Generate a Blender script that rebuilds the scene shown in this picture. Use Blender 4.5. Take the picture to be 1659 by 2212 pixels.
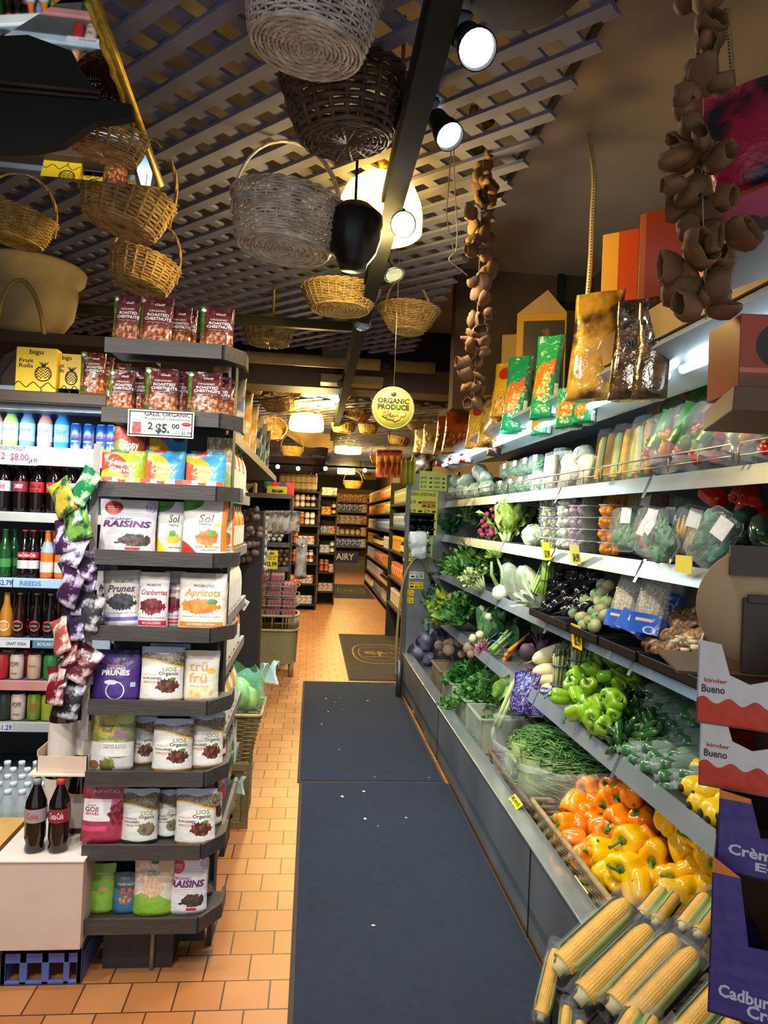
import bpy, math, random
from mathutils import Vector, Matrix, Euler, noise
PI = math.pi
for o in list(bpy.data.objects):
    bpy.data.objects.remove(o)
S = bpy.context.scene
COL = S.collection
rnd = random.Random(7)

# ------------------------------------------------------------------ camera
F, CX, CY, H = 1560.0, 829.5, 1106.0, 1.58
YAW, PIT, ROLL = math.radians(5.633), math.radians(0.673), math.radians(2.35)
RC = Matrix.Rotation(-YAW, 3, 'Z') @ Matrix.Rotation(PI/2 + PIT, 3, 'X') @ Matrix.Rotation(ROLL, 3, 'Z')
cd = bpy.data.cameras.new('camera')
cam = bpy.data.objects.new('camera', cd)
COL.objects.link(cam)
cam.matrix_world = Matrix.Translation((0, 0, H)) @ RC.to_4x4()
cd.sensor_fit = 'VERTICAL'; cd.sensor_height = 36; cd.lens = F / 2212 * 36
cd.clip_start = 0.05; cd.clip_end = 60
S.camera = cam

def P(px, py, X=None, Y=None, Z=None):
    """world point seen at a photo pixel, on the plane X=, Y= or Z="""
    d = RC @ Vector(((px - CX) / F, -(py - CY) / F, -1.0))
    t = X / d.x if X is not None else (Y / d.y if Y is not None else (Z - H) / d.z)
    return Vector((0, 0, H)) + t * d

# ------------------------------------------------------------------ view, world
S.view_settings.view_transform = 'Standard'
S.view_settings.look = 'None'
S.view_settings.exposure = 0.75
S.view_settings.gamma = 1.0
S.view_settings.use_curve_mapping = False
W = bpy.data.worlds.new('world'); S.world = W; W.use_nodes = True
W.node_tree.nodes['Background'].inputs[0].default_value = (0.80, 0.88, 1.0, 1)
W.node_tree.nodes['Background'].inputs[1].default_value = 0.55

def lamp(name, kind, loc, power, col, size=0.1, size_y=None, aim=None, spot=None, blend=0.5):
    l = bpy.data.lights.new(name, kind); l.energy = power; l.color = col
    if kind == 'AREA':
        l.size = size
        if size_y: l.shape = 'RECTANGLE'; l.size_y = size_y
    else: l.shadow_soft_size = size
    if kind == 'SPOT': l.spot_size = math.radians(spot); l.spot_blend = blend
    o = bpy.data.objects.new(name, l); COL.objects.link(o); o.location = loc
    if aim is not None:
        o.rotation_euler = (Vector(aim) - Vector(loc)).to_track_quat('-Z', 'Y').to_euler()
    return o
COOL, WARM, SOFT = (0.78, 0.90, 1.0), (1.0, 0.74, 0.22), (1.0, 0.90, 0.76)
# produce case tube light, under the canopy
lamp('case_light', 'AREA', (1.0, 3.95, 2.1), 46, (.56, .83, 1), .08, 4.9, aim=(1.24, 3.95, 1.0))
# track spotlights
for (y, ax, pw) in ((1.2, -.5, 60), (1.7, 1.0, 50), (2.2, -.6, 40), (2.6, 1.1, 60), (3.1, .4, 60), (3.6, 1.1, 60), (4.4, .9, 60), (5.5, -.5, 60), (6.6, .9, 50), (7.6, 0, 70), (9.4, -.5, 80), (11.5, .8, 80), (13.5, 0, 80), (16, 0, 90), (18.5, .9, 90)):
    lamp('track_and_fill_spot', 'SPOT', (.25, y, 2.68), pw*(.5 if y < 5 else .95), (1, .95, .86), .05, aim=(ax, y + .8, .4), spot=105, blend=.8)
# added fill spots, no fixture seen there, that brighten the left side 
for (x, y, ax, ay) in ((-1.1, .6, -.5, 2.4), (-.5, .9, -.6, 2.5), (-1.5, 1.6, -.9, 2.6), (-1.2, 2.3, -1.1, 3.4)):
    lamp('track_and_fill_spot', 'SPOT', (x, y, 2.4), 42, (1, .95, .88), .05, aim=(ax, ay, .9), spot=95, blend=.8)
# drinks cooler tube
lamp('cooler_light', 'AREA', (-1.35, 3.45, 1.98), 5.5, (.75, .9, 1), 1.2, .06, aim=(-1.3, 3.75, 1.2))
S.cycles.max_bounces = 6; S.cycles.transparent_max_bounces = 12; S.cycles.caustics_reflective = False; S.cycles.caustics_refractive = False
S.cycles.sample_clamp_indirect = 4

# ------------------------------------------------------------------ materials
_m = {}
def hexc(c):
    if isinstance(c, str):
        v = [int(c[i:i+2], 16) / 255 for i in (0, 2, 4)]
        return tuple(((x + .055) / 1.055) ** 2.4 if x > .04045 else x / 12.92 for x in v)
    return c
def newmat(name):
    m = bpy.data.materials.new(name); m.use_nodes = True
    return m, m.node_tree.nodes, m.node_tree.links, m.node_tree.nodes['Principled BSDF']
def N(ns, t, **k):
    n = ns.new(t)
    for a, b in k.items(): setattr(n, a, b)
    return n
def math_(ns, ls, op, a, b=None):
    n = N(ns, 'ShaderNodeMath', operation=op)
    for i, x in enumerate((a, b)):
        if x is None: continue
        if isinstance(x, (int, float)): n.inputs[i].default_value = x
        else: ls.new(x, n.inputs[i])
    return n.outputs[0]
def mixc(ns, ls, fac, a, b, mode='MIX'):
    n = N(ns, 'ShaderNodeMix', data_type='RGBA', blend_type=mode)
    for i, x in ((0, fac), (6, a), (7, b)):
        if isinstance(x, (int, float)): n.inputs[i].default_value = x
        elif isinstance(x, tuple): n.inputs[i].default_value = (*x[:3], 1)
        else: ls.new(x, n.inputs[i])
    return n.outputs[2]
def mat(col, rough=.5, metal=0, var=.12, scale=8, bump=0, bscale=60, alpha=1, trans=0, emit=0,
        rand=0, col2=None, c2scale=6, c2lo=.45, c2hi=.6, coat=0, sss=0, stretch=None, aniso=None, ior=1.45, hue=0):
    key = (col, rough, metal, var, scale, bump, bscale, alpha, trans, emit, rand, col2, c2scale, c2lo, c2hi, coat, sss, stretch, ior, hue)
    if key in _m: return _m[key]
    m, ns, ls, b = newmat('material'); c = hexc(col)
    tc = N(ns, 'ShaderNodeTexCoord'); vec = tc.outputs['Object']
    if stretch:
        mp = N(ns, 'ShaderNodeMapping'); mp.inputs['Scale'].default_value = stretch
        ls.new(vec, mp.inputs[0]); vec = mp.outputs[0]
    out = c
    if col2:
        n = N(ns, 'ShaderNodeTexNoise'); n.inputs['Scale'].default_value = c2scale; n.inputs['Detail'].default_value = 3
        ls.new(vec, n.inputs['Vector'])
        r = N(ns, 'ShaderNodeMapRange'); r.inputs[1].default_value = c2lo; r.inputs[2].default_value = c2hi
        ls.new(n.outputs[0], r.inputs[0]); out = mixc(ns, ls, r.outputs[0], c, hexc(col2))
    if var:
        n = N(ns, 'ShaderNodeTexNoise'); n.inputs['Scale'].default_value = scale; n.inputs['Detail'].default_value = 4
        ls.new(vec, n.inputs['Vector'])
        r = N(ns, 'ShaderNodeMapRange'); r.inputs[1].default_value = .3; r.inputs[2].default_value = .7
        r.inputs[3].default_value = 1 - var; r.inputs[4].default_value = 1 + var
        ls.new(n.outputs[0], r.inputs[0])
        hs = N(ns, 'ShaderNodeHueSaturation')
        if isinstance(out, tuple): hs.inputs['Color'].default_value = (*out[:3], 1)
        else: ls.new(out, hs.inputs['Color'])
        ls.new(r.outputs[0], hs.inputs['Value']); out = hs.outputs[0]
        if rand or hue:
            oi = N(ns, 'ShaderNodeObjectInfo')
            if rand:
                r2 = N(ns, 'ShaderNodeMapRange'); r2.inputs[3].default_value = 1 - rand; r2.inputs[4].default_value = 1 + rand
                ls.new(oi.outputs['Random'], r2.inputs[0])
                ls.new(math_(ns, ls, 'MULTIPLY', r.outputs[0], r2.outputs[0]), hs.inputs['Value'])
            if hue:
                r3 = N(ns, 'ShaderNodeMapRange'); r3.inputs[3].default_value = .5 - hue; r3.inputs[4].default_value = .5 + hue
                ls.new(oi.outputs['Random'], r3.inputs[0]); ls.new(r3.outputs[0], hs.inputs['Hue'])
    if isinstance(out, tuple): b.inputs['Base Color'].default_value = (*out[:3], 1)
    else: ls.new(out, b.inputs['Base Color'])
    b.inputs['Roughness'].default_value = rough; b.inputs['Metallic'].default_value = metal
    b.inputs['Alpha'].default_value = alpha; b.inputs['Transmission Weight'].default_value = trans
    b.inputs['Coat Weight'].default_value = coat; b.inputs['IOR'].default_value = ior
    if sss:
        b.inputs['Subsurface Weight'].default_value = sss; b.inputs['Subsurface Radius'].default_value = (.02, .015, .008)
    if emit:
        b.inputs['Emission Color'].default_value = (*c[:3], 1); b.inputs['Emission Strength'].default_value = emit
    if bump:
        n = N(ns, 'ShaderNodeTexNoise'); n.inputs['Scale'].default_value = bscale; n.inputs['Detail'].default_value = 5
        ls.new(vec, n.inputs['Vector'])
        bm = N(ns, 'ShaderNodeBump'); bm.inputs['Strength'].default_value = bump; bm.inputs['Distance'].default_value = .01
        ls.new(n.outputs[0], bm.inputs['Height']); ls.new(bm.outputs[0], b.inputs['Normal'])
    _m[key] = m
    return m
def film(col='ddeeee', alpha=.22, rough=.08, bump=.6):
    """clear crinkled plastic"""
    return mat(col, rough=rough, alpha=alpha, bump=bump, bscale=18, var=0)

def design(base, layers=(), rough=.35, bump=.12, alpha=1):
    """printed packaging: regions of flat colour or two-colour cell texture in UV space.
    ('r',x0,y0,x1,y1,col,col2,scale) ('e',cx,cy,rx,ry,col,col2,scale) ('w',base,slope,amp,freq,col,col2,scale)"""
    key = ('D', base, tuple(layers), rough, alpha)
    if key in _m: return _m[key]
    m, ns, ls, b = newmat('print')
    uv = N(ns, 'ShaderNodeUVMap').outputs[0]
    sp = N(ns, 'ShaderNodeSeparateXYZ'); ls.new(uv, sp.inputs[0])
    cur = hexc(base)
    nz = N(ns, 'ShaderNodeTexNoise'); nz.inputs['Scale'].default_value = 14; ls.new(uv, nz.inputs['Vector'])
    for L in layers:
        k = L[0]; x0, y0, x1, y1 = L[1:5]; c = hexc(L[5]); c2 = hexc(L[6]) if len(L) > 6 and L[6] else None; sc = L[7] if len(L) > 7 else 12
        if k in 're':
            if k == 'r': cx, cy, hx, hy = (x0+x1)/2, (y0+y1)/2, abs(x1-x0)/2, abs(y1-y0)/2
            else: cx, cy, hx, hy = x0, y0, x1, y1
            v = N(ns, 'ShaderNodeVectorMath', operation='SUBTRACT'); ls.new(uv, v.inputs[0]); v.inputs[1].default_value = (cx, cy, 0)
            v2 = N(ns, 'ShaderNodeVectorMath', operation='MULTIPLY'); ls.new(v.outputs[0], v2.inputs[0]); v2.inputs[1].default_value = (1/hx, 1/hy, 0)
            if k == 'e':
                ln = N(ns, 'ShaderNodeVectorMath', operation='LENGTH'); ls.new(v2.outputs[0], ln.inputs[0]); d = ln.outputs['Value']
                if c2: d = math_(ns, ls, 'ADD', d, math_(ns, ls, 'MULTIPLY', math_(ns, ls, 'SUBTRACT', nz.outputs[0], .5), 1.0))
            else:
                ab = N(ns, 'ShaderNodeVectorMath', operation='ABSOLUTE'); ls.new(v2.outputs[0], ab.inputs[0])
                s2 = N(ns, 'ShaderNodeSeparateXYZ'); ls.new(ab.outputs[0], s2.inputs[0])
                d = math_(ns, ls, 'MAXIMUM', s2.outputs[0], s2.outputs[1])
            f = math_(ns, ls, 'LESS_THAN', d, 1.0)
        else:
            s = math_(ns, ls, 'MULTIPLY', math_(ns, ls, 'SINE', math_(ns, ls, 'MULTIPLY', sp.outputs[0], y1)), x1)
            ln = math_(ns, ls, 'ADD', math_(ns, ls, 'ADD', math_(ns, ls, 'MULTIPLY', sp.outputs[0], y0), x0), s)
            f = math_(ns, ls, 'LESS_THAN', sp.outputs[1], ln)
        colr = c
        if c2:
            vo = N(ns, 'ShaderNodeTexVoronoi'); vo.inputs['Scale'].default_value = sc; ls.new(uv, vo.inputs['Vector'])
            r = N(ns, 'ShaderNodeMapRange'); r.inputs[1].default_value = .15; r.inputs[2].default_value = .6
            ls.new(vo.outputs['Distance'], r.inputs[0]); colr = mixc(ns, ls, r.outputs[0], c, c2)
        cur = mixc(ns, ls, f, cur, colr)
    if isinstance(cur, tuple): b.inputs['Base Color'].default_value = (*cur[:3], 1)
    else: ls.new(cur, b.inputs['Base Color'])
    b.inputs['Roughness'].default_value = rough; b.inputs['Alpha'].default_value = alpha
    if bump:
        tc = N(ns, 'ShaderNodeTexCoord')
        n = N(ns, 'ShaderNodeTexNoise'); n.inputs['Scale'].default_value = 22; n.inputs['Detail'].default_value = 2
        ls.new(tc.outputs['Object'], n.inputs['Vector'])
        bm = N(ns, 'ShaderNodeBump'); bm.inputs['Strength'].default_value = bump*3; bm.inputs['Distance'].default_value = .02
        ls.new(n.outputs[0], bm.inputs['Height']); ls.new(bm.outputs[0], b.inputs['Normal'])
    _m[key] = m
    return m

# ------------------------------------------------------------------ mesh builder
class MB:
    def __init__(s): s.v = []; s.f = []; s.uv = None
    def add(s, vs, fs):
        o = len(s.v); s.v += [tuple(x) for x in vs]; s.f += [tuple(i + o for i in q) for q in fs]; return s
    def box(s, x0, x1, y0, y1, z0, z1, M=None):
        vs = [Vector((x, y, z)) for z in (z0, z1) for y in (y0, y1) for x in (x0, x1)]
        if M: vs = [M @ v for v in vs]
        return s.add(vs, [(0,2,3,1), (4,5,7,6), (0,1,5,4), (2,6,7,3), (0,4,6,2), (1,3,7,5)])
    def tube(s, pts, r, n=6, closed=False, flat=1.0):
        pts = [Vector(p) for p in pts]; m = len(pts)
        R = r if isinstance(r, (list, tuple)) else [r]*m
        vs = []; up = None
        for i, p in enumerate(pts):
            a = pts[(i-1) % m] if (i or closed) else p; b = pts[(i+1) % m] if (i < m-1 or closed) else p
            t = (b - a)
            t = t.normalized() if t.length > 1e-9 else Vector((0, 0, 1))
            if up is None: up = Vector((0, 0, 1)) if abs(t.z) < .9 else Vector((1, 0, 0))
            sd = t.cross(up)
            sd = sd.normalized() if sd.length > 1e-6 else Vector((1, 0, 0))
            up = sd.cross(t).normalized()
            for k in range(n):
                an = 2*PI*k/n
                vs.append(p + (sd*math.cos(an)*flat + up*math.sin(an))*R[i])
        fs = []
        for i in range(m if closed else m-1):
            for k in range(n):
                a, b = i*n + k, i*n + (k+1) % n; c, d = ((i+1) % m)*n + (k+1) % n, ((i+1) % m)*n + k
                fs.append((a, b, c, d))
        if not closed: fs += [tuple(range(n))[::-1], tuple((m-1)*n + k for k in range(n))]
        return s.add(vs, fs)
    def lathe(s, prof, n=20, c=(0, 0, 0), fn=None, cap=True):
        vs = []; m = len(prof)
        for (r, z) in prof:
            for k in range(n):
                a = 2*PI*k/n; rr = r*(fn(a, z) if fn else 1)
                vs.append((c[0] + rr*math.cos(a), c[1] + rr*math.sin(a), c[2] + z))
        fs = [(i*n+k, i*n+(k+1) % n, (i+1)*n+(k+1) % n, (i+1)*n+k) for i in range(m-1) for k in range(n)]
        if cap: fs += [tuple(range(n))[::-1], tuple((m-1)*n+k for k in range(n))]
        return s.add(vs, fs)
    def grid(s, fn, nu, nv, cu=False):
        vs = [fn(i/(nu if cu else nu-1), j/(nv-1)) for j in range(nv) for i in range(nu)]
        fs = [(j*nu+i, j*nu+(i+1) % nu, (j+1)*nu+(i+1) % nu, (j+1)*nu+i) for j in range(nv-1) for i in range(nu if cu else nu-1)]
        return s.add(vs, fs)
    def prism(s, pts, y0, y1):
        """outline in XZ, extruded along Y"""
        n = len(pts); vs = [(x, y0, z) for x, z in pts] + [(x, y1, z) for x, z in pts]
        return s.add(vs, [tuple(range(n)), tuple(range(2*n-1, n-1, -1))] + [(i, i+n, (i+1) % n + n, (i+1) % n) for i in range(n)])
    def xf(s, M, start=0):
        s.v[start:] = [tuple(M @ Vector(v)) for v in s.v[start:]]; return s
    def mesh(s, name, m, smooth=True):
        me = bpy.data.meshes.new(name); me.from_pydata(s.v, [], s.f)
        if s.uv:
            l = me.uv_layers.new(name='UVMap'); idx = [0]*len(me.loops); me.loops.foreach_get('vertex_index', idx)
            l.data.foreach_set('uv', [c for i in idx for c in s.uv[i]])
        if smooth: me.polygons.foreach_set('use_smooth', [True]*len(me.polygons))
        if m: me.materials.append(m)
        me.update(); return me
    def build(s, name, m, parent=None, smooth=True, loc=None, rot=None, bevel=0, solid=0, seg=2):
        me = s.mesh(name, m, smooth)
        return link(name, me, parent, loc, rot, bevel, solid, seg)
def link(name, me, parent=None, loc=None, rot=None, bevel=0, solid=0, seg=2):
    o = bpy.data.objects.new(name, me); COL.objects.link(o)
    if parent: o.parent = parent
    if loc is not None: o.location = loc
    if rot is not None: o.rotation_euler = rot
    if solid:
        md = o.modifiers.new('solid', 'SOLIDIFY'); md.thickness = solid
    if bevel:
        md = o.modifiers.new('bevel', 'BEVEL'); md.width = bevel; md.segments = seg; md.limit_method = 'ANGLE'
    return o
def bx(name, m, x0, x1, y0, y1, z0, z1, parent=None, bevel=0, M=None, **k):
    return MB().box(x0, x1, y0, y1, z0, z1, M).build(name, m, parent, smooth=False, bevel=bevel, **k)
def tag(o, label, cat, group=None, kind=None):
    if label: o['label'] = label
    if cat: o['category'] = cat
    if group: o['group'] = group
    if kind: o['kind'] = kind
    return o
def thing(name, label, cat, loc=(0, 0, 0), rot=(0, 0, 0), group=None):
    o = bpy.data.objects.new(name, None); COL.objects.link(o); o.empty_display_size = .05
    o.location = loc; o.rotation_euler = rot
    return tag(o, label, cat, group)
def struct(o): o['kind'] = 'structure'; return o
def dup(t, loc, rot=(0, 0, 0), label=None, scale=None, group=None):
    c = t.copy(); COL.objects.link(c); c.location = loc; c.rotation_euler = rot
    if scale is not None: c.scale = scale if isinstance(scale, (tuple, list)) else (scale,)*3
    if label: c['label'] = label
    if group: c['group'] = group
    for a in t.children:
        b = a.copy(); COL.objects.link(b); b.parent = c
        for g in a.children:
            d = g.copy(); COL.objects.link(d); d.parent = b
    return c
class Kind:
    """first use takes the source thing itself, later uses copy it"""
    def __init__(s, t): s.t = t; s.used = False
    def put(s, loc, rot=(0, 0, 0), label=None, scale=None, group=None):
        if s.used: return dup(s.t, loc, rot, label, scale if scale is not None else 1.0, group)
        s.used = True; t = s.t; t.location = loc; t.rotation_euler = rot
        if scale is not None: t.scale = scale if isinstance(scale, (tuple, list)) else (scale,)*3
        if label: t['label'] = label
        if group: t['group'] = group
        return t
ORD = ['first', 'second', 'third', 'fourth', 'fifth', 'sixth', 'seventh', 'eighth', 'ninth', 'tenth', 'eleventh', 'twelfth',
       'thirteenth', 'fourteenth', 'fifteenth', 'sixteenth', 'seventeenth', 'eighteenth', 'nineteenth', 'twentieth']
def nth(i, n, side='left', far='right'):
    if i == 0: return side + 'most'
    if i == n-1 and n > 1: return far + 'most'
    return ORD[i] + ' from the ' + side

# ------------------------------------------------------------------ lettering
_t = {}
def text(s, h, m, parent, x=0, z=0, w=None, y=None, bold=0, shear=0, align='CENTER', name='lettering', rot=0, sp=1.0):
    """letters standing upright in the XZ plane facing -Y; y is a number or a function y(x, z)"""
    k = (s, bold, shear, align, sp)
    if k not in _t:
        c = bpy.data.curves.new('letters', 'FONT'); c.body = s; c.size = 1; c.align_x = align; c.align_y = 'CENTER'
        c.offset = bold; c.shear = shear; c.resolution_u = 2; c.space_line = sp
        o = bpy.data.objects.new('letters', c); me = bpy.data.meshes.new_from_object(o)
        vs = [tuple(v.co) for v in me.vertices]; fs = [tuple(p.vertices) for p in me.polygons]
        bpy.data.objects.remove(o); bpy.data.meshes.remove(me); bpy.data.curves.remove(c)
        _t[k] = (vs, fs)
    vs, fs = _t[k]
    if not vs: return None
    x0, x1 = min(v[0] for v in vs), max(v[0] for v in vs)
    sx = h * 1.35
    if w: sx = w / max(x1 - x0, 1e-6)
    sz = h * 1.35
    ca, sa = math.cos(rot), math.sin(rot)
    out = []
    for v in vs:
        a, b = v[0]*sx, v[1]*sz
        X, Z = x + a*ca - b*sa, z + a*sa + b*ca
        Y = y(X, Z) if callable(y) else (y or 0)
        out.append((X, Y, Z))
    mb = MB(); mb.v = out; mb.f = list(fs)
    return mb.build(name, m, parent, smooth=False)
def ink(c): return mat(c, rough=.5, var=0)

# ================================================================== the room
def floor_mat():
    m, ns, ls, b = newmat('tile')
    tc = N(ns, 'ShaderNodeTexCoord')
    br = N(ns, 'ShaderNodeTexBrick'); br.offset = .5
    br.inputs['Color1'].default_value = (*hexc('bb7c4a'), 1); br.inputs['Color2'].default_value = (*hexc('ab6c3c'), 1)
    br.inputs['Mortar'].default_value = (*hexc('4a3424'), 1)
    br.inputs['Scale'].default_value = 1.0; br.inputs['Mortar Size'].default_value = .003
    br.inputs['Brick Width'].default_value = .152; br.inputs['Row Height'].default_value = .147; br.inputs['Bias'].default_value = -.1
    ls.new(tc.outputs['Object'], br.inputs['Vector'])
    n = N(ns, 'ShaderNodeTexNoise'); n.inputs['Scale'].default_value = 5; n.inputs['Detail'].default_value = 6
    ls.new(tc.outputs['Object'], n.inputs['Vector'])
    r = N(ns, 'ShaderNodeMapRange'); r.inputs[3].default_value = .78; r.inputs[4].default_value = 1.15
    ls.new(n.outputs[0], r.inputs[0])
    hs = N(ns, 'ShaderNodeHueSaturation'); ls.new(br.outputs[0], hs.inputs['Color']); ls.new(r.outputs[0], hs.inputs['Value'])
    ls.new(hs.outputs[0], b.inputs['Base Color']); b.inputs['Roughness'].default_value = .42
    bm = N(ns, 'ShaderNodeBump'); bm.inputs['Strength'].default_value = .4; bm.inputs['Distance'].default_value = .004; bm.invert = True
    ls.new(br.outputs['Fac'], bm.inputs['Height']); ls.new(bm.outputs[0], b.inputs['Normal'])
    return m
struct(bx('floor', floor_mat(), -3.4, 3.2, -1.5, 23.5, -.1, 0))
brown = mat('a89888', rough=.75, var=.12, scale=1.5, bump=.1, bscale=12)
dkwall = mat('3a3028', rough=.8, var=.15)
struct(bx('ceiling', brown, -3.4, 3.2, -1.5, 7.4, 3.45, 3.6))
struct(bx('ceiling', mat('3b322b', rough=.8), -3.4, 3.2, 7.4, 23.5, 3.25, 3.6))
struct(bx('wall_right', mat('6a5846', rough=.8), 2.0, 2.1, -1.5, 23.5, 0, 3.6))
struct(bx('wall_left', dkwall, -3.4, -3.3, -1.5, 23.5, 0, 3.6))
struct(bx('wall_far', mat('4a4038', rough=.8), -3.4, 3.2, 22.9, 23.0, 0, 3.6))
struct(bx('wall_alcove', mat('5d4c3a', rough=.8), .98, 2.0, 5.2, 5.35, 2.42, 3.45))
XT = P(1200, 215, Z=3.43).x; m = MB().box(XT - .012, XT + .012, -1, 5.2, 3.42, 3.45); struct(m.build('trim_1', mat('3d2e22', rough=.7), smooth=False))

# lattice of diagonal slats under the ceiling: two crossing layers
slat = mat('777896', rough=.7, var=.2, scale=5, bump=.1)
def lattice(name, x0, x1, y0, y1, z, sp=.125, w=.05, th=.014):
    mb = MB()
    for s in (1, -1):
        zz = z if s == -1 else z + th
        k = (x0 - s*y1 if s == 1 else x0 + y0) - .5
        # lines x - s*y = c
        cs = [a for a in ([x0 - y1, x1 - y0] if s == 1 else [x0 + y0, x1 + y1])]
        c = cs[0]
        while c < cs[1]:
            # clip to rectangle
            pts = []
            ya, yb = ((x0 - c), (x1 - c)) if s == 1 else ((c - x1), (c - x0))
            a, b = max(y0, min(ya, yb)), min(y1, max(ya, yb))
            if b - a > .06:
                A = Vector(((c + a) if s == 1 else (c - a), a, zz)); B = Vector(((c + b) if s == 1 else (c - b), b, zz))
                jit = rnd.uniform(-.003, .003)
                d = (B - A).normalized(); n = Vector((-d.y, d.x, 0)) * w/2
                ext = d * rnd.uniform(0, .03)
                A, B = A - ext, B + ext
                vs = [A+n, A-n, B-n, B+n]
                vs = [v + Vector((0, 0, jit)) for v in vs] + [v + Vector((0, 0, th + jit)) for v in vs]
                mb.add(vs, [(0,1,2,3), (7,6,5,4), (0,4,5,1), (1,5,6,2), (2,6,7,3), (3,7,4,0)])
            c += sp * 1.414
    return struct(mb.build(name, slat, smooth=False))
lattice('ceiling_lattice', -3.2, .76, .9, 6.1, 3.0)
lattice('ceiling_lattice', -3.2, 1.9, 7.9, 22, 2.87, sp=.17, w=.06)
# soffit beam across the shop, with pipe and metal junction boxes in front
struct(bx('ceiling_beam', mat('7a6a5c', rough=.6, var=.2, scale=3), -3.3, 2.0, 7.0, 7.4, 2.84, 3.07, bevel=.01))
struct(bx('ceiling_beam', mat('1c1c20', rough=.8), -3.3, 2.0, 7.02, 7.4, 3.07, 3.45))
pp = MB().tube([(-2.6, 6.5, 2.985), (1.05, 6.5, 2.985)], .052, 14).build('water_pipe', mat('c9b070', rough=.5))
tag(pp, 'cream painted pipe running across the aisle under the ceiling', 'pipe')
pb = MB().tube([(.55, 6.5, 2.985), (.68, 6.5, 2.985)], .056, 14).build('pipe_sleeve', mat('23242a', rough=.6), pp)
for i, (a, b, z0, z1) in enumerate(((.02, .27, 3.0, 3.2), (.02, .6, 2.82, 2.9))):
    o = bx('junction_box', mat('8c8460', rough=.4, metal=.4), a, b, 6.6, 6.8, z0, z1, bevel=.005)
    tag(o, ['square metal junction box above the cream pipe', 'flat wide metal box below the cream pipe'][i], 'box')

# mats
matc = mat('1f293b', rough=.95, var=.14, scale=30, bump=.5, bscale=350)
edge = mat('3a3430', rough=.8)
def mat_(x0, x1, y0, y1, label, m, em=None):
    t = thing('floor_mat', label, 'mat', ((x0+x1)/2, (y0+y1)/2, 0), group='aisle floor mats')
    w, l = (x1-x0)/2, (y1-y0)/2
    bx('carpet_pile', m, -w+.018, w-.018, -l+.018, l-.018, .001, .011, t, bevel=.003)
    bx('rubber_border', edge, -w, w, -l, l, 0, .006, t, bevel=.002)
    return t
mat_(-.012, .895, .2, 4.325, 'long navy blue carpet mat nearest the camera', matc)
mat_(-.025, .872, 4.335, 7.0, 'navy blue carpet mat beyond the seam, before the patterned mats', matc)
lm = mat('3b342c', rough=.95, var=.2, scale=20, bump=.4, bscale=300)
gold = mat('8e7430', rough=.9)
def logo_mat(x0, x1, y0, y1, label, word):
    t = mat_(x0, x1, y0, y1, label, lm)
    w, l = (x1-x0)*.36, (y1-y0)*.21
    for k, (s, r) in enumerate(((1, .012), (.78, .006))):
        pts = []
        for i in range(40):
            a = 2*PI*i/40; c, d = math.cos(a), math.sin(a)
            pts.append((w*s*abs(c)**.55*(1 if c > 0 else -1), l*(s if k == 0 else .7)*abs(d)**.8*(1 if d > 0 else -1), .0115))
        MB().tube(pts, r, 6, True, 1).xf(Matrix.Scale(.2, 4, (0, 0, 1)) @ Matrix.Translation((0, 0, .046))).build('logo_ring', gold, t)
    # tree-like emblem
    mb = MB(); rr = random.Random(3)
    mb.tube([(0, -l*.35, .0117), (0, l*.1, .0117)], .02, 5)
    for i in range(26):
        a = rr.uniform(0, 2*PI); q = rr.uniform(.1, 1); x, y = .18*q*math.cos(a), .05 + .11*q*math.sin(a)
        mb.lathe([(.028, 0), (.02, .001)], 7, (x, y, .0112))
    mb.tube([(-.2, -l*.4, .0117), (0, -l*.33, .0117), (.2, -l*.42, .0117)], .012, 5)
    mb.xf(Matrix.Scale(.25, 4, (0, 0, 1)) @ Matrix.Translation((0, 0, .034))).build('logo_emblem', gold, t)
    o = text(word, .05, gold, t, 0, 0, w*1.5)
    if o: o.rotation_euler = (-PI/2, 0, 0); o.location = (0, -l*.86, .0122)
    if o: o.scale = (1, 1, .6)
    return t
logo_mat(.42, 1.28, 7.08, 9.9, 'dark brown mat with round gold tree logo beside the steel panel', '')
logo_mat(.5, 1.32, 14.4, 17.4, 'farthest floor mat, dark with a faint gold oval, near the dairy case', '')
# small litter on the mats
lit = Kind(MB().lathe([(.001, 0), (.008, .002), (.006, .006), (.001, .008)], 7).build('onion_skin_scrap', mat('c8c8b0', rough=.7)))
lit.t['category'] = 'litter'
for i in range(16):
    q = rnd.random()
    o = (lit.t if i == 0 else lit.t.copy())
    if i: COL.objects.link(o)
    o.location = (rnd.uniform(.1, .8), rnd.uniform(2.6, 6.6), .012); s = rnd.uniform(.5, 1.3); o.scale = (s, s*rnd.uniform(.5, 1.8), .5)
    tag(o, 'tiny pale scrap of vegetable peel lying on the navy mat', 'litter', 'scraps on the navy mats')

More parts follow.
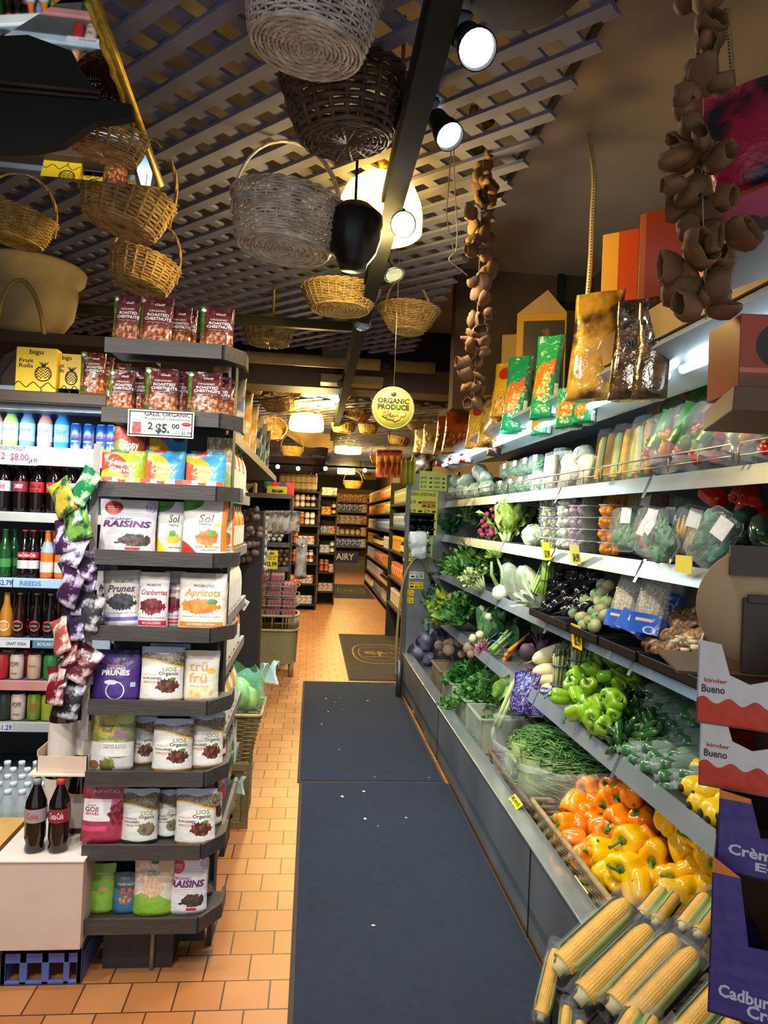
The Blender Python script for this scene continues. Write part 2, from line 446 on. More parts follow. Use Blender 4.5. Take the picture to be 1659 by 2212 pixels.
# ================================================================== lighting fixtures
blk = mat('0c0d10', rough=.95, var=.1)
chrome = mat('c8ccd0', rough=.18, metal=1, var=0)
def bulbmat(col, e): return mat(col, rough=.3, var=0, emit=e)
TX, TZ = .258, 2.8
tr = thing('lighting_track', 'long black lighting track hung along the middle of the aisle', 'lighting track', (TX, 1.2, TZ))
m = MB().box(-.03, .03, 0, 19, -.02, .03).box(-.04, .04, 0, 19, .03, .065).box(-.036, .036, 0, 19, -.026, -.02)
m.build('rail', blk, tr, smooth=False)
for y in (1.4, 3.4, 5.6, 8.4, 13, 17): MB().tube([(0, y, .05), (0, y, .62)], .008, 6).build('suspension_rod', mat('a08040', rough=.3, metal=1), tr)
m = MB().box(-.035, .035, 2.05, 2.35, -.02, .05).build('power_feed', blk, tr, smooth=False, bevel=.006)
ct = thing('lighting_track', 'black crosswise lighting track meeting the main track, over the snack shelves', 'lighting track', (-2.6, 4.6, 2.82))
MB().box(0, 2.8, -.02, .02, -.045, 0).box(0, 2.8, -.035, .035, 0, .012).build('rail', mat('3a3a2a', rough=.35, metal=.6), ct, smooth=False)
for x in (.95, 2.3, 2.62): MB().tube([(x, 0, 0), (x, 0, .63)], .011, 6).build('suspension_rod', mat('c0a060', rough=.3, metal=.8), ct)
ft = thing('lighting_track', 'far crosswise lighting track low over the jar shelves', 'lighting track', (-1.6, 15.9, 2.7))
MB().box(0, 3, -.02, .02, 0, .045).build('rail', blk, ft, smooth=False)
for x in (.3, 2.6): MB().tube([(x, 0, .04), (x, 0, .2)], .008, 6).build('suspension_rod', blk, ft)
def spot_kind(label, lit=True, small=False):
    t = thing('track_spotlight', label, 'spotlight')
    MB().box(-.018, .018, -.04, .04, .1, .14).build('track_adapter', blk, t, smooth=False, bevel=.003)
    MB().tube([(0, 0, .1), (0, 0, .045)], .008, 6).build('stem', blk, t)
    if not small:
        MB().lathe([(.026, .05), (.034, .045), (.036, .0), (.046, -.05), (.048, -.085), (.045, -.085), (.042, -.06)], 20, cap=False).build('housing', blk, t)
        MB().lathe([(.001, -.058), (.026, -.062), (.042, -.068)], 20, cap=False).build('lamp_face', bulbmat('f4faff', 26) if lit else chrome, t)
    else:
        MB().lathe([(.012, .05), (.014, .03), (.02, .0), (.045, -.035), (.05, -.042), (.047, -.042), (.03, -.01), (.01, .0)], 24, cap=False).build('reflector', chrome, t)
        MB().lathe([(.001, -.034), (.02, -.036), (.04, -.039)], 20, cap=False).build('lamp_face', bulbmat('f4faff', 18) if lit else mat('9fb0bb', rough=.1, metal=.6), t)
    return t
K = {}
def spot(px, py, Y, lit, small, aim, label):
    k = (lit, small)
    if k not in K: K[k] = Kind(spot_kind(label, lit, small))
    p = P(px, py, Y=Y); d = (Vector(aim) - p).normalized()
    q = d.to_track_quat('-Z', 'Y').to_euler()
    K[k].put(p, q, label)
    return p, d
spots = [((1017, 88), 1.75, 1, 0, (.5, .2, 1.2), 'biggest glaring round spotlight at the top centre'),
         ((953, 270), 2.35, 1, 0, (1.1, .8, .9), 'second glaring spotlight along the track, beside the hanging twine'),
         ((868, 480), 2.7, 1, 0, (.2, 0, 1.3), 'third glaring spotlight, next to the large glass lamp shade'),
         ((847, 580), 3.3, 0, 1, (.95, 2.2, .5), 'unlit silver reflector bulb under the third spotlight'),
         ((781, 692), 4.4, 0, 1, (.9, 2.6, .3), 'unlit silver reflector bulb where the two tracks meet'),
         ((738, 822), 6.6, 0, 1, (.9, 4, .4), 'small unlit spotlight just below the crossing beam'),
         ((724, 862), 7.6, 1, 1, (0, 0, 1.5), 'spotlight glaring beside the upper round wicker baskets'),
         ((702, 950), 11.5, 1, 1, (0, 0, 1.4), 'spotlight glaring right under the second glass lamp'),
         ((703, 1012), 15.9, 1, 1, (0, 0, 1.4), 'farthest bright spotlight low over the jar shelves'),
         ((644, 1012), 15.9, 1, 1, (0, 0, 1.4), 'faint star of a spotlight left of the farthest bright one'),
         ((788, 1016), 15.9, 1, 1, (0, 0, 1.4), 'pair spotlight right of the farthest bright one'),
         ((600, 1008), 15.9, 1, 1, (0, 0, 1.4), 'small bright spotlight above the far yellow shelf box')]
for (q, Y, l, s, aim, lab) in spots: spot(*q, Y, l, s, aim, lab)

# warm schoolhouse pendant lamps
glass = mat('ffcf5a', rough=.4, var=0, emit=5.5)
def pendant_kind():
    t = thing('pendant_lamp', 'x', 'lamp')
    MB().lathe([(.07, .19), (.11, .17), (.16, .13), (.19, .06), (.2, 0), (.2, -.07), (.19, -.08)], 28, cap=False).build('glass_shade', glass, t)
    MB().lathe([(.07, .19), (.075, .23), (.085, .24), (.06, .27), (.02, .3)], 20, cap=True).build('brass_collar', mat('b98d3c', rough=.35, metal=.9), t)
    MB().tube([(0, 0, .29), (0, 0, .34)], .01, 6).build('suspension_rod', mat('5a4a20', rough=.4, metal=.8), t)
    MB().lathe([(.01, -.03), (.03, -.01), (.035, .03), (.02, .07), (.015, .1)], 14).build('bulb', mat('ffd98a', emit=8, var=0), t)
    return t
KP = Kind(pendant_kind())
LAMPS = [((820, 468), 3.0, 'large glowing yellow glass lamp shade beside the third spotlight', .9),
         ((662, 915), 9.2, 'glowing white glass lamp shade left of the track, below the beam', 1.1),
         ((690, 846), 8.2, 'lamp whose bright lower rim shows just under the beam', 1.0),
         ((752, 968), 13, 'glowing square-looking yellow lamp farther down the aisle', 1.2),
         ((748, 1016), 18, 'farthest small glowing yellow lamp', 1.1)]
for (q, Y, lab, s) in LAMPS:
    p = P(*q, Y=Y); KP.put(p, label=lab, scale=s)
    lamp('pendant_light', 'POINT', p - Vector((0, 0, .16)), 34 if Y < 6 else 90, (1, .72, .24), .12)
t = thing('dome_lamp', 'black metal dome lamp hanging in front of the large yellow glass shade', 'lamp', P(766, 485, Y=2.72))
MB().lathe([(.105, .03), (.108, .0), (.10, -.06), (.085, -.11), (.055, -.15), (.05, -.17), (.0, -.175)][::-1], 26, cap=False).build('metal_dome', mat('1d1a1a', rough=.35, metal=.3), t)
MB().tube([(0, 0, 0), (0, 0, .5)], .006, 6).build('hanging_rod', blk, t)
MB().lathe([(.104, .03), (.06, .07), (.0, .08)], 20, cap=False).build('dome_top', blk, t)

# ================================================================== refrigerated produce case on the right
steel = mat('8f9292', rough=.36, metal=.6, var=.2, scale=3, bump=.08, bscale=90)
steel_d = mat('70757a', rough=.42, metal=.45, var=.25, scale=2.5)
lipm = mat('98a2a8', rough=.34, metal=.5, var=.12, scale=6)
inner = mat('3f4446', rough=.5, metal=.3)
YA, YB = .6, 6.5                                             # case runs along the aisle
case = thing('produce_case', 'long stainless steel refrigerated produce case along the right side of the aisle', 'refrigerated case', (.86, YA, 0))
L = YB - YA
def cb(name, m, x0, x1, z0, z1, y0=0, y1=L, bevel=.003, par=None):
    return bx(name, m, x0 - .86, x1 - .86, y0, y1, z0, z1, par or case, bevel=bevel)
# lower front: two stepped bands, dark toe space
cb('front_panel', steel_d, .86, .885, .17, .385)
cb('kick_panel', steel, .875, .9, .05, .165)
cb('toe_space', mat('15161a', rough=.8), .93, 1.9, .0, .1)
cb('front_rim', mat('d8dcdc', rough=.2, metal=.8), .855, .925, .385, .395, bevel=.002)
cb('rim_slope', steel, .925, .945, .30, .39)
cb('deck', steel, .94, 1.8, .26, .28)
cb('back_panel', inner, 1.75, 1.8, .2, 2.3)
mb = MB()
pr = [(1.06, 2.165), (1.09, 2.2), (1.8, 2.2), (1.8, 2.18), (1.3, 2.12), (1.235, 2.055), (1.225, 2.06)]
n = len(pr); mb.add([(x-.86, 0, z) for x, z in pr] + [(x-.86, L, z) for x, z in pr], [tuple(range(n)), tuple(range(2*n-1, n-1, -1))] + [(i, i+n, (i+1) % n+n, (i+1) % n) for i in range(n)])
mb.build('canopy', mat('a9bcc8', rough=.3, metal=.5), case, smooth=False)
MB().tube([(1.13-.86, .2, 2.09), (1.13-.86, 1.55, 2.09)], .014, 10).build('light_tube', mat('eaf6ff', emit=5, var=0), case)
MB().tube([(1.13-.86, 1.65, 2.09), (1.13-.86, L-.2, 2.09)], .014, 10).build('light_tube', mat('eaf6ff', emit=5, var=0), case)
for (x, z) in ((1.12, .74),):
    pass
# seam, feet
for y in (2.03, 4.0): cb('panel_seam', mat('1b1c20', rough=.6), .857, .861, .055, .385, y - .004, y + .004, bevel=0)
# end panel of the case, steel
ep = mat('8d9292', rough=.34, metal=.75, var=.3, scale=2.2)
cb('end_panel', ep, .862, 1.8, 0, 2.02, L, L + .05)
cb('end_post', mat('6d7072', rough=.35, metal=.8), .84, .875, 0, 2.02, L - .03, L + .05)
m = MB().tube([(-.03, L-.06, .02), (-.03, L-.06, .33)], .025, 12).build('corner_post', mat('6a6d70', rough=.4, metal=.7), case)
# shelves with price-channel lips; brackets every 0.9 m
shelves = [(1.20, 1.775, .42), (1.18, 1.47, .45), (1.17, 1.135, .48), (1.12, .765, .52)]
for k, (x, z, dpt) in enumerate(shelves):
    s = cb('shelf', steel if k else mat('a4adb2', rough=.3, metal=.5), x + .012, 1.76, z - .03, z - .015, bevel=0)
    y = 0
    edges = [0, .95, 1.9, 2.85, 3.8, 4.75, L]
    for a, b in zip(edges[:-1], edges[1:]):
        q = .018 if k else .02
        mm = MB().add([(x-.86-.012, a+.012, z-.055), (x-.86-.012, b-.012, z-.055), (x-.86+.012, b-.012, z+.004), (x-.86+.012, a+.012, z+.004),
                       (x-.86+.0, a+.012, z-.055), (x-.86+.0, b-.012, z-.055), (x-.86+.02, b-.012, z+.004), (x-.86+.02, a+.012, z+.004)],
                      [(0,3,2,1), (4,5,6,7), (0,1,5,4), (3,7,6,2), (0,4,7,3), (1,2,6,5)])
        mm.build('price_channel', lipm, s, smooth=False)
        if a > 0:
            MB().add([(x-.86-.02, a-.012, z-.075), (x-.86-.02, a+.012, z-.075), (x-.86+.02, a+.012, z+.01), (x-.86+.02, a-.012, z+.01),
                      (1.7-.86, a-.004, z-.015), (1.7-.86, a+.004, z-.015), (1.7-.86, a+.004, z-.13), (1.7-.86, a-.004, z-.13),
                      (x-.86+.03, a-.004, z-.05), (x-.86+.03, a+.004, z-.05)],
                     [(0,1,2,3), (3,2,5,4), (4,5,6,7), (7,6,9,8), (0,8,9,1), (0,3,4,7,8), (1,9,6,5,2)]).build('shelf_bracket', mat('7c8284', rough=.35, metal=.7), s, smooth=False)
# wire guard rail on the top shelf
def wire_rail(y0, y1):
    x, z = 1.19-.86, 1.78
    mb = MB()
    mb.tube([(x, y0, z), (x, y0, z+.05), (x, y0+.01, z+.06), (x, y1-.01, z+.06), (x, y1, z+.05), (x, y1, z)], .0035, 6)
    mb.tube([(x, y0, z+.025), (x, y1, z+.025)], .0025, 5)
    n = int((y1-y0)/.16)
    for i in range(1, n): mb.tube([(x, y0 + (y1-y0)*i/n, z), (x, y0 + (y1-y0)*i/n, z+.06)], .0022, 5)
    mb.build('wire_rail', mat('b8a98c', rough=.25, metal=.9), case)
for a, b in ((.3, 1.38), (1.41, 2.35), (2.38, 3.8), (3.83, 5.88)): wire_rail(a - .05, b - .05)
# orange tile kerb strip on the floor beneath
struct(bx('trim_2', mat('c0673a', rough=.4, var=.2), .9, .935, .3, 6.6, 0, .012, bevel=.003))
tag(MB().tube([(.93, 5.9, .02), (.88, 5.8, .05), (.9, 5.66, .03), (.95, 5.6, .05)], .014, 8).build('drain_pipe', mat('a08a5c', rough=.5)),
    'short tan drain hose curling out under the case, farther one', 'hose', 'drain hoses under the case')
tag(MB().tube([(.93, 5.3, .03), (.885, 5.2, .05), (.89, 5.0, .04), (.95, 4.9, .05)], .014, 8).build('drain_pipe', mat('a08a5c', rough=.5)),
    'short tan drain hose curling out under the case, nearer one', 'hose', 'drain hoses under the case')

# price signs on the end panel (face the camera)
def card(name, w, h, base, label, cat='sign', d=.003, rough=.4, border=None):
    t = thing(name, label, cat)
    bx('card', mat(base, rough=rough, var=.04), -w/2, w/2, -d, 0, -h/2, h/2, t)
    if border:
        b = .004 if h < .3 else .006; mb = MB()
        for (x0, x1, z0, z1) in ((-w/2+b, w/2-b, h/2-2*b, h/2-b), (-w/2+b, w/2-b, -h/2+b, -h/2+2*b), (-w/2+b, -w/2+2*b, -h/2+b, h/2-b), (w/2-2*b, w/2-b, -h/2+b, h/2-b)):
            mb.box(x0, x1, -d-.0008, -d, z0, z1)
        mb.build('border', ink(border), t, smooth=False)
    return t
def put_card(t, px, py, Y, ry=0): t.location = P(px, py, Y=Y); t.rotation_euler = (0, ry, 0); return t
YE = 6.495; U = 6.5/1560
bkt = ink('181a16')
leaf_s = ink('1d3a20')
def price_list(x0, x1, y0, y1, base, label, head, rows, h=.03):
    w, hh = (x1-x0)*U, (y1-y0)*U
    t = card('price_list', w, hh, base, label, border=None)
    if head: text(head, h, bkt, t, 0, hh/2 - h*1.1, w*.86, -.0045, .01)
    n = len(rows)
    for i, (a, b) in enumerate(rows):
        z = hh/2 - h*2.2 - (hh - h*2.8) * (i + .5)/n
        if a: text(a, h*1.05, bkt, t, -w*.34, z, w*.2, -.0045, .02)
        if b: text(b, h*1.05, bkt, t, w*.15, z, w*.2, -.0045, .02)
        for s, xx in ((1, -.08), (1, .38)):
            MB().lathe([(.75*h, 0), (.5*h, .0008)], 9).xf(Matrix.Translation((w*xx, -.004, z)) @ Matrix.Rotation(PI/2, 4, 'X') @ Matrix.Diagonal((1, .5, 1, 1))).build('vegetable_picture', leaf_s, t)
    return put_card(t, (x0+x1)/2, (y0+y1)/2, YE)
price_list(880, 945, 1060, 1157, 'e6ea62', 'yellow price list headed green vegetables on the steel panel', 'GREEN VEGETABLES', [('$1.79', '$2.50'), ('$1.99', '$2.99'), ('$1.99', ''), ('$2.50', '$2.99')])
price_list(878, 938, 1108, 1160, 'e2e86a', 'yellow price list of green vegetables by the pound, below the first list', 'GREEN VEGETABLES BY POUND', [('KALE', 'CHARD'), ('LEEK', 'BEET'), ('MINT', 'DILL')], .016)
price_list(873, 935, 1158, 1203, 'b9dc8c', 'green bordered price list at the bottom, behind the bag roll', '', [('$4.99', ''), ('$3.99', '')], .022)
price_list(905, 966, 1018, 1060, 'd9ec7a', 'upper pale yellow price list with blue tags on the steel panel', '', [('$0.99', 'BOK CHOY'), ('$0.99', 'DAIKON'), ('$1.50', 'NAPA')], .02)
for (x0, x1, y0, y1, base, a, b, lab) in ((909, 942, 1082, 1098, 'e0b840', 'BUNCH LETTUCE', '$2.99', 'orange price tag stuck over the yellow vegetable list'),
        (884, 916, 1235, 1250, 'e8ecec', 'BROCCOLINI', '$3.99', 'white broccolini price tag beside the hose nozzle'),
        (883, 914, 1257, 1272, 'f0d020', 'BROCCOLI', '$2.69', 'yellow broccoli price tag under the white broccolini tag'),
        (868, 894, 1274, 1287, 'f0d020', 'CILANTRO', '$2.99', 'small yellow cilantro tag, upper one of the lowest pair'),
        (867, 893, 1290, 1303, 'f0d020', 'PARSLEY', '$2.99', 'small yellow parsley tag, lower one of the lowest pair'),
        (871, 894, 1205, 1212, 'e6e060', 'SCALLION $1.99', '', 'thin yellow tag right under the green bordered list')):
    w, h = (x1-x0)*U, (y1-y0)*U
    t = card('price_tag', w, h, base, lab, 'price tag')
    text(a, h*.26 if b else h*.5, bkt, t, 0, h*.24 if b else 0, w*.85, -.0045, .015)
    if b: text(b, h*.42, bkt, t, w*.18, -h*.2, w*.5, -.0045, .02); MB().lathe([(.02, 0), (.014, .0008)], 9).xf(Matrix.Translation((-w*.28, -.004, -h*.2)) @ Matrix.Rotation(PI/2, 4, 'X') @ Matrix.Diagonal((1, .5, 1, 1))).build('vegetable_picture', leaf_s, t)
    put_card(t, (x0+x1)/2, (y0+y1)/2, YE - .006)
# tags hung on the shelf lips (facing the aisle)
def lip_tag(px, py, X, w, h, base, a, b, lab, tilt=.0):
    t = card('price_tag', w, h, base, lab, 'price tag')
    if a: text(a, h*.25, bkt, t, 0, h*.27, w*.85, -.0045, .015)
    if b: text(b, h*.42, bkt, t, w*.12, -h*.18, w*.66, -.0045, .025)
    p = P(px, py, X=X); t.location = p; t.rotation_euler = Euler((tilt, 0, -PI/2)); return t
lip_tag(1181, 1190, 1.155, .115, .085, 'f0d830', '', '$3.99', 'yellow price tag under the garlic tubs, farther of the two', .15)
lip_tag(1243, 1197, 1.155, .115, .085, 'dfe27a', '', '$4.99', 'pale yellow price tag under the herb tubs, nearer of the two', .15)
lip_tag(1478, 1219, 1.165, .10, .055, 'f2e050', '', '', 'blank yellow tag in the shelf channel below the clamshells')
lip_tag(1246, 1375, 1.14, .11, .10, 'ecc824', '', '$5.99', 'yellow tag hanging under the eggplants', .1)
lip_tag(1466, 770, 1.13, .15, .12, 'eef0c8', 'SWEET PEPPERS', '$4.99', 'cream price card tilted on the sloping canopy', .9)
for (px, py, z, base, a, b, lab) in ((1108, 1738, .398, 'd6d030', 'BEANS', '$3.99', 'yellow tag lying on the case rim under the green beans'),
        (1175, 1838, .36, 'e8c820', 'SQUASH', '$2.49', 'yellow tag lying below the wicker tray corner'),
        (1240, 1925, .36, 'e6e8a0', 'PEPPERS', '$3.99', 'pale tag lying below the yellow peppers')):
    t = card('price_tag', .12, .07, base, lab, 'price tag'); text(a, .017, bkt, t, 0, .017, .1, -.0045, .015); text(b, .028, bkt, t, 0, -.014, .09, -.0045, .02)
    t.location = P(px, py, X=.93 if z < .39 else .90); t.rotation_euler = (-.9, 0, -PI/2)
# round silver price magnets
kk = None
for i, (px, py) in enumerate(((1214, 1880), (1216, 1898), (1263, 1965), (1270, 1985))):
    o = MB().lathe([(.012, 0), (.012, .003), (.003, .004)], 14).build('round_magnet', mat('d8d4d8', rough=.3)) if not kk else kk.copy()
    if kk: COL.objects.link(o)
    kk = kk or o; o.location = P(px, py, X=.925); o.rotation_euler = (0, -PI/2+.2, 0)
    tag(o, 'small round silver disc on the case rim near the pale price tag', 'magnet', 'silver discs on the case rim')

# hose with nozzle and bag roll on the end panel
t = thing('spray_hose', 'tan hose looped over a hook with black nozzle on the steel panel', 'hose', (0, 0, 0))
pts = [P(855, 1460, Y=6.42), P(856, 1400, Y=6.42), P(862, 1320, Y=6.42), P(873, 1250, Y=6.42), P(890, 1215, Y=6.40), P(907, 1205, Y=6.40), P(920, 1220, Y=6.40), P(928, 1240, Y=6.4)]
def smooth_path(pts, k=6):
    out = []
    for i in range(len(pts)-1):
        p0, p1, p2, p3 = pts[max(i-1, 0)], pts[i], pts[i+1], pts[min(i+2, len(pts)-1)]
        for j in range(k):
            u = j/k
            out.append(.5*((2*p1) + (p2-p0)*u + (2*p0-5*p1+4*p2-p3)*u*u + (3*p1-p0-3*p2+p3)*u**3))
    return out + [pts[-1]]
MB().tube(smooth_path(pts), .012, 8).build('hose_line', mat('8f8052', rough=.5), t)
a, b, c = P(926, 1236, Y=6.39), P(936, 1262, Y=6.37), P(930, 1282, Y=6.36)
MB().tube([a, b], [.012, .02], 10).build('nozzle_grip', mat('15161a', rough=.4), t)
MB().tube([b, b + (c-b)*.6, c], [.02, .02, .032], 12).build('nozzle_head', mat('15161a', rough=.4), t)
MB().tube([c, c + (c-b).normalized()*.008], .034, 14).build('nozzle_ring', mat('e0c030', rough=.4), t)
MB().tube([b + Vector((.02, 0, 0)), b + Vector((.045, 0, -.02)), b + Vector((.03, 0, -.06))], .006, 6).build('trigger', mat('e0c030', rough=.4), t)
t = thing('bag_roll', 'roll of clear produce bags on a steel holder beside the price list', 'bag roll', P(902, 1170, Y=6.3))
MB().lathe([(.02, -.07), (.085, -.07), (.088, -.065), (.088, .065), (.085, .07), (.02, .07)], 26).xf(Matrix.Rotation(PI/2, 4, 'Y')).build('plastic_roll', mat('dfe8ea', rough=.25, trans=.2), t)
MB().lathe([(.0, -.075), (.02, -.075), (.02, .075), (.0, .075)], 14, cap=False).xf(Matrix.Rotation(PI/2, 4, 'Y')).build('cardboard_core', mat('9d9282', rough=.6), t)
m = MB().tube([(.0, .19, .09), (.0, .0, .09)], .006, 6).tube([(.09, .0, .09), (.09, 0, -.1)], .011, 8).tube([(.0, .0, .09), (.09, 0, .09)], .006, 6).tube([(-.0, .19, .0), (0, 0, 0)], .008, 8)
m.build('steel_holder', chrome, t)
MB().grid(lambda u, v: (-.065 + .13*u, -.088 - .01*math.sin(v*9 + u*3), -.14*v + .01*math.sin(u*7)), 8, 8).build('loose_bag_end', film('e8f0f0', .45), t, solid=.001)

# ================================================================== dark wooden end-cap shelf unit on the left
wood = mat('413c39', rough=.5, var=.25, scale=6, stretch=(1, 8, 8), bump=.15, bscale=20)
wood_d = mat('2e2b2b', rough=.6, var=.2, scale=5, stretch=(8, 8, 1))
UX0, UX1, UY = -.715, -.30, 2.5
UZ = [2.15, 1.917, 1.668, 1.44, 1.187, .94, .702, .457, .212]
unit = thing('display_shelf', 'tall dark wooden end-cap shelf unit packed with snack pouches', 'shelf unit', ((UX0+UX1)/2, UY, 0))
HW = (UX1-UX0)/2
bx('back_panel', wood_d, -HW+.02, HW-.03, .2, .215, .02, 2.1, unit)
bx('side_panel', wood_d, HW-.02, HW-.003, .2, .29, .0, 2.13, unit)

for z in UZ:
    mb = MB(); h = .042
    # tray board with chamfered right corner
    pts = [(-HW, 0), (HW-.03, 0), (HW+.03, .09), (HW+.03, .2), (-HW, .2)]
    for dz in (-h, -.012): pass
    n = len(pts)
    mb.add([(x, y, z-.03) for x, y in pts] + [(x, y, z-.012) for x, y in pts], [tuple(range(n))[::-1], tuple(range(n, 2*n))] + [(i, (i+1) % n, (i+1) % n+n, i+n) for i in range(n)])
    b = mb.build('shelf_board', wood, unit, smooth=False)
    mb = MB()
    for (x0, y0), (x1, y1) in zip(pts[:3], pts[1:4]):
        d = Vector((x1-x0, y1-y0, 0)).normalized(); nn = Vector((d.y, -d.x, 0))*.012
        A, B = Vector((x0, y0, z-.045)), Vector((x1, y1, z-.045))
        vs = [A, B, B+nn, A+nn]; vs += [v + Vector((0, 0, .05)) for v in vs]
        mb.add(vs, [(0,1,2,3), (7,6,5,4), (0,4,5,1), (1,5,6,2), (2,6,7,3), (3,7,4,0)])
    mb.build('shelf_lip', wood, unit, smooth=False)
bx('plinth', wood_d, -HW+.06, HW-.12, .08, .8, 0, .17, unit)
MB().tube([(.02, .07, 0), (.02, .07, .18)], .008, 6).build('foot_post', mat('8a7c66', rough=.5), unit)
# shelves on the aisle side of the same gondola
side = thing('aisle_shelf_run', 'run of narrow side shelves behind the end-cap, facing the aisle', 'shelf unit', (UX1-.02, UY+.3, 0))
SZ = [(1.665+.22, 3.1), (1.655, .75), (1.43, .7), (1.18, .75), (.985, .75), (.72, .75), (.47, .75), (.3, .75)]
for z, ln in SZ:
    bx('shelf_board', wood, -.25, .0, .02, ln, z-.02, z, side)
    bx('shelf_lip', mat('8e8278', rough=.5, var=.2) if z < 1.8 else wood, .0, .015, .0, ln, z-.03, z+.012, side)
for y in (.02, 3.0): bx('upright', wood_d, -.27, -.25, y, y+.03, 0, 1.885, side)

# ================================================================== drinks cooler behind
CYF = 3.6
cool = thing('drinks_cooler', 'lit open drinks cooler behind the end-cap on the left', 'refrigerated case', (-1.9, CYF, 0))
bx('back_wall', mat('35373a', rough=.5), -.7, .98, .62, .66, 0, 2.1, cool)
bx('side_wall', mat('2c2a2a', rough=.5), .98, 1.0, .0, .62, 0, 2.1, cool)
bx('top_panel', mat('aab4bc', rough=.3, metal=.5), -.7, 1.0, -.3, .66, 2.08, 2.1, cool)
bx('canopy_edge', mat('a8b4bd', rough=.3, metal=.5), -.7, 1.0, -.32, -.3, 2.0, 2.1, cool)
CZ = [(1.86, 'c9c5b0'), (1.545, 'b0b2ae'), (1.232, '9fb8cc'), (.948, 'a9bccb'), (.746, 'c88a86'), (.55, 'b4b6b4'), (.2, '55585a')]
for z, c in CZ:
    bx('cooler_shelf', mat('7f8588', rough=.4, metal=.4), -.7, .98, 0, .6, z-.015, z, cool)
    bx('price_channel', mat(c, rough=.35), -.7, .96, -.02, 0, z-(.085 if z > 1.8 else .042), z+.004, cool, bevel=.003)
# wooden shelf above the cooler
ws = thing('wall_shelf', 'dark wooden shelf board above the drinks cooler', 'shelf', (-1.9, 3.2, 0))
bx('board', mat('44362c', rough=.5, var=.2, scale=5, stretch=(1, 6, 6)), -.6, 1.0, 0, .4, 2.022, 2.07, ws, bevel=.004)

# ================================================================== pouches and boxes
def pouch(w, h, d, pm, label, texts=(), cat='snack pouch', name='snack_pouch', hole=True, wave=0.0, side=None):
    """stand-up pouch, base at z=0, front towards -Y; texts: (string, x, z, height, width, colour, bold, shear) in fractions"""
    t = thing(name, label, cat); sd = rnd.random()*10
    def dep(u, v):
        T = d * (1 - .12*(1-v)**8) * (max(0, 1 - (v/.93)**2.2) if v < .93 else 0) + .002
        B = (1 - abs(2*u-1)**3.2)
        return T*B/2 + .0012
    def fx(u, v): return (u-.5)*w*(1 - .035*math.sin(PI*min(1, v*1.1)))
    def wav(x, z): return wave*math.sin(z/h*7+sd)*math.sin(x/w*4+sd)*min(1, z/h*2)
    nu, nv = 13, 13; mb = MB(); uv = []
    for s in (-1, 1):
        o = len(mb.v)
        for j in range(nv):
            for i in range(nu):
                u, v = i/(nu-1), j/(nv-1)
                x = fx(u, v); z = h*v; y = s*dep(u, v) + wav(x, z) + .003*math.sin(u*9+sd)*(v > .9)
                mb.v.append((x, y, z)); uv.append((u, v))
        for j in range(nv-1):
            for i in range(nu-1):
                a = o + j*nu + i; q = (a, a+1, a+nu+1, a+nu)
                mb.f.append(q if s < 0 else q[::-1])
    n2 = nu*nv
    for j in range(nv-1):
        for i in (0, nu-1):
            a, b = j*nu+i, (j+1)*nu+i; q = (a, b, b+n2, a+n2); mb.f.append(q if i == 0 else q[::-1])
    for i in range(nu-1): mb.f.append((i, i+n2, i+1+n2, i+1))
    mb.uv = uv
    mb.build('pouch_body', pm, t)
    def fy(x, z):
        v = min(max(z/h, 0), 1); u = min(max(x/(w*(1 - .035*math.sin(PI*min(1, v*1.1)))) + .5, 0), 1)
        return -dep(u, v) + wav(x, z) - .0013
    for q in texts:
        s, x, z, hh, ww, c = q[:6]; bold = q[6] if len(q) > 6 else .012; sh = q[7] if len(q) > 7 else 0
        text(s, hh*h, ink(c), t, x*w, z*h, ww*w if ww else None, fy, bold, sh)
    return t
def carton(w, h, d, pm, label, texts=(), cat='box', name='carton', side=None, extra=None):
    t = thing(name, label, cat)
    mb = MB().box(-w/2, w/2, 0, d, 0, h)
    mb.uv = [(x/w+.5, z/h) for x, y, z in mb.v]
    if 'Bump' in pm.node_tree.nodes:
        pm = pm.copy(); pm.node_tree.nodes.remove(pm.node_tree.nodes['Bump'])
    mb.build('carton_body', pm, t, smooth=False, bevel=min(.002, w*.02))
    for q in texts:
        s, x, z, hh, ww, c = q[:6]; bold = q[6] if len(q) > 6 else .012; sh = q[7] if len(q) > 7 else 0
        text(s, hh*h, ink(c), t, x*w, z*h, ww*w if ww else None, -.0013, bold, sh)
    return t
def put_px(t, x0, x1, y1, Y, y0=None, rz=0, lean=.06, h=None):
    """stand a thing so its base centre is seen at the given pixels; scaled to the pixel size"""
    return t
G = {}   # designs
G['chest'] = design('662e2c', (('r', 0, 0, .12, 1, '6d9a34', '3f6e22', 6), ('e', .62, .93, .42, .12, '7d3a3c', '4a1a20', 7), ('e', .52, .24, .56, .24, 'dd9c68', '7c3a20', 9),
                    ('w', .07, .06, .02, 6, 'c77b30', '8a4a1c', 40), ('e', .16, .14, .12, .07, '3b6a2c'), ('e', .1, .93, .07, .035, 'e8eee0')), .25, .2)
G['happy_green'] = design('9fb92e', (('e', .12, .32, .55, .62, 'd8452c'), ('e', .25, .2, .3, .3, 'b8c83a'), ('w', .04, .0, .0, 1, 'c8343c'), ('r', .2, .93, .6, 1, '2f6a2c')), .3)
G['happy_blue'] = design('4aa6d8', (('e', .05, .45, .62, .5, 'f0c02c'), ('e', .0, .4, .32, .35, 'e05a30'), ('r', .2, .93, .5, 1, 'd8402c')), .3)
G['happy_red'] = design('a8482c', (('e', .2, .5, .3, .3, '7a8a30'), ('w', .25, .2, .05, 5, 'b83a30')), .3)
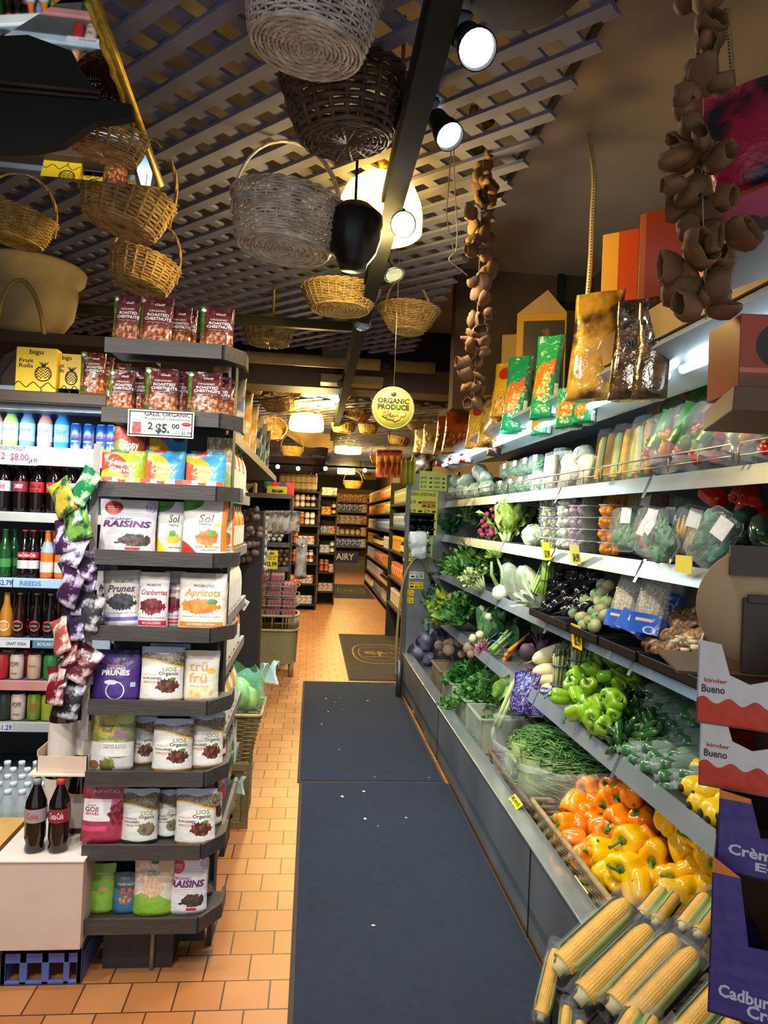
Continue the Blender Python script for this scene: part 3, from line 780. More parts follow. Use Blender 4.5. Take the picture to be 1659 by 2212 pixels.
G['raisin'] = design('ece6ea', (('e', .24, .84, .16, .13, 'c8362c'), ('e', .9, .9, .1, .14, '9a7ab0', 'd8c8e0', 22), ('e', .66, .25, .27, .12, '2a2024', '54403c', 24), ('e', .35, .2, .05, .02, '3a2a2c'), ('r', .5, .07, .76, .12, 'c03a34')) + tuple(('r', .12, z, .88, z+.006, 'a09aa8') for z in (.36, .4, .44, .48, .7, .74, .78)), .45)
G['sol_mango'] = design('e9e4da', (('e', 0, 1.0, .45, .2, '4a9a3a'), ('w', .28, -.62, .03, 8, 'b8342c'), ('e', .58, .33, .26, .14, 'e8a030', 'd86a2c', 5), ('e', .68, .42, .12, .05, '5a9a3a'), ('r', .88, .1, 1, 1, 'e8862c'), ('e', .8, .56, .07, .03, 'e8c23c')), .45)
G['sol_ban'] = design('e9e6dc', (('e', 0, 1.0, .6, .2, '5aa23a'), ('w', .34, -.75, .03, 6, 'e6c82c'), ('e', .62, .3, .26, .1, 'ecd23c', 'd0b028', 5), ('e', .6, .4, .12, .06, '4a9a3c')), .45)
G['prune'] = design('d8d0c4', (('w', .3, .0, .04, 5, 'eeeaf0'), ('e', .5, .44, .38, .15, '1c1a22', '3c3844', 8), ('r', .05, .1, 1, .17, '7a6ab8'), ('w', 1.1, 0, 0, 1, 'd8d0c4') if 0 else ('r', .02, .9, .98, 1, 'c8bca8')), .45)
G['cran'] = design('e6dede', (('r', 0, .86, 1, 1, 'c8bcae'), ('e', .48, .4, .42, .14, 'a8283c', '5c1424', 10), ('r', .03, .06, .97, .15, 'c8283c')), .45)
G['apri'] = design('e9e2d4', (('r', 0, .9, .75, 1, 'b8ac98'), ('e', .45, .42, .42, .13, 'f0a23a', 'd8742c', 6), ('e', .72, .5, .12, .05, '5c8a3c'), ('r', .03, .06, .97, .15, 'f08a2c')), .45)
G['purple'] = design('4a2f7c', (('e', .52, .22, .2, .2, 'e8e4f0'), ('e', .52, .22, .175, .18, '4a2f7c'), ('e', .42, .4, .14, .05, 'e8e4f0'), ('r', .83, .3, .93, .4, 'a8c8d8'), ('r', 0, .93, 1, 1, '3c2668')), .35)
G['lios'] = design('e8e4da', (('r', 0, .88, 1, 1, 'b4c8dc'), ('w', .87, .02, .02, 9, 'b09a68', '5c5440', 34), ('w', .79, -.12, .02, 5, 'e8b84a'), ('w', .765, -.13, .02, 5, 'ece8e0'), ('e', .66, .3, .25, .12, '8a4a30', '4c2418', 9), ('e', .78, .42, .07, .03, '5c8a3c'), ('w', .05, 0, .01, 9, 'd8a040')), .4)
G['lios_fig'] = design('e6e4da', (('r', 0, .88, 1, 1, 'b4c0cc'), ('w', .9, 0, .03, 9, '9a8458', '4c4434', 30), ('w', .74, -.1, .02, 5, 'c8b060'), ('w', .71, -.1, .02, 5, 'e8e6de'), ('e', .72, .28, .22, .12, '4c4a64', '8a7a50', 7), ('w', .06, 0, .01, 9, '3c4a38')), .4)
G['tru'] = design('e4dcc8', (('e', .35, .93, .22, .06, 'ecd8a8'), ('e', .8, .6, .12, .06, 'e8b458'), ('e', .5, .17, .4, .1, 'e0b860', 'f0e0b0', 7)), .45)
G['sunny'] = design('8a8c60', (('e', .35, .8, .32, .22, '6f8a34', 'c8b84a', 5), ('e', .76, .9, .22, .09, 'b8c860'), ('e', .7, .63, .16, .05, 'b06a88'), ('r', 0, .25, 1, .52, 'e8e4dc'), ('r', 0, .5, 1, .54, '8a8a3a'), ('w', .25, 0, .03, 7, 'cfcbc8'), ('e', .45, .1, .18, .12, '8a8c34', '5c5a24', 5), ('e', .14, .1, .12, .08, '8a5434')), .4)
G['navitas'] = design('a8384c', (('r', .02, .36, .66, .72, 'ece6e4'), ('r', .66, .62, 1, .72, 'e05a8c'), ('r', 0, .2, .6, .28, 'e04a78'), ('e', .85, .48, .22, .2, 'b83040', '6c1c28', 14)), .4)
G['ziba'] = design('e4ddcc', (('r', 0, .6, 1, 1, 'e6dece', 'c8b090', 9), ('w', .34, 0, .12, 4, '8ab83c'), ('e', .48, .52, .28, .17, 'c8906c', 'e8c8a8', 24), ('e', .5, .96, .1, .04, '3a5a34')), .45)
G['greenbag'] = design('7aa834', (('e', .25, .35, .22, .1, 'e0b83c'), ('w', .3, .3, .08, 8, '8aba3e'), ('e', .6, .5, .14, .04, 'e08a7c')), .4)
G['bluebag'] = design('3c4c54', (('w', .6, -.1, .03, 7, '4a7088'), ('w', .3, 0, .05, 7, '3a6a8c'), ('e', .5, .36, .25, .1, 'c8a890', '8a5a3c', 9)), .4)
G['ziba2'] = design('dcd8c8', (('r', 0, .55, 1, 1, 'ded8c8', 'a88c5c', 10), ('w', .4, 0, .1, 4, 'a8c85c')), .45)
WT, BK, PUR = 'f4f0ea', '221e22', '6a2f6c'
TX_ = {
 'chest': [('Galil', .08, .86, .05, .3, 'f0d8d0', .02, .3), ('ORGANIC', .05, .73, .045, .5, 'e8dcd4'), ('ROASTED', .08, .65, .06, .62, WT, .025), ('CHESTNUTS', .08, .57, .06, .74, WT, .025), ('SHELLED & READY TO EAT', .08, .5, .022, .62, 'd8c8b8', 0)],
 'happy_green': [('Häppy', 0, .64, .13, .6, WT, .035), ('Candy', 0, .46, .13, .6, WT, .035), ('0g', .3, .9, .04, .1, WT)],
 'happy_blue': [('Häppy', 0, .62, .13, .6, WT, .035), ('Candy', 0, .44, .13, .6, WT, .035), ('70%', -.18, .93, .04, .16, WT)],
 'happy_red': [('Häppy', 0, .7, .14, .6, WT, .03), ('Candy', 0, .48, .14, .6, WT, .03), ('APPLE', 0, .2, .06, .3, 'e8d0a0')],
 'raisin': [('ORGANIC', -.14, .635, .045, .46, PUR, .02), ('RAISINS', -.02, .54, .115, .84, PUR, .045, .15), ('MADE IN', -.27, .86, .025, .2, WT, .01), ('NATURE', -.27, .82, .025, .2, WT, .01), ('NET WT 15 OZ', .2, .03, .02, .3, BK, 0)],
 'sol_mango': [('Sharing Size', -.3, .9, .03, .3, '1d4a1c', 0), ('Sol', .02, .67, .15, .34, '8a8478', .01, .2), ('SIMPLE.', .02, .57, .03, .3, '6a6458'), ('CHILI MANGO', .08, .17, .035, .52, '5c7a3c', .01), ('ORGANIC', .12, .12, .03, .36, '6a6a4c', .01)],
 'sol_ban': [('Sharing Size', -.3, .9, .03, .3, '1d4a1c', 0), ('Sol', .1, .67, .15, .38, '4a463c', .01, .2), ('SIMPLE.', .12, .55, .035, .36, '4a463c'), ('BANANA', .2, .14, .035, .4, '5c5a3c')],
 'prune': [('PROBIOTIC', .06, .8, .05, .5, '3a3634', .01), ('Prunes', -.02, .67, .13, .72, '4a3a58', .02, .3), ('DELICIOUSLY PLUMP DRIED PRUNES', 0, .24, .024, .8, '6a6460', 0)],
 'cran': [('PROBIOTIC', .0, .77, .045, .48, '3a3634', .01), ('Cranberries', -.0, .64, .1, .86, 'a8283c', .015, .3), ('DELICIOUS DRIED CRANBERRIES', 0, .2, .022, .8, '6a6460', 0), ('80 CALORIES', 0, .105, .035, .6, WT)],
 'apri': [('PROBIOTIC', .02, .77, .05, .44, '5a5650', .01), ('Apricots', .0, .65, .13, .76, 'f0882c', .02, .2), ('DELICIOUSLY PLUMP AND SUCCULENT', 0, .24, .022, .8, '6a6460', 0), ('NO ADDED SUGAR', 0, .105, .035, .6, WT)],
 'purple': [('ORGANIC', -.03, .75, .045, .34, 'e8a070'), ('SOFT DRIED', 0, .69, .05, .4, WT, .01), ('PRUNES', 0, .6, .11, .58, WT, .04)],
 'lios': [('LIOS', .18, .595, .075, .32, '7a9a3c', .01), ('Organic', .16, .52, .065, .44, '3c3c34', .01), ('ORGANIC', -.25, .5, .035, .34, 'c8b088', 0), ('SUN-DRIED', -.2, .43, .04, .44, '4a4038', .015), ('APRICOT', -.23, .36, .045, .36, 'd88a4c', .015)],
 'lios_fig': [('LIOS', .2, .57, .075, .3, '8a9a3c', .01), ('Organic', .2, .5, .06, .4, '3c3c34', .01), ('ORGANIC', -.22, .47, .04, .36, '5a5444', 0), ('SUN-DRIED', -.2, .41, .04, .44, '4a4038', .015), ('TURKISH FIGS', -.18, .35, .035, .46, '8a8448', .01)],
 'tru': [('trü', -.05, .68, .2, .5, 'd8a860', .01), ('frü', -.05, .46, .2, .5, 'd8a860', .01), ("Nature's Peaches", 0, .3, .03, .5, 'b0946a', 0)],
 'sunny': [('Sunny', -.12, .78, .07, .3, '5c4424', .01, .3), ('Fruit', -.12, .7, .07, .24, '5c4424', .01, .3), ('ORGANIC FIGS', .02, .52, .03, .6, 'f0ecd8', .01), ('TENDER & JUICY', .08, .45, .028, .5, '7a7a6a', 0), ('DRIED SMYRNA FIGS', .08, .41, .028, .5, '7a7a6a', 0)],
 'navitas': [('NAVITAS', .03, .84, .055, .56, 'e8c8b8', .01), ('GOJI', -.26, .55, .085, .3, '8a2c3c', .01), ('BERRIES', -.24, .48, .04, .3, '8a2c3c', 0), ('ORGANIC', -.27, .62, .025, .2, '8a2c3c', 0)],
 'ziba': [('ZIBA', 0, .77, .085, .34, '4c8a7c', .01)], 'ziba2': [('ZIBA', 0, .75, .08, .36, '4c8a7c', .01)],
 'greenbag': [('ORGANIC', .0, .8, .04, .5, 'd8e8b0')],
 'bluebag': [('TIGER NUT', .0, .72, .055, .6, 'd8d8d0'), ('SUN', .1, .56, .14, .5, 'd8603c', .04)],
}
LB = {'chest': 'brown and green chestnut pouch', 'happy_green': 'lime and red candy pouch', 'happy_blue': 'blue and yellow candy pouch', 'happy_red': 'dark red apple candy pouch', 'raisin': 'white raisin pouch with purple lettering',
      'sol_mango': 'white chili mango pouch', 'sol_ban': 'white and yellow banana chip pouch', 'prune': 'grey probiotic prune pouch', 'cran': 'white and red cranberry pouch', 'apri': 'white and orange apricot pouch',
      'purple': 'deep purple prune pouch', 'lios': 'white sun-dried apricot pouch', 'lios_fig': 'white sun-dried fig pouch', 'tru': 'cream freeze-dried peach pouch', 'sunny': 'green and white dried fig pouch',
      'navitas': 'dark pink goji berry pouch', 'ziba': 'cream and green nut pouch with round picture', 'ziba2': 'cream and pale green nut pouch', 'greenbag': 'plain lime green pouch', 'bluebag': 'dark blue tiger nut pouch'}
SH = ['top', 'second', 'third', 'fourth', 'fifth', 'sixth', 'seventh', 'eighth', 'bottom']
def stand(t, x0, x1, y0, y1, Y, zb, rz=0.0, lean=.07, h0=.2):
    """place with base centre at the pixel (x, y1), resting at height zb, sized to the pixels"""
    p = P((x0+x1)/2, y1, Y=Y); dist = Y
    p.z = zb; t.location = p; t.rotation_euler = (-lean, 0, rz); return t
USED = {}
def up(kind, shelf, x0, x1, y0, y1, back=0.0, where='', rz=0, d=.04, lean=.08, roll=0):
    zb = UZ[shelf] + .0; Y = UY + .045 + back
    u = Y/F; w = (x1-x0)*u*.99; top = P((x0+x1)/2, y0, Y=Y).z; h = top - zb + .002
    lab = LB[kind].replace('with round picture', '') .replace('  ', ' ') + ' ' + where
    t = pouch(w, h, d, G[kind], lab, TX_[kind], wave=.002)
    p = P((x0+x1)/2, (y0+y1)/2, Y=Y); t.location = (p.x, Y, zb - .012); t.rotation_euler = (-lean, roll, rz)
    t['group'] = 'snack pouches on the end-cap shelves'
    return t
up('chest', 0, 243, 302, 630, 725, .02, 'leftmost on the top shelf', rz=-.1)
up('chest', 0, 300, 372, 634, 728, .03, 'in front, second on the top shelf')
up('chest', 0, 360, 413, 656, 732, .1, 'third from the left on the top shelf, partly hidden')
up('chest', 0, 395, 425, 662, 734, .15, 'farthest back on the top shelf')
up('chest', 0, 433, 505, 657, 738, .05, 'alone at the right of the top shelf', rz=.05)
up('chest', 1, 236, 290, 792, 880, .01, 'leftmost above the price sign, on the second shelf')
up('chest', 1, 284, 316, 795, 882, .07, 'wedged second on the second shelf, showing a narrow strip')
up('chest', 1, 313, 385, 788, 886, .0, 'in the middle of the second shelf')
up('chest', 1, 352, 408, 794, 888, .06, 'behind the middle one on the second shelf')
up('chest', 1, 405, 478, 796, 890, .0, 'front right on the second shelf')
up('chest', 1, 435, 499, 806, 892, .06, 'second from the right on the second shelf')
up('chest', 1, 470, 507, 815, 892, .12, 'rightmost at the back of the second shelf')
up('happy_red', 2, 246, 312, 915, 1010, .14, 'high at the back left of the third shelf')
up('happy_blue', 2, 322, 402, 935, 1010, .14, 'at the back middle of the third shelf')
up('happy_green', 2, 220, 314, 966, 1036, .03, 'front left on the third shelf', d=.05)
up('happy_blue', 2, 313, 399, 967, 1038, .03, 'front middle on the third shelf', d=.05)
up('happy_blue', 2, 411, 480, 969, 1038, .09, 'behind the front right one on the third shelf', d=.05)
up('happy_blue', 2, 402, 487, 975, 1040, .03, 'front right on the third shelf', d=.05)
up('ziba2', 2, 445, 500, 938, 1045, .12, 'leaning at the right end of the third shelf')
for i, (a, b, c) in enumerate(((224, 303, 'd8b8a0'), (305, 390, 'b8c8d8'), (394, 480, 'b8c8d8'))):
    Y = UY + .012; u = Y/F; w = (b-a)*u
    t = carton(w, .034, .06, design(c, (('r', .0, .3, .25, 1, ['d05a6a', 'd05a50', 'd86a50'][i]), ('r', .5, 0, .62, 1, 'e8c040'), ('r', .85, 0, 1, 1, ['a8b83c', 'c85040', 'c85040'][i])), .5),
               'open display tray holding the candy pouches, ' + nth(i, 3) + ' on the third shelf', [('70%', 0, .5, .5, .2, 'c8322c', .03), ('LESS SUGAR', -.25, .5, .2, .2, WT)], 'display tray', 'display_tray')
    t.location = (P((a+b)/2, 1030, Y=Y).x, Y - .004, UZ[2] - .012)
up('raisin', 3, 217, 335, 1073, 1193, .03, 'large, leftmost on the fourth shelf', d=.06)
up('sol_ban', 3, 316, 350, 1080, 1195, .1, 'mostly hidden behind the raisin pouch')
up('sol_ban', 3, 340, 398, 1077, 1196, .05, 'middle of the fourth shelf')
up('sol_mango', 3, 395, 490, 1075, 1198, .02, 'front right on the fourth shelf', d=.05)
up('sol_mango', 3, 455, 508, 1090, 1195, .12, 'far right of the fourth shelf', rz=.4)
up('prune', 4, 208, 252, 1228, 1335, .1, 'leftmost, at the back of the fifth shelf')
up('prune', 4, 228, 306, 1226, 1340, .05, 'large dark one in front, left of the fifth shelf', roll=-.06)
up('cran', 4, 300, 363, 1230, 1352, .01, 'front middle on the fifth shelf')
up('cran', 4, 352, 398, 1228, 1350, .07, 'tucked behind on the fifth shelf')
up('apri', 4, 388, 487, 1232, 1355, .01, 'front right on the fifth shelf', d=.05)
up('apri', 4, 440, 490, 1250, 1352, .08, 'peeking out at the right end of the fifth shelf')
up('purple', 5, 202, 300, 1408, 1510, .02, 'front left on the sixth shelf', d=.05)
up('purple', 5, 206, 302, 1398, 1508, .1, 'behind the front one on the sixth shelf', d=.04)
up('lios', 5, 305, 395, 1392, 1511, .01, 'front middle on the sixth shelf', d=.05)
up('lios', 5, 322, 407, 1385, 1511, .09, 'hidden behind the front middle one on the sixth shelf', d=.04)
up('tru', 5, 396, 472, 1400, 1512, .03, 'front right on the sixth shelf', d=.05)
up('sunny', 6, 196, 288, 1536, 1665, .02, 'leftmost on the seventh shelf', d=.05)
up('lios', 6, 278, 335, 1543, 1666, .08, 'behind, second on the seventh shelf')
up('lios', 6, 331, 415, 1548, 1668, .01, 'front middle on the seventh shelf', d=.05)
up('lios', 6, 410, 482, 1535, 1668, .05, 'front right on the seventh shelf', d=.05, rz=.15)
up('lios', 6, 450, 492, 1530, 1660, .16, 'turned sideways at the right end of the seventh shelf', rz=.7)
up('navitas', 7, 178, 272, 1685, 1828, .02, 'leftmost on the eighth shelf', d=.05)
up('lios_fig', 7, 265, 340, 1700, 1826, .01, 'front, second on the eighth shelf', d=.05)
up('lios_fig', 7, 337, 388, 1702, 1826, .05, 'tucked behind in the middle of the eighth shelf')
up('lios', 7, 380, 465, 1700, 1828, .0, 'front right on the eighth shelf', d=.05)
up('lios', 7, 440, 484, 1675, 1810, .15, 'turned sideways at the end of the eighth shelf', rz=.7)
up('greenbag', 8, 194, 246, 1862, 1985, .03, 'leftmost on the bottom shelf')
up('bluebag', 8, 243, 300, 1880, 1985, .03, 'second on the bottom shelf', d=.05)
up('ziba', 8, 290, 373, 1855, 1987, .01, 'in the middle of the bottom shelf', d=.05)
up('raisin', 8, 364, 447, 1848, 1986, .02, 'right on the bottom shelf', d=.05)
up('bluebag', 8, 425, 462, 1900, 1975, .14, 'pale, crumpled at the right end of the bottom shelf', rz=.6)
# price sign clipped on the second shelf
t = card('price_sign', .2145, .088, 'eeecea', 'white price sign for roasted chestnuts clipped to the second shelf', 'price sign', border='181818')
text('GALIL ORGANIC', .0135, bkt, t, .02, .031, .15, -.0045, .02); text('Roasted chestnuts', .0095, ink('4a4a4a'), t, .02, .0165, .145, -.0045, .005)
text('2', .024, bkt, t, -.034, -.009, .016, -.0045, .03); text('FOR', .006, bkt, t, -.021, -.01, .01, -.0045, .005); text('$5.', .03, bkt, t, .006, -.016, .045, -.0045, .04); text('00', .017, bkt, t, .048, -.007, .025, -.0045, .03)
text('3.5oz', .008, bkt, t, .05, -.028, .022, -.0045, 0); text('$2.99', .011, bkt, t, .084, -.028, .032, -.0045, .01); text('Each', .008, bkt, t, .08, -.014, .02, -.0045, 0)
bx('product_picture', design('a83c34', (('e', .5, .4, .4, .3, 'c88a5c', '6a2e1c', 5),)), -.092, -.064, -.0048, -.003, -.035, .003, t)
MB().lathe([(.016, 0), (.013, .0012)], 18).xf(Matrix.Translation((.083, -.003, .002)) @ Matrix.Rotation(PI/2, 4, 'X') @ Matrix.Diagonal((1, .42, 1, 1))).build('brand_oval', ink('b02c2c'), t)
t.location = P(348, 916, Y=UY-.035)
mb = MB().tube([(-.07, .005, .04), (-.07, .03, .055)], .002, 4).tube([(.07, .005, .04), (.07, .03, .055)], .002, 4); mb.build('clip', chrome, t)

# boxes and pouches on the board above the cooler
WZ = 2.07
def on_board(t, x0, x1, y0, y1, Y, rz=0):
    p = P((x0+x1)/2, y1, Y=Y); t.location = (p.x, Y, WZ); t.rotation_euler = (0, 0, rz); return t
def bigu(x0, x1, y0, y1, Y, lab, w2):
    w, h = (x1-x0)*Y/F, (y1-y0)*Y/F
    t = carton(w, h, .06, design('ecc81c', ()), lab, [('bigu', 0, .9, .11, .34, '3a1c1c', .02), ('Fruit', -.25, .7, .09, .34, '3a1c1c', .02), ('Rolls', -.25, .585, .09, .34, '3a1c1c', .02), ('5', .15, .06, .07, .06, '3a1c1c', .02)], 'box', 'fruit_roll_box')
    mb = MB(); c = (w*.18, h*.42)
    pts = [(c[0] + w*.2*math.cos(a*PI/10), -.001, c[1] + h*.16*math.sin(a*PI/10)) for a in range(20)]
    mb.tube(pts, .0028, 5, True)
    for k in range(4): mb.tube([(c[0] - w*.17 + w*.34*i/6, -.001, c[1] - h*.1 + k*h*.065 + (.012 if i % 2 else 0)) for i in range(7)], .0022, 4)
    for a in (-.6, -.2, .3, .7): mb.tube([(c[0], -.001, c[1] + h*.16), (c[0] + .03*a, -.001, c[1] + h*.27)], [.004, .001], 4)
    mb.tube([(-w*.5 + w*i/16, -.001, h*.17 + .012*math.sin(i*1.1)) for i in range(17)], .002, 4)
    mb.build('pineapple_print', ink('3a1c1c'), t)
    return on_board(t, x0, x1, y0, y1, Y)
bigu(35, 116, 755, 848, 3.24, 'yellow fruit roll box with purple pineapple print, front left on the board', 0)
bigu(112, 170, 765, 852, 3.28, 'yellow fruit roll box right of and partly behind the other yellow box', 0)
for (x0, x1, y0, Y, lab) in ((174, 224, 765, 3.25, 'right of the yellow boxes on the board'), (205, 242, 768, 3.31, 'second, behind, on the board right of the yellow boxes'), (236, 278, 775, 3.36, 'third, at the end of the board')):
    w = (x1-x0)*Y/F; h = (855-y0)*Y/F
    t = pouch(w, h, .04, G['chest'], LB['chest'] + ' ' + lab, TX_['chest'], wave=.004); on_board(t, x0, x1, y0, 855, Y, .1); t['group'] = 'chestnut pouches on the board'
t = thing('carved_board', 'dark brown rounded wooden shape standing behind the yellow boxes', 'board', (P(70, 755, Y=3.5).x, 3.45, WZ))
MB().prism([(-.13, 0), (.13, 0), (.12, .13), (.03, .2), (-.05, .22), (-.1, .19), (-.13, .1)], 0, .03).build('board_body', mat('4a3c34', rough=.5), t, smooth=False, bevel=.006)
MB().prism([(-.13, 0), (-.11, 0), (-.11, .1), (-.05, .19), (-.05, .22), (-.1, .19), (-.13, .1)], -.012, 0).build('edge_band', mat('2e2522', rough=.5), t, smooth=False)

# ================================================================== bottles and cans
def cyl_text(s, r, z, h, w, c, t, bold=.015, ang=0):
    """lettering wrapped round a bottle of radius r, facing -Y"""
    k = text(s, h, ink(c), None, 0, z, w, 0, bold)
    me = k.data
    for v in me.vertices:
        a = v.co.x/r + ang; v.co = ((r+.0006)*math.sin(a), -(r+.0006)*math.cos(a), v.co.z)
    k.parent = t; return k
def bottle(name, prof, liq, label, cat='bottle', band=None, bandc='ece8e8', cap=None, capc='c03028', txt=None, band2=None, n=20, extra=None):
    """prof: (r, z) body profile; band: (z0, z1) printed label; cap: (r, z0, z1)"""
    t = thing(name, label, cat)
    def rad(z):
        for (r0, z0), (r1, z1) in zip(prof, prof[1:]):
            if z0 <= z <= z1: return r0 + (r1-r0)*(z-z0)/max(z1-z0, 1e-6)
        return prof[-1][0]
    MB().lathe([(.001, 0)] + prof, n).build('bottle_body', liq, t)
    if band:
        z0, z1 = band; k = 5
        MB().lathe([(rad(z0 + (z1-z0)*i/k) + .0008, z0 + (z1-z0)*i/k) for i in range(k+1)], n, cap=False).build('paper_label', bandc if not isinstance(bandc, str) else mat(bandc, rough=.4, var=.05), t)
        if txt:
            for (s, zf, hf, w, c) in txt: cyl_text(s, rad(z0 + (z1-z0)*zf) + .001, z0 + (z1-z0)*zf, hf*(z1-z0), w, c, t)
    if band2:
        z0, z1, c = band2
        MB().lathe([(rad(z0 + (z1-z0)*i/4) + .0009, z0 + (z1-z0)*i/4) for i in range(5)], n, cap=False).build('neck_label', mat(c, rough=.4, var=.05), t)
    if cap:
        MB().lathe([(cap[0], cap[1]), (cap[0], cap[2]-.002), (cap[0]-.002, cap[2])], 14).build('bottle_cap', mat(capc, rough=.4, var=.05), t)
    return t
cola = mat('140a08', rough=.08, var=0, coat=.5)
def liquid(c, r=.08): return mat(c, rough=r, var=0, coat=.4)
clear = mat('dfe8ee', rough=.06, alpha=.32, var=0, bump=.25, bscale=30)
PET = [(.026, .0), (.033, .012), (.031, .03), (.0335, .06), (.0315, .085), (.033, .1), (.033, .15), (.031, .17), (.018, .205), (.0135, .218), (.0135, .226)]
PETC = (.0145, .226, .243)
GLS = [(.028, 0), (.03, .01), (.03, .12), (.027, .145), (.014, .185), (.0125, .222), (.0135, .226)]
kinds = {}
def K_(key, fn):
    if key not in kinds: kinds[key] = Kind(fn())
    return kinds[key]
def row(specs, z, Y, base, group, depth=1, s=1.0):
    """specs: (px, key, label)"""
    n = len(specs)
    for i, (px, key, lab) in enumerate(specs):
        x = P(px, 1106 + 0, Y=Y).x
        # correct for camera roll: solve x at this height
        py = 1106
        for _ in range(3):
            q = P(px, py, Y=Y); py += (q.z - z) * F / Y
        x = P(px, py, Y=Y).x
        for d in range(depth):
            lb = lab if d == 0 else lab + ', ' + ['', 'second in its file', 'third in its file'][d]
            KB[key].put((x + (.006 if d else 0)*((-1)**i), Y + .075*d + .01*((i*7) % 3)/3, z), (0, 0, rnd.uniform(-.15, .15)), lb, group=group, scale=s)
KB = {}
coke_txt = [('Coca-Cola', .5, .55, .055, 'f4ecec')]
KB['coke'] = Kind(bottle('cola_bottle', PET, cola, 'x', band=(.1, .15), bandc='c0262a', cap=PETC, capc='c8302c', txt=coke_txt))
KB['dark'] = Kind(bottle('cola_bottle', PET, cola, 'x', band=(.1, .15), bandc='7c1c34', cap=PETC, capc='a02c3c', txt=[('CHERRY', .5, .4, .04, 'f0d8d8')]))
KB['diet'] = Kind(bottle('cola_bottle', PET, cola, 'x', band=(.1, .15), bandc='c4ccd4', cap=PETC, capc='b8bcc0', txt=[('Coke', .5, .7, .045, 'c8302c')]))
KB['zero'] = Kind(bottle('cola_bottle', PET, cola, 'x', band=(.1, .15), bandc='a8242a', cap=PETC, capc='1c1a1a', txt=[('Coca-Cola', .6, .4, .05, '1a1414'), ('zero sugar', .2, .2, .035, '1a1414')]))
EL = [(.03, 0), (.034, .008), (.034, .06), (.031, .07), (.034, .085), (.034, .115), (.028, .135), (.02, .15), (.019, .158)]
for k, c, bc in (('el_lime', 'b8d86a', 'b4d6c8'), ('el_blue', '6c94a8', '9cc4d4'), ('el_pink', 'd8988c', 'c4d4dc'), ('el_zero', '3a90cc', '7cc0e0')):
    KB[k] = Kind(bottle('sports_drink_bottle', EL, liquid(c, .15), 'x', band=(.03, .115), bandc=bc, cap=(.021, .155, .185), capc='2868c0', txt=[('Electrolit', .6, .2, .05, '2a5c9c')] + ([('ZERO', .42, .2, .04, '2a5c9c')] if k == 'el_zero' else [])))
CAN = [(.022, 0), (.028, .008), (.028, .118), (.024, .13), (.0245, .133)]
def can(key, w, h, body, txts, name='drink_can'):
    t = thing(name, 'x', 'can'); s = w; pr = [(.84*w, 0), (w, .06*h), (w, .89*h), (.86*w, .97*h), (.87*w, h)]
    b = MB().lathe([(.001, 0)] + pr, 20, cap=False); b.build('can_body', body, t)
    MB().lathe([(.87*w, h-.001), (.8*w, h-.003), (.001, h-.003)], 18, cap=False).build('can_lid', mat('c8ccd0', rough=.25, metal=.9), t)
    for (q, z, hh, ww, c) in txts: cyl_text(q, w, z*h, hh*h, ww, c, t)
    KB[key] = Kind(t)
can('redbull', .0265, .125, mat('2f6cc4', rough=.2, metal=.6, col2='c4ccd8', c2scale=14), [('Red Bull', .52, .15, .05, 'd82c48'), ('ENERGY', .3, .07, .03, 'dfe4ee')])
can('pop_w', .033, .125, mat('d8c4b4', rough=.35), [('POPPI', .6, .2, .04, '2a2422'), ('orange', .25, .1, .03, '6a4a3a')])
can('pop_c', .033, .125, mat('cfae94', rough=.35), [('olipop', .55, .12, .04, '8a5c44')])
can('lime', .033, .125, design('2c7a3c', (('e', .5, .5, .5, .3, 'c8d83c'),)), [])
can('red', .033, .125, mat('b02c30', rough=.3), [])
can('ginger', .033, .125, mat('8a9c3c', rough=.3, metal=.3), [('CANADA', .6, .12, .04, 'c83028'), ('DRY', .45, .12, .025, 'c83028')])
can('darkcan', .033, .125, mat('2c3a30', rough=.3), [])
can('orange', .033, .125, mat('c4704c', rough=.3), [])
can('lemon', .033, .125, mat('9aa83a', rough=.3), [])
KB['gcoke'] = Kind(bottle('glass_soda_bottle', GLS, cola, 'x', band=(.095, .125), bandc='b0282c', cap=(.0145, .222, .231), capc='a83030', txt=[('Coca-Cola', .5, .6, .05, 'f4ecec')], band2=(.045, .085, 'c8ccd0')))
KB['gorange'] = Kind(bottle('glass_soda_bottle', GLS, liquid('d8742c'), 'x', band=(.03, .08), bandc='d0ccc8', cap=(.0145, .222, .231), capc='c86a2c', band2=(.125, .175, '9ab4d8'), txt=None))
KB['gyellow'] = Kind(bottle('glass_soda_bottle', GLS, liquid('8a6a1c'), 'x', band=(.1, .14), bandc='c8c83c', cap=(.0145, .222, .231), capc='c8a838'))
KB['ggreen'] = Kind(bottle('glass_soda_bottle', GLS, liquid('1c4a24'), 'x', band=(.05, .09), bandc='3f8c3c', cap=(.0145, .222, .231), capc='2c5a34'))
BOY = [(.028, 0), (.03, .01), (.03, .095), (.026, .125), (.0145, .16), (.0125, .2), (.0135, .206)]
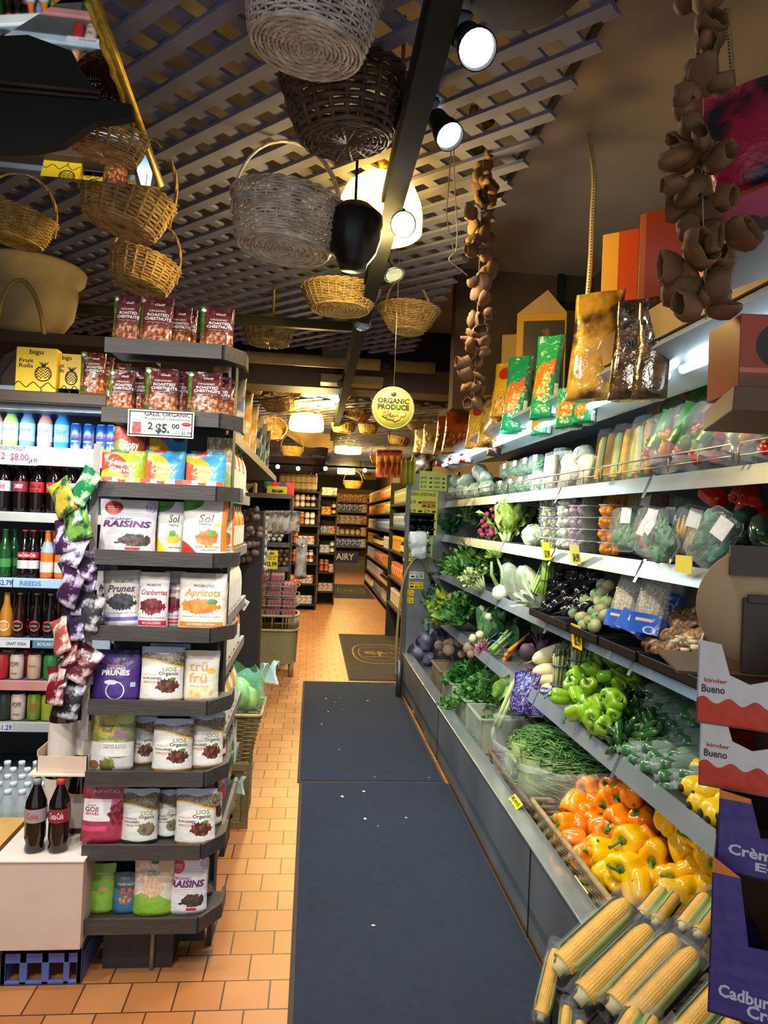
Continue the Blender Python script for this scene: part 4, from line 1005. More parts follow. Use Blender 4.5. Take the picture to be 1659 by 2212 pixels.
for k, c, lc, q in (('boy_root', '2a0f08', 'd86a5c', 'COLA'), ('boy_diet', '160a0a', 'c05048', 'DIET COLA'), ('boy_cream', '241408', '9a8a3c', 'DIET CREME'), ('boy_or', 'c8862c', 'e0d8cc', 'ORANGE')):
    t = bottle('craft_soda_bottle', BOY, liquid(c), 'x', cap=(.0145, .202, .211), capc='6a5a44')
    for nm, r, cc, e in (('round_label', .026, lc, .0008), ('label_centre', .018, '241c1c' if k != 'boy_or' else 'e0a040', .0016)):
        vs = [((0, -(.03+e), .055))] + [((.03+e)*math.sin(r*math.cos(a*PI/10)/.03), -(.03+e)*math.cos(r*math.cos(a*PI/10)/.03), .055 + r*math.sin(a*PI/10)) for a in range(20)]
        MB().add(vs, [(0, i+1, (i+1) % 20+1) for i in range(20)]).build(nm, ink(cc), t)
    cyl_text(q, .0318, .055, .007, .026, 'e8dcd0', t); KB[k] = Kind(t)
KB['water'] = Kind(bottle('water_bottle', PET, clear, 'x', band=(.1, .145), bandc='b4ccc4', cap=PETC, capc='d8e0e4'))
KB['waterb'] = Kind(bottle('water_bottle', PET, clear, 'x', band=(.1, .145), bandc='4a7c58', cap=PETC, capc='e8ecee'))

g = 'drinks on the top cooler shelf'
row([(22, 'el_lime', 'lime green sports drink with a blue cap on the top cooler shelf'), (57, 'el_blue', 'greyish clear sports drink with a blue cap, second from the left'), (95, 'el_pink', 'pink sports drink with a blue cap on the top cooler shelf'), (132, 'el_zero', 'bright blue sports drink next to the energy drink cans'), (-12, 'el_pink', 'pink sports drink cut by the left photo edge')], 1.862, CYF+.03, 0, g)
for d in (1, 2):
    row([(8+14*d, 'el_zero', f'blue sports drink in the {ORD[d]} row, farthest left'), (44+13*d, 'el_zero', f'blue sports drink in the {ORD[d]} row behind the clear one'), (82+12*d, 'el_zero', f'blue sports drink in the {ORD[d]} row behind the pink one'), (120+10*d, 'el_zero', f'blue sports drink in the {ORD[d]} row behind the bright blue one')], 1.862, CYF+.03+.08*d, 0, g)
row([(163, 'redbull', 'blue and silver energy drink can nearest the blue bottle'), (190, 'redbull', 'second blue and silver energy drink can from the bottles'), (217, 'redbull', 'third blue and silver energy drink can from the bottles'), (240, 'redbull', 'last energy drink can, against the end-cap unit')], 1.862, CYF+.03, 0, g)
row([(172, 'redbull', 'energy drink can in the back row, left'), (200, 'redbull', 'energy drink can in the back row, middle'), (227, 'redbull', 'energy drink can in the back row, right')], 1.862, CYF+.1, 0, g)
g = 'plastic cola bottles on the second cooler shelf'
r2 = [(5, 'diet', 'silver label diet cola bottle at the left edge, second cooler shelf'), (42, 'dark', 'cherry cola bottle with dark red label, second cooler shelf'), (77, 'zero', 'cola bottle with black lettering and black cap, second cooler shelf'), (114, 'coke', 'cola bottle with red cap and white lettering, second cooler shelf'), (150, 'diet', 'silver label diet cola bottle right of the red cola bottle'), (178, 'coke', 'rightmost red label cola bottle on the second cooler shelf')]
row(r2, 1.547, CYF+.04, 0, g)
row([(a+12, b, c.replace('bottle', 'bottle in the row behind,', 1)) for a, b, c in r2[:-1]], 1.547, CYF+.13, 0, g)
row([(a+20, 'dark', 'dark cola bottle far back, ' + nth(i, 5) + ' on the second cooler shelf') for i, (a, b, c) in enumerate(r2[:-1])], 1.547, CYF+.22, 0, g)
g = 'glass soda bottles on the third cooler shelf'
r3 = [(8, 'ggreen', 'green glass soda bottle at the left edge'), (50, 'gcoke', 'glass cola bottle with red label, left of its pair'), (68, 'gcoke', 'glass cola bottle with red label, right of its pair'), (100, 'gorange', 'orange glass soda bottle left of its pair'), (130, 'gorange', 'orange glass soda bottle right of its pair'), (160, 'gyellow', 'dark yellow glass soda bottle beside the hanging snack strip')]
row(r3, 1.234, CYF+.04, 0, g)
row([(28, 'ggreen', 'green glass soda bottle in the back row'), (62, 'gcoke', 'glass cola bottle in the back row, left'), (85, 'gcoke', 'glass cola bottle in the back row, right'), (114, 'gorange', 'orange glass soda bottle in the back row'), (145, 'gyellow', 'yellow label glass soda bottle in the back row')], 1.234, CYF+.12, 0, g)
g = 'craft soda bottles on the fourth cooler shelf'
row([(12, 'boy_or', 'orange craft soda bottle with pale round label'), (40, 'boy_root', 'craft cola bottle with salmon round label'), (75, 'boy_diet', 'diet craft cola bottle with red ring label, left of two'), (106, 'boy_diet', 'diet craft cola bottle with red ring label, right of two'), (140, 'boy_cream', 'craft creme soda bottle with olive round label'), (163, 'boy_cream', 'dark craft soda bottle half hidden by the hanging snacks')], .95, CYF+.04, 0, g)
row([(28, 'boy_root', 'craft soda bottle in the back row, leftmost'), (58, 'boy_diet', 'craft soda bottle in the back row, second'), (92, 'boy_diet', 'craft soda bottle in the back row, third'), (124, 'boy_cream', 'craft soda bottle in the back row, fourth')], .95, CYF+.12, 0, g)
g = 'drink cans on the fifth cooler shelf'
row([(3, 'red', 'red can at the left edge, fifth cooler shelf'), (35, 'pop_w', 'cream can with dark word, fifth cooler shelf'), (72, 'pop_c', 'plain beige can, fifth cooler shelf'), (108, 'lime', 'green can with lime picture, fifth cooler shelf'), (141, 'pop_c', 'beige can at the right, fifth cooler shelf')], .748, CYF+.04, 0, g, s=.95)
row([(18, 'pop_c', 'can in the back row, first on the fifth shelf'), (54, 'red', 'can in the back row, second on the fifth shelf'), (90, 'darkcan', 'can in the back row, third on the fifth shelf'), (125, 'lime', 'can in the back row, fourth on the fifth shelf')], .748, CYF+.12, 0, g)
g = 'drink cans on the sixth cooler shelf'
row([(8, 'darkcan', 'dark can at the left edge, sixth cooler shelf'), (38, 'pop_w', 'white and dark can, sixth cooler shelf'), (72, 'ginger', 'green can with red shield word, sixth cooler shelf'), (104, 'lemon', 'yellow green lemon can, sixth cooler shelf'), (136, 'orange', 'salmon orange can at the right, sixth cooler shelf')], .552, CYF+.04, 0, g)
g = 'clear water bottles on the cooler floor'
i = 0
for r_ in range(5):
    for c in range(7):
        px = -20 + c*31 + (r_ % 2)*12
        if px > 175: continue
        row([(px, 'waterb' if (r_ == 0 and c in (3, 4)) else 'water', 'clear plastic water bottle, ' + nth(c, 7) + ' in the ' + ORD[r_] + ' row')], .2, 3.0+.03+.085*r_, 0, g)
bx_ = bx('water_deck', mat('3c3e42', rough=.6), -1.9, -.92, 2.99, 3.6, 0, .198); tag(bx_, 'low dark base deck of the cooler carrying the water bottles', 'deck')

# price strips of the cooler
def strip_tag(px0, px1, z, h, base, txt, lab, col='2a3c8c'):
    w = (px1-px0)*CYF/F; t = card('price_tag', w, h, base, lab, 'price tag', d=.002)
    for (s, x, zz, hh, ww, c) in txt: text(s, hh*h, ink(c), t, x*w, zz*h, ww*w, -.0035, .02)
    x = P((px0+px1)/2, 1106 + (1.58-z)*F/CYF, Y=CYF).x; t.location = (x - .02, CYF - .022, z); return t
strip_tag(0, 90, 1.815, .085, 'c4d4e0', [('ELECTROLIT', -.05, .4, .2, .55, '2a3442'), ('2', -.25, -.05, .4, .1, 'd03040'), ('$8.00', .1, -.08, .4, .4, 'd03040'), ('$4.99', .4, -.25, .3, .2, '3a4452'), ('All Flavors', -.42, -.05, .12, .12, '3a4452')], 'pale blue electrolyte price sign on the wooden strip')
strip_tag(0, 40, 1.212, .036, 'bcd4e8', [('$2.79', .1, 0, .7, .7, '2a4a8c')], 'blue price label at the left of the third cooler shelf')
strip_tag(45, 165, 1.212, .036, 'a8c8e4', [('REEDS', -.2, 0, .6, .35, '4a7cac'), ('$2.69', .4, 0, .7, .2, '2a4a8c')], 'long blue ginger beer strip on the third cooler shelf')
strip_tag(0, 80, .926, .036, 'd8dce0', [('CRAFT SODA', .1, 0, .4, .5, '4a5468')], 'pale craft soda label on the fourth cooler shelf')
strip_tag(82, 168, .926, .036, '5c7c9c', [('BOYLAN BOTTLING', .05, 0, .45, .75, 'd8e0e8')], 'blue grey bottling strip on the fourth cooler shelf')
strip_tag(0, 40, .53, .036, 'd8d8e0', [('$1.29', .1, 0, .7, .7, '4a4a9c')], 'small price label with purple digits on the sixth cooler shelf')

# cartons, big juice bottles and crate in front of the cooler
cb2 = mat('d2bda6', rough=.75, var=.06)
t = thing('milk_crate', 'blue plastic crate on the floor carrying the white carton', 'crate', (-.83, 2.5, 0))
mb = MB(); wv, dv = .13, .15
mb.box(-wv, wv, 0, 2*dv, .1, .115)
for (x0, x1) in ((-.13, -.112), (-.07, -.045), (.0, .025), (.07, .09), (.112, .13)): mb.box(x0, x1, 0, .012, 0, .11)
for (x0, x1) in ((-.13, -.112), (.112, .13)): mb.box(x0, x1, .0, 2*dv, 0, .12)
mb.box(-.13, .13, 0, .012, .07, .135); mb.box(-.13, .13, 2*dv-.012, 2*dv, 0, .135); mb.box(-.13, .13, 0, .012, 0, .012)
mb.build('crate_body', mat('5468b0', rough=.45), t, smooth=False, bevel=.003)
t = carton(.285, .29, .33, mat('cdb6a8', rough=.7, var=.05), 'plain pinkish white carton on the blue crate beside the shelf unit', cat='carton', name='cardboard_carton')
t.location = (-.84, 2.46, .136)
for x in (-.141,): pass
MB().box(-.146, .146, -.005, .335, .285, .2925).build('lid_flap', mat('ded0c4', rough=.7), t, smooth=False, bevel=.002)
BIG = [(.04, 0), (.043, .01), (.043, .14), (.04, .155), (.022, .19), (.018, .2), (.018, .235)]
JB = [(.044, 0), (.047, .01), (.047, .15), (.042, .17), (.03, .2), (.028, .245)]
PB = [(.028, 0), (.036, .01), (.031, .03), (.037, .05), (.036, .1), (.037, .105), (.037, .15), (.035, .17), (.02, .205), (.014, .22), (.014, .228)]
t = bottle('cola_bottle', PB, cola, 'diet cola bottle with grey label standing on the white carton', band=(.105, .15), bandc='9c9496', cap=(.0155, .226, .246), capc='8c9094', txt=[('Coke', .5, .5, .04, 'c84040')]); t.location = P(73, 1858, Y=2.53); t.location.z = .4295; t.scale = (.92, .92, .98)
t = bottle('cola_bottle', PB, cola, 'cola bottle with red label and cap standing on the white carton', band=(.105, .15), bandc='8c2c34', cap=(.0155, .226, .246), capc='c04030', txt=[('Coca-Cola', .5, .5, .05, 'e8dcd8')]); t.location = P(124, 1858, Y=2.53); t.location.z = .4295; t.scale = (.92, .92, .98)
jl = [('BEET', .75, .12, .04, '7a2c34'), ('JUICE', .6, .1, .04, '7a2c34')]
for i, (px, py, Y, z, lab) in enumerate(((133, 1660, 2.62, .70, 'tall dark juice bottle with barcode label, left in the upper tray'), (185, 1660, 2.66, .70, 'tall dark juice bottle, right in the upper tray'), (160, 1650, 2.78, .70, 'tall dark juice bottle at the back of the upper tray'),
        (170, 1845, 2.7, .4295, 'juice bottle with fruit label behind the two cola bottles'), (118, 1845, 2.84, .4295, 'dark juice bottle mostly hidden behind the red label cola'))):
    K2 = K_('juice', lambda: bottle('juice_bottle', JB, liquid('2a0e12', .1), 'x', band=(.02, .14), bandc='d8ccc0', cap=(.03, .243, .262), capc='1c2a28'))
    p = P(px, py, Y=Y); K2.put((p.x, Y, z), (0, 0, .5*i), lab, group='juice bottles by the end-cap')
t = thing('carton_tray', 'cut-open beige cardboard tray holding the tall juice bottles', 'carton', (P(143, 1690, Y=2.6).x, 2.54, .69))
MB().box(-.08, .085, 0, .26, -.004, 0).box(-.08, .085, 0, .003, 0, .05).box(-.08, -.077, 0, .26, 0, .07).box(.082, .085, 0, .26, 0, .05).build('tray_body', cb2, t, smooth=False)
MB().box(-.1, .1, -.02, .26, -.012, -.005).build('cardboard_sheet', mat('dccbb4', rough=.7), t, smooth=False, bevel=.001)
t = carton(.15, .42, .3, mat('c89a54', rough=.75, var=.08), 'tall tan cardboard carton at the left photo edge', cat='carton', name='cardboard_carton'); t.location = (-1.085, 2.52, 0)
t = thing('plastic_wrap_bundle', 'stack of folded cardboard sheets behind the tan carton', 'cardboard', (-.86, 2.9, 0))
for i in range(5): bx('cardboard_sheet', mat('a8845c', rough=.8), -.1 + i*.045, -.09 + i*.045, 0, .06, 0, .5, t)

# hanging strip of small snack bags at the left side of the unit
sc = mat('9a948c', rough=.4)
st = thing('clip_strip', 'long plastic clip strip hanging at the left side of the unit', 'clip strip', (-.735, 2.53, 1.75))
MB().box(-.012, .012, 0, .002, -.95, .05).build('strip', sc, st, smooth=False)
cols = [('1f7a4c', 'c8e0b0'), ('b8a83a', '2a5a3c'), ('2a8a5c', 'e0e4c0'), ('7cb04a', '1f4a2c'), ('3c2440', 'c8b0d0'), ('c8ccd8', '5c3a5c'), ('2c2034', 'c0a0c8'), ('4a4a50', 'c8c8d0'), ('44284c', 'd0c0d8'), ('2a2438', 'b8a8c8'), ('3a3a40', 'd0d0d0'), ('34284a', 'c0b0d0'), ('b0564c', 'e8d8c8'), ('a8484c', 'f0e0d8'), ('5c1c28', 'd8c0c0'), ('3a2c30', 'd0c8c8'), ('7c2028', 'e0c8c8'), ('2c2a30', 'c0c0c8')]
for i, (c, c2) in enumerate(cols):
    z = 1.60 - i*.042; x = -.755 - .022*math.sin(i*1.7) - (.03 if i < 9 else .05*min(1, (i-9)/6))
    t = pouch(.1, .12, .03, mat(c, rough=.2, col2=c2, c2scale=24, c2lo=.5, c2hi=.6, bump=.5, bscale=30, metal=.2), 'small shiny snack bag on the clip strip, ' + (nth(i, len(cols), 'top', 'bottom')).replace('topmost', 'topmost one').replace('bottommost', 'lowest one'), (), 'snack bag', 'snack_bag', wave=.004)
    t.location = (x, 2.49, z); t.rotation_euler = (rnd.uniform(-.5, .1), rnd.uniform(-.5, .5), rnd.uniform(-.9, -.1)); t['group'] = 'small snack bags on the clip strip'

# ================================================================== vegetables
def orient(d, roll=0.0):
    """euler that turns local +Z to direction d"""
    q = Vector(d).normalized().to_track_quat('Z', 'Y')
    return (q.to_matrix().to_4x4() @ Matrix.Rotation(roll, 4, 'Z')).to_euler()
stemg = mat('4c7a2a', rough=.45, var=.2, scale=20)
def pepper(lobes, r, h, seed, m, long=1.0):
    t = thing('bell_pepper', 'x', 'pepper'); R = random.Random(seed); ph = R.random()*6
    am = [R.uniform(.8, 1.15) for _ in range(lobes)]
    prof = [(.02, .1), (.35, .0), (.62, .01), (.82, .12), (.93, .3), (1.0, .52), (1.02, .7), (.98, .84), (.84, .95), (.6, .99), (.36, .95), (.16, .87), (.05, .84)]
    def fn(a, z):
        k = (a - ph)/(2*PI)*lobes; i = int(math.floor(k)) % lobes; fr = k - math.floor(k)
        w = 1 - .24*(1 - abs(math.sin(PI*fr)))**1.6
        return w*(am[i]*math.sin(PI*fr) + (1 - math.sin(PI*fr)))*(1 + .05*math.sin(z*40 + ph + a))
    MB().lathe([(a*r, b*h*long) for a, b in prof], 30, fn=fn).build('pepper_flesh', m, t)
    z = .86*h*long
    MB().lathe([(.012, z-.002), (.016, z+.003), (.008, z+.008), (.004, z+.01)], 10).tube([(0, 0, z+.004), (.002, .001, z+.02), (.012, .004, z+.034), (.024, .004, z+.038)], [.006, .0045, .004, .005], 7).build('stem', stemg, t)
    return t
ORG = mat('e8860c', rough=.16, var=.1, scale=6, coat=.6, rand=.12, hue=.008)
YEL = mat('ecb80a', rough=.16, var=.1, scale=6, coat=.6, rand=.1, hue=.008)
GRN = mat('7fae22', rough=.18, var=.15, scale=8, coat=.5, rand=.2, hue=.012)
REDP = mat('c8281c', rough=.16, var=.1, coat=.6, rand=.15)
def pk(key, n, fn): return [Kind(fn(i)) for i in range(n)]
KOR = pk('o', 3, lambda i: pepper(3 + i % 2, .042, .085, i, ORG)); KYE = pk('y', 3, lambda i: pepper(4 - i % 2, .043, .088, i+7, YEL, 1.05))
KGR = pk('g', 3, lambda i: pepper(3, .036, .075, i+20, GRN, 1.1))
def rdir(): return Vector((rnd.uniform(-1, 1), rnd.uniform(-1, 1), rnd.uniform(-1, 1))).normalized()
# --- front tray: orange and yellow peppers (photo pixel, depth plane, radius in px)
ors = [(1235, 1745, 40), (1270, 1705, 38), (1305, 1738, 50), (1372, 1700, 52), (1255, 1790, 32), (1300, 1790, 36), (1385, 1768, 44), (1340, 1715, 34), (1240, 1812, 26), (1285, 1830, 30), (1222, 1778, 24), (1265, 1762, 30), (1335, 1770, 36), (1262, 1850, 30)]
yes_ = [(1300, 1842, 42), (1360, 1812, 42), (1352, 1872, 44), (1345, 1905, 42), (1415, 1850, 44), (1478, 1835, 42), (1400, 1905, 40), (1450, 1900, 40), (1445, 1768, 44), (1495, 1790, 36), (1500, 1880, 38), (1530, 1850, 34), (1525, 1905, 32), (1380, 1930, 34), (1460, 1940, 36), (1525, 1800, 32), (1320, 1890, 36), (1485, 1925, 36)]
def tray_plane(px, py):
    """peppers lie on a mound rising toward the back of the case"""
    for X in (1.0, 1.05, 1.1, 1.15, 1.2):
        p = P(px, py, X=X)
        if p.z < .47 + (X - 1.0)*.8: return p
    return p
def on_slope(px, py, off):
    """where the sight line meets the heap lying on the sloping board"""
    for k in range(60):
        X = 1.14 + k*.01; p = P(px, py, X=X)
        if p.z <= .752 + (X - 1.14)*.32 + off: return p
    return p
for lst, ks, nm in ((ors, KOR, 'orange'), (yes_, KYE, 'yellow')):
    for i, (px, py, r) in enumerate(lst):
        p = P(px, py, Y=1) ; d = (p - Vector((0, 0, H))).normalized()
        # depth from apparent radius (bell pepper radius about 4.2 cm)
        dist = .0435*F/r; dist = min(max(dist, 1.9), 2.75)
        # keep depth consistent with the tray surface
        tt = tray_plane(px, py); c = Vector((0, 0, H)) + (tt - Vector((0, 0, H)))
        sc = r*(c.y + .1)/F/.041*.98
        ax = Vector((rnd.uniform(-.9, -.1), rnd.uniform(-.9, .2), rnd.uniform(-.25, .3))).normalized()
        if (i % 5) == 3: ax = -ax
        e = orient(ax, rnd.uniform(0, 6)); off = ax * .042 * sc
        q = ks[i % 3].put(c - off, e, f'glossy {nm} bell pepper in the wicker tray at the front of the case', min(max(sc, .75), 1.25), f'{nm} bell peppers in the front tray')
# filler layer below so that no gap shows the tray bottom
for i in range(30):
    u, v = rnd.random(), rnd.random(); x, y = 1.0 + .3*u, 1.85 + .95*v
    nm, ks = ('yellow', KYE) if y < 2.3 else ('orange', KOR)
    ks[i % 3].put((x, y, .36 + .25*u), orient(rdir(), 0), f'{nm} bell pepper in the lower layer of the wicker tray', 1.0, f'{nm} peppers in the lower layer')
wick = mat('a07c48', rough=.6, var=.3, scale=30); wickd = mat('6b4c2c', rough=.65, var=.3, scale=30)
def wicker_box(name, label, x0, x1, y0, y1, z0, h, m, cat='basket', flare=.03, rows=10, sp=.03):
    t = thing(name, label, cat, ((x0+x1)/2, (y0+y1)/2, z0)); a, b = (x1-x0)/2, (y1-y0)/2
    mb = MB()
    def per(s, z, off):
        A, B = a + flare*s + off, b + flare*s + off; n1, n2 = max(3, int(2*a/sp)), max(3, int(2*b/sp)); pts = []
        for i in range(n1): pts.append((-A + 2*A*i/n1, -B, z, 1))
        for i in range(n2): pts.append((A, -B + 2*B*i/n2, z, 0))
        for i in range(n1): pts.append((A - 2*A*i/n1, B, z, 1))
        for i in range(n2): pts.append((-A, B - 2*B*i/n2, z, 0))
        return pts
    for k in range(rows):
        s = k/(rows-1); z = h*s; pts = []
        for i, (x, y, zz, f) in enumerate(per(s, z, 0)):
            w = .005*(1 if (i + k) % 2 else -1)
            pts.append((x + (0 if f else w*(1 if x > 0 else -1)), y + (w*(1 if y > 0 else -1) if f else 0), zz))
        mb.tube(pts, h/rows*.5, 5, True)
    p0, p1 = per(0, 0, 0), per(1, h, 0)
    for q0, q1 in list(zip(p0, p1)): mb.tube([q0[:3], q1[:3]], .0035, 4)
    mb.build('woven_wall', m, t)
    MB().tube([q[:3] for q in per(1.05, h + .006, .002)], .011, 6, True).build('braided_rim', m, t)
    MB().box(-a, a, -b, b, 0, .006).build('basket_floor', wickd, t, smooth=False)
    return t
wicker_box('wicker_tray', 'low wide wicker tray full of orange and yellow peppers', .99, 1.36, 1.8, 2.9, .3, .14, mat('94805a', rough=.6, var=.3, scale=30), sp=.035, rows=8)
wicker_box('wicker_basket', 'dark wicker basket under the bag of green beans', .985, 1.38, 2.95, 3.65, .285, .12, wickd, sp=.04, rows=10, flare=.02)
# --- green beans in a big clear bag
def bean_mesh():
    t = MB()
    return t
gb = MB(); R = random.Random(5)
bc = P(1190, 1590, X=1.14)
for i in range(420):
    a = R.uniform(0, 2*PI); q = math.sqrt(R.random()); x, y = .17*q*math.cos(a), .34*q*math.sin(a)
    z = .08*(1 - q*q) + R.uniform(-.02, .01); an = R.uniform(0, PI); l = R.uniform(.04, .065); cv = R.uniform(-.012, .012)
    pts = [(x + l*s*math.cos(an) - cv*(s*s)*math.sin(an), y + l*s*math.sin(an) + cv*s*s*math.cos(an), z + R.uniform(-.005, .005)*(1 if s else 0)) for s in (-1, -.4, .3, 1)]
    gb.tube(pts, [.0018, .004, .004, .0012], 5)
o = gb.build('green_beans', mat('4a7a38', rough=.45, var=.25, scale=12, hue=.0)); o.location = (1.17, 3.22, .56); tag(o, 'loose green beans filling the open clear bag', 'green beans', kind='stuff')
gb = MB()
for i in range(420):
    a = R.uniform(0, 2*PI); q = R.uniform(.8, .97); zz = R.random(); rr = .75 + .3*math.sin(PI*zz*.8)
    x, y = .2*q*rr*math.cos(a), .36*q*rr*math.sin(a); z = .22*zz; an = a + PI/2 + R.uniform(-.5, .5); l = R.uniform(.035, .06)
    gb.tube([(x + l*s*math.cos(an), y + l*s*math.sin(an), z + s*R.uniform(-.02, .02)) for s in (-1, 0, 1)], [.002, .004, .0015], 5)
MB.lathe(gb, [(.05, 0), (.15, .02), (.17, .1), (.15, .2), (.05, .21)], 16, fn=lambda a, z: 1 + .75*abs(math.sin(a)))
o = gb.build('green_beans', mat('6f8048', rough=.5, var=.3, scale=12)); o.location = (1.17, 3.22, .35); o.scale = (1.1, 1.1, 1.05); tag(o, 'green beans pressed against the inside of the clear bag', 'green beans', kind='stuff')
def bagsurf(u, v):
    a = 2*PI*u; rr = .82 + .28*math.sin(PI*min(v, 1)*.75); w = 1 + .03*math.sin(a*7 + v*5) + .03*math.sin(a*13 - v*9)
    if v > .8: rr += (v-.8)*.5; w += .04*math.sin(a*9)
    z = .3*v if v < .86 else .258 - (v - .86)*.25 + .03
    return (.235*rr*w*math.cos(a), .4*rr*w*math.sin(a), z + .02*math.sin(a*3)*v)
o = MB().grid(bagsurf, 72, 22, True).build('produce_bag', film('e6eef0', .17, .1, 1)); o.location = (1.17, 3.22, .33); o.scale = (1.12, 1.12, 1)
tag(o, 'big open clear plastic bag holding the green beans', 'plastic bag')

# --- corn
def ear(L=.21, r=.027, cover=.62, seed=0, kr=34, kc=14):
    """ear along +Z; kernels on the exposed side (towards -Y), husk round the rest"""
    R = random.Random(seed)
    nz, na = kr*3, kc*3
    def kern(u, v):
        a = -PI/2 + (u - .5)*PI*1.05; s = v
        rad = r*(1 - .12*s)*(1 if s < .8 else math.sqrt(max(0.02, 1 - ((s-.8)/.2)**2*.75)))
        b = abs(math.sin(PI*kc*u))**.6*abs(math.sin(PI*kr*v))**.6
        rad = rad - .0022 + .0032*b
        return (rad*math.cos(a), rad*math.sin(a), L*s)
    k = MB().grid(kern, na + 1, nz + 1)
    def husk(u, v):
        a = PI/2 + (u - .5)*2*PI*cover*1.2; s = v
        rad = (r + .0035 + .002*math.sin(u*40))*(1 - .1*s)*(1.0 if s < .85 else math.sqrt(max(.05, 1 - ((s-.85)/.2)**2)))
        rad *= .55 + .45*min(1, s*7)
        return (rad*math.cos(a)*1.04, rad*math.sin(a)*1.04, L*s*1.02 - .008)
    hk = MB().grid(husk, 26, 16)
    st = MB().lathe([(.012, -.02), (.013, -.008), (r*.8, .0), (r*.85, .006), (.01, .01)], 12)
    return k, hk, st
KN = mat('e8ae1e', rough=.3, var=.15, scale=30, coat=.3); HK = mat('7f9a2c', rough=.5, var=.2, scale=8, stretch=(8, 8, 1), col2='c0c070', c2scale=4)
HKg = mat('86b06a', rough=.5, var=.2, scale=8, stretch=(8, 8, 1), col2='bcc878', c2scale=4)
cobm = mat('cfc088', rough=.7, var=.2, scale=30)
_ek, _eh, _es = ear(); EK, EH, ES = _ek.mesh('corn_kernels', KN), _eh.mesh('corn_husk', HK), _es.mesh('cob_end', cobm)
EHg = _eh.mesh('corn_husk', HKg)
def corn_pack(n, label, lying=True, L=1.0, hm=None, tray=True):
    """n ears side by side on a dark tray in stretch film; ears along +Z, facing -Y"""
    t = thing('corn_pack', label, 'corn'); w = .055
    for i in range(n):
        x = (i - (n-1)/2)*w
        for nm, me in (('corn_kernels', EK), ('corn_husk', hm or EH), ('cob_end', ES)):
            link(nm, me, t, (x, 0, .012*(i % 2)), (0, 0, .5*((i*5) % 3 - 1) + (.45 if n == 1 else 0)))
    W_ = n*w/2
    if tray: bx('foam_tray', mat('1c1a1c', rough=.5), -W_-.004, W_+.004, .03, .036, -.03, .23, t, bevel=.003)
    def fl(u, v):
        a = 2*PI*u; s = v; x = (W_ + .006)*math.copysign(abs(math.cos(a))**.6, math.cos(a)); y = .036*math.copysign(abs(math.sin(a))**.7, math.sin(a))
        bump = .003*abs(math.sin((x/w + (n % 2)*.5)*PI))
        k = 1 if .06 < s < .94 else .85
        return (x*k, y*k - (bump if y < 0 else 0), -.032 + .275*s)
    MB().grid(fl, 48, 14, True).build('stretch_film', film('e8f0f4', .07, .04, .5), t)
    return t
CB = Matrix.Translation((0, 0, 0))
packs = [((1170, 2190), (1205, 2035), 1.66, 1, 'single narrow corn pack leaning at the far left of the pile'),
         ((1215, 2085), (1372, 1935), 1.68, 1, 'topmost pack with the largest ear lying across the pile'),
         ((1262, 2150), (1420, 1990), 1.62, 1, 'second long ear from the left in the corn pile'),
         ((1330, 2170), (1475, 2010), 1.58, 1, 'third long ear in the corn pile, beside the husk-covered one'),
         ((1368, 2198), (1515, 2040), 1.54, 1, 'fourth long ear, bright kernels, nearest the purple boxes'),
         ((1400, 1985), (1450, 1920), 1.86, 2, 'dark-wrapped corn pack behind the topmost ear'),
         ((1215, 2290), (1225, 2160), 1.54, 1, 'short husked ear at the bottom left corner of the pile'),
         ((1262, 2330), (1250, 2190), 1.5, 1, 'pale husked ear cut off by the bottom edge'),
         ((1470, 2240), (1590, 2100), 1.46, 1, 'green husked ear low under the purple boxes'),
         ((1520, 2300), (1640, 2150), 1.40, 1, 'yellow ear cut off at the bottom right under the purple boxes'),
         ((1490, 2010), (1545, 1935), 1.78, 2, 'corn pack tucked behind, next to the yellow peppers'),
         ((1330, 2300), (1400, 2180), 1.42, 2, 'corn pack at the very bottom edge, mostly below the frame')]
for i, (a, b, Y, n, lab) in enumerate(packs):
    A = P(*a, Y=Y); B = P(*b, Y=Y + .09)
    d = (B - A).normalized(); nrm = (Vector((0, 0, H)) - (A+B)/2).normalized()
    up_ = (nrm + Vector((0, 0, .9))).normalized()
    y = -(up_ - up_.dot(d)*d).normalized(); x = y.cross(d)
    M_ = Matrix((x, y, d)).transposed().to_4x4()
    K2 = K_('corn%d' % n, lambda: corn_pack(n, 'x'))
    s = (B-A).length/.235
    K2.put(A, M_.to_euler(), 'shrink-wrapped corn: ' + lab, min(s, 1.15), 'wrapped corn in the bottom right corner')
t = thing('display_bin', 'dark bin under the pile of wrapped corn', 'bin', (.9, 1.55, 0))
mb = MB().box(-.22, .42, -.28, -.26, 0, .3).box(-.22, .42, .3, .32, 0, .4).box(-.22, -.2, -.28, .32, 0, .36); mb.build('bin_wall', mat('1f1d20', rough=.6), t, smooth=False)
MB().box(-.2, .42, -.26, .3, .3, .33).build('bin_deck', mat('1a191c', rough=.6), t, smooth=False)

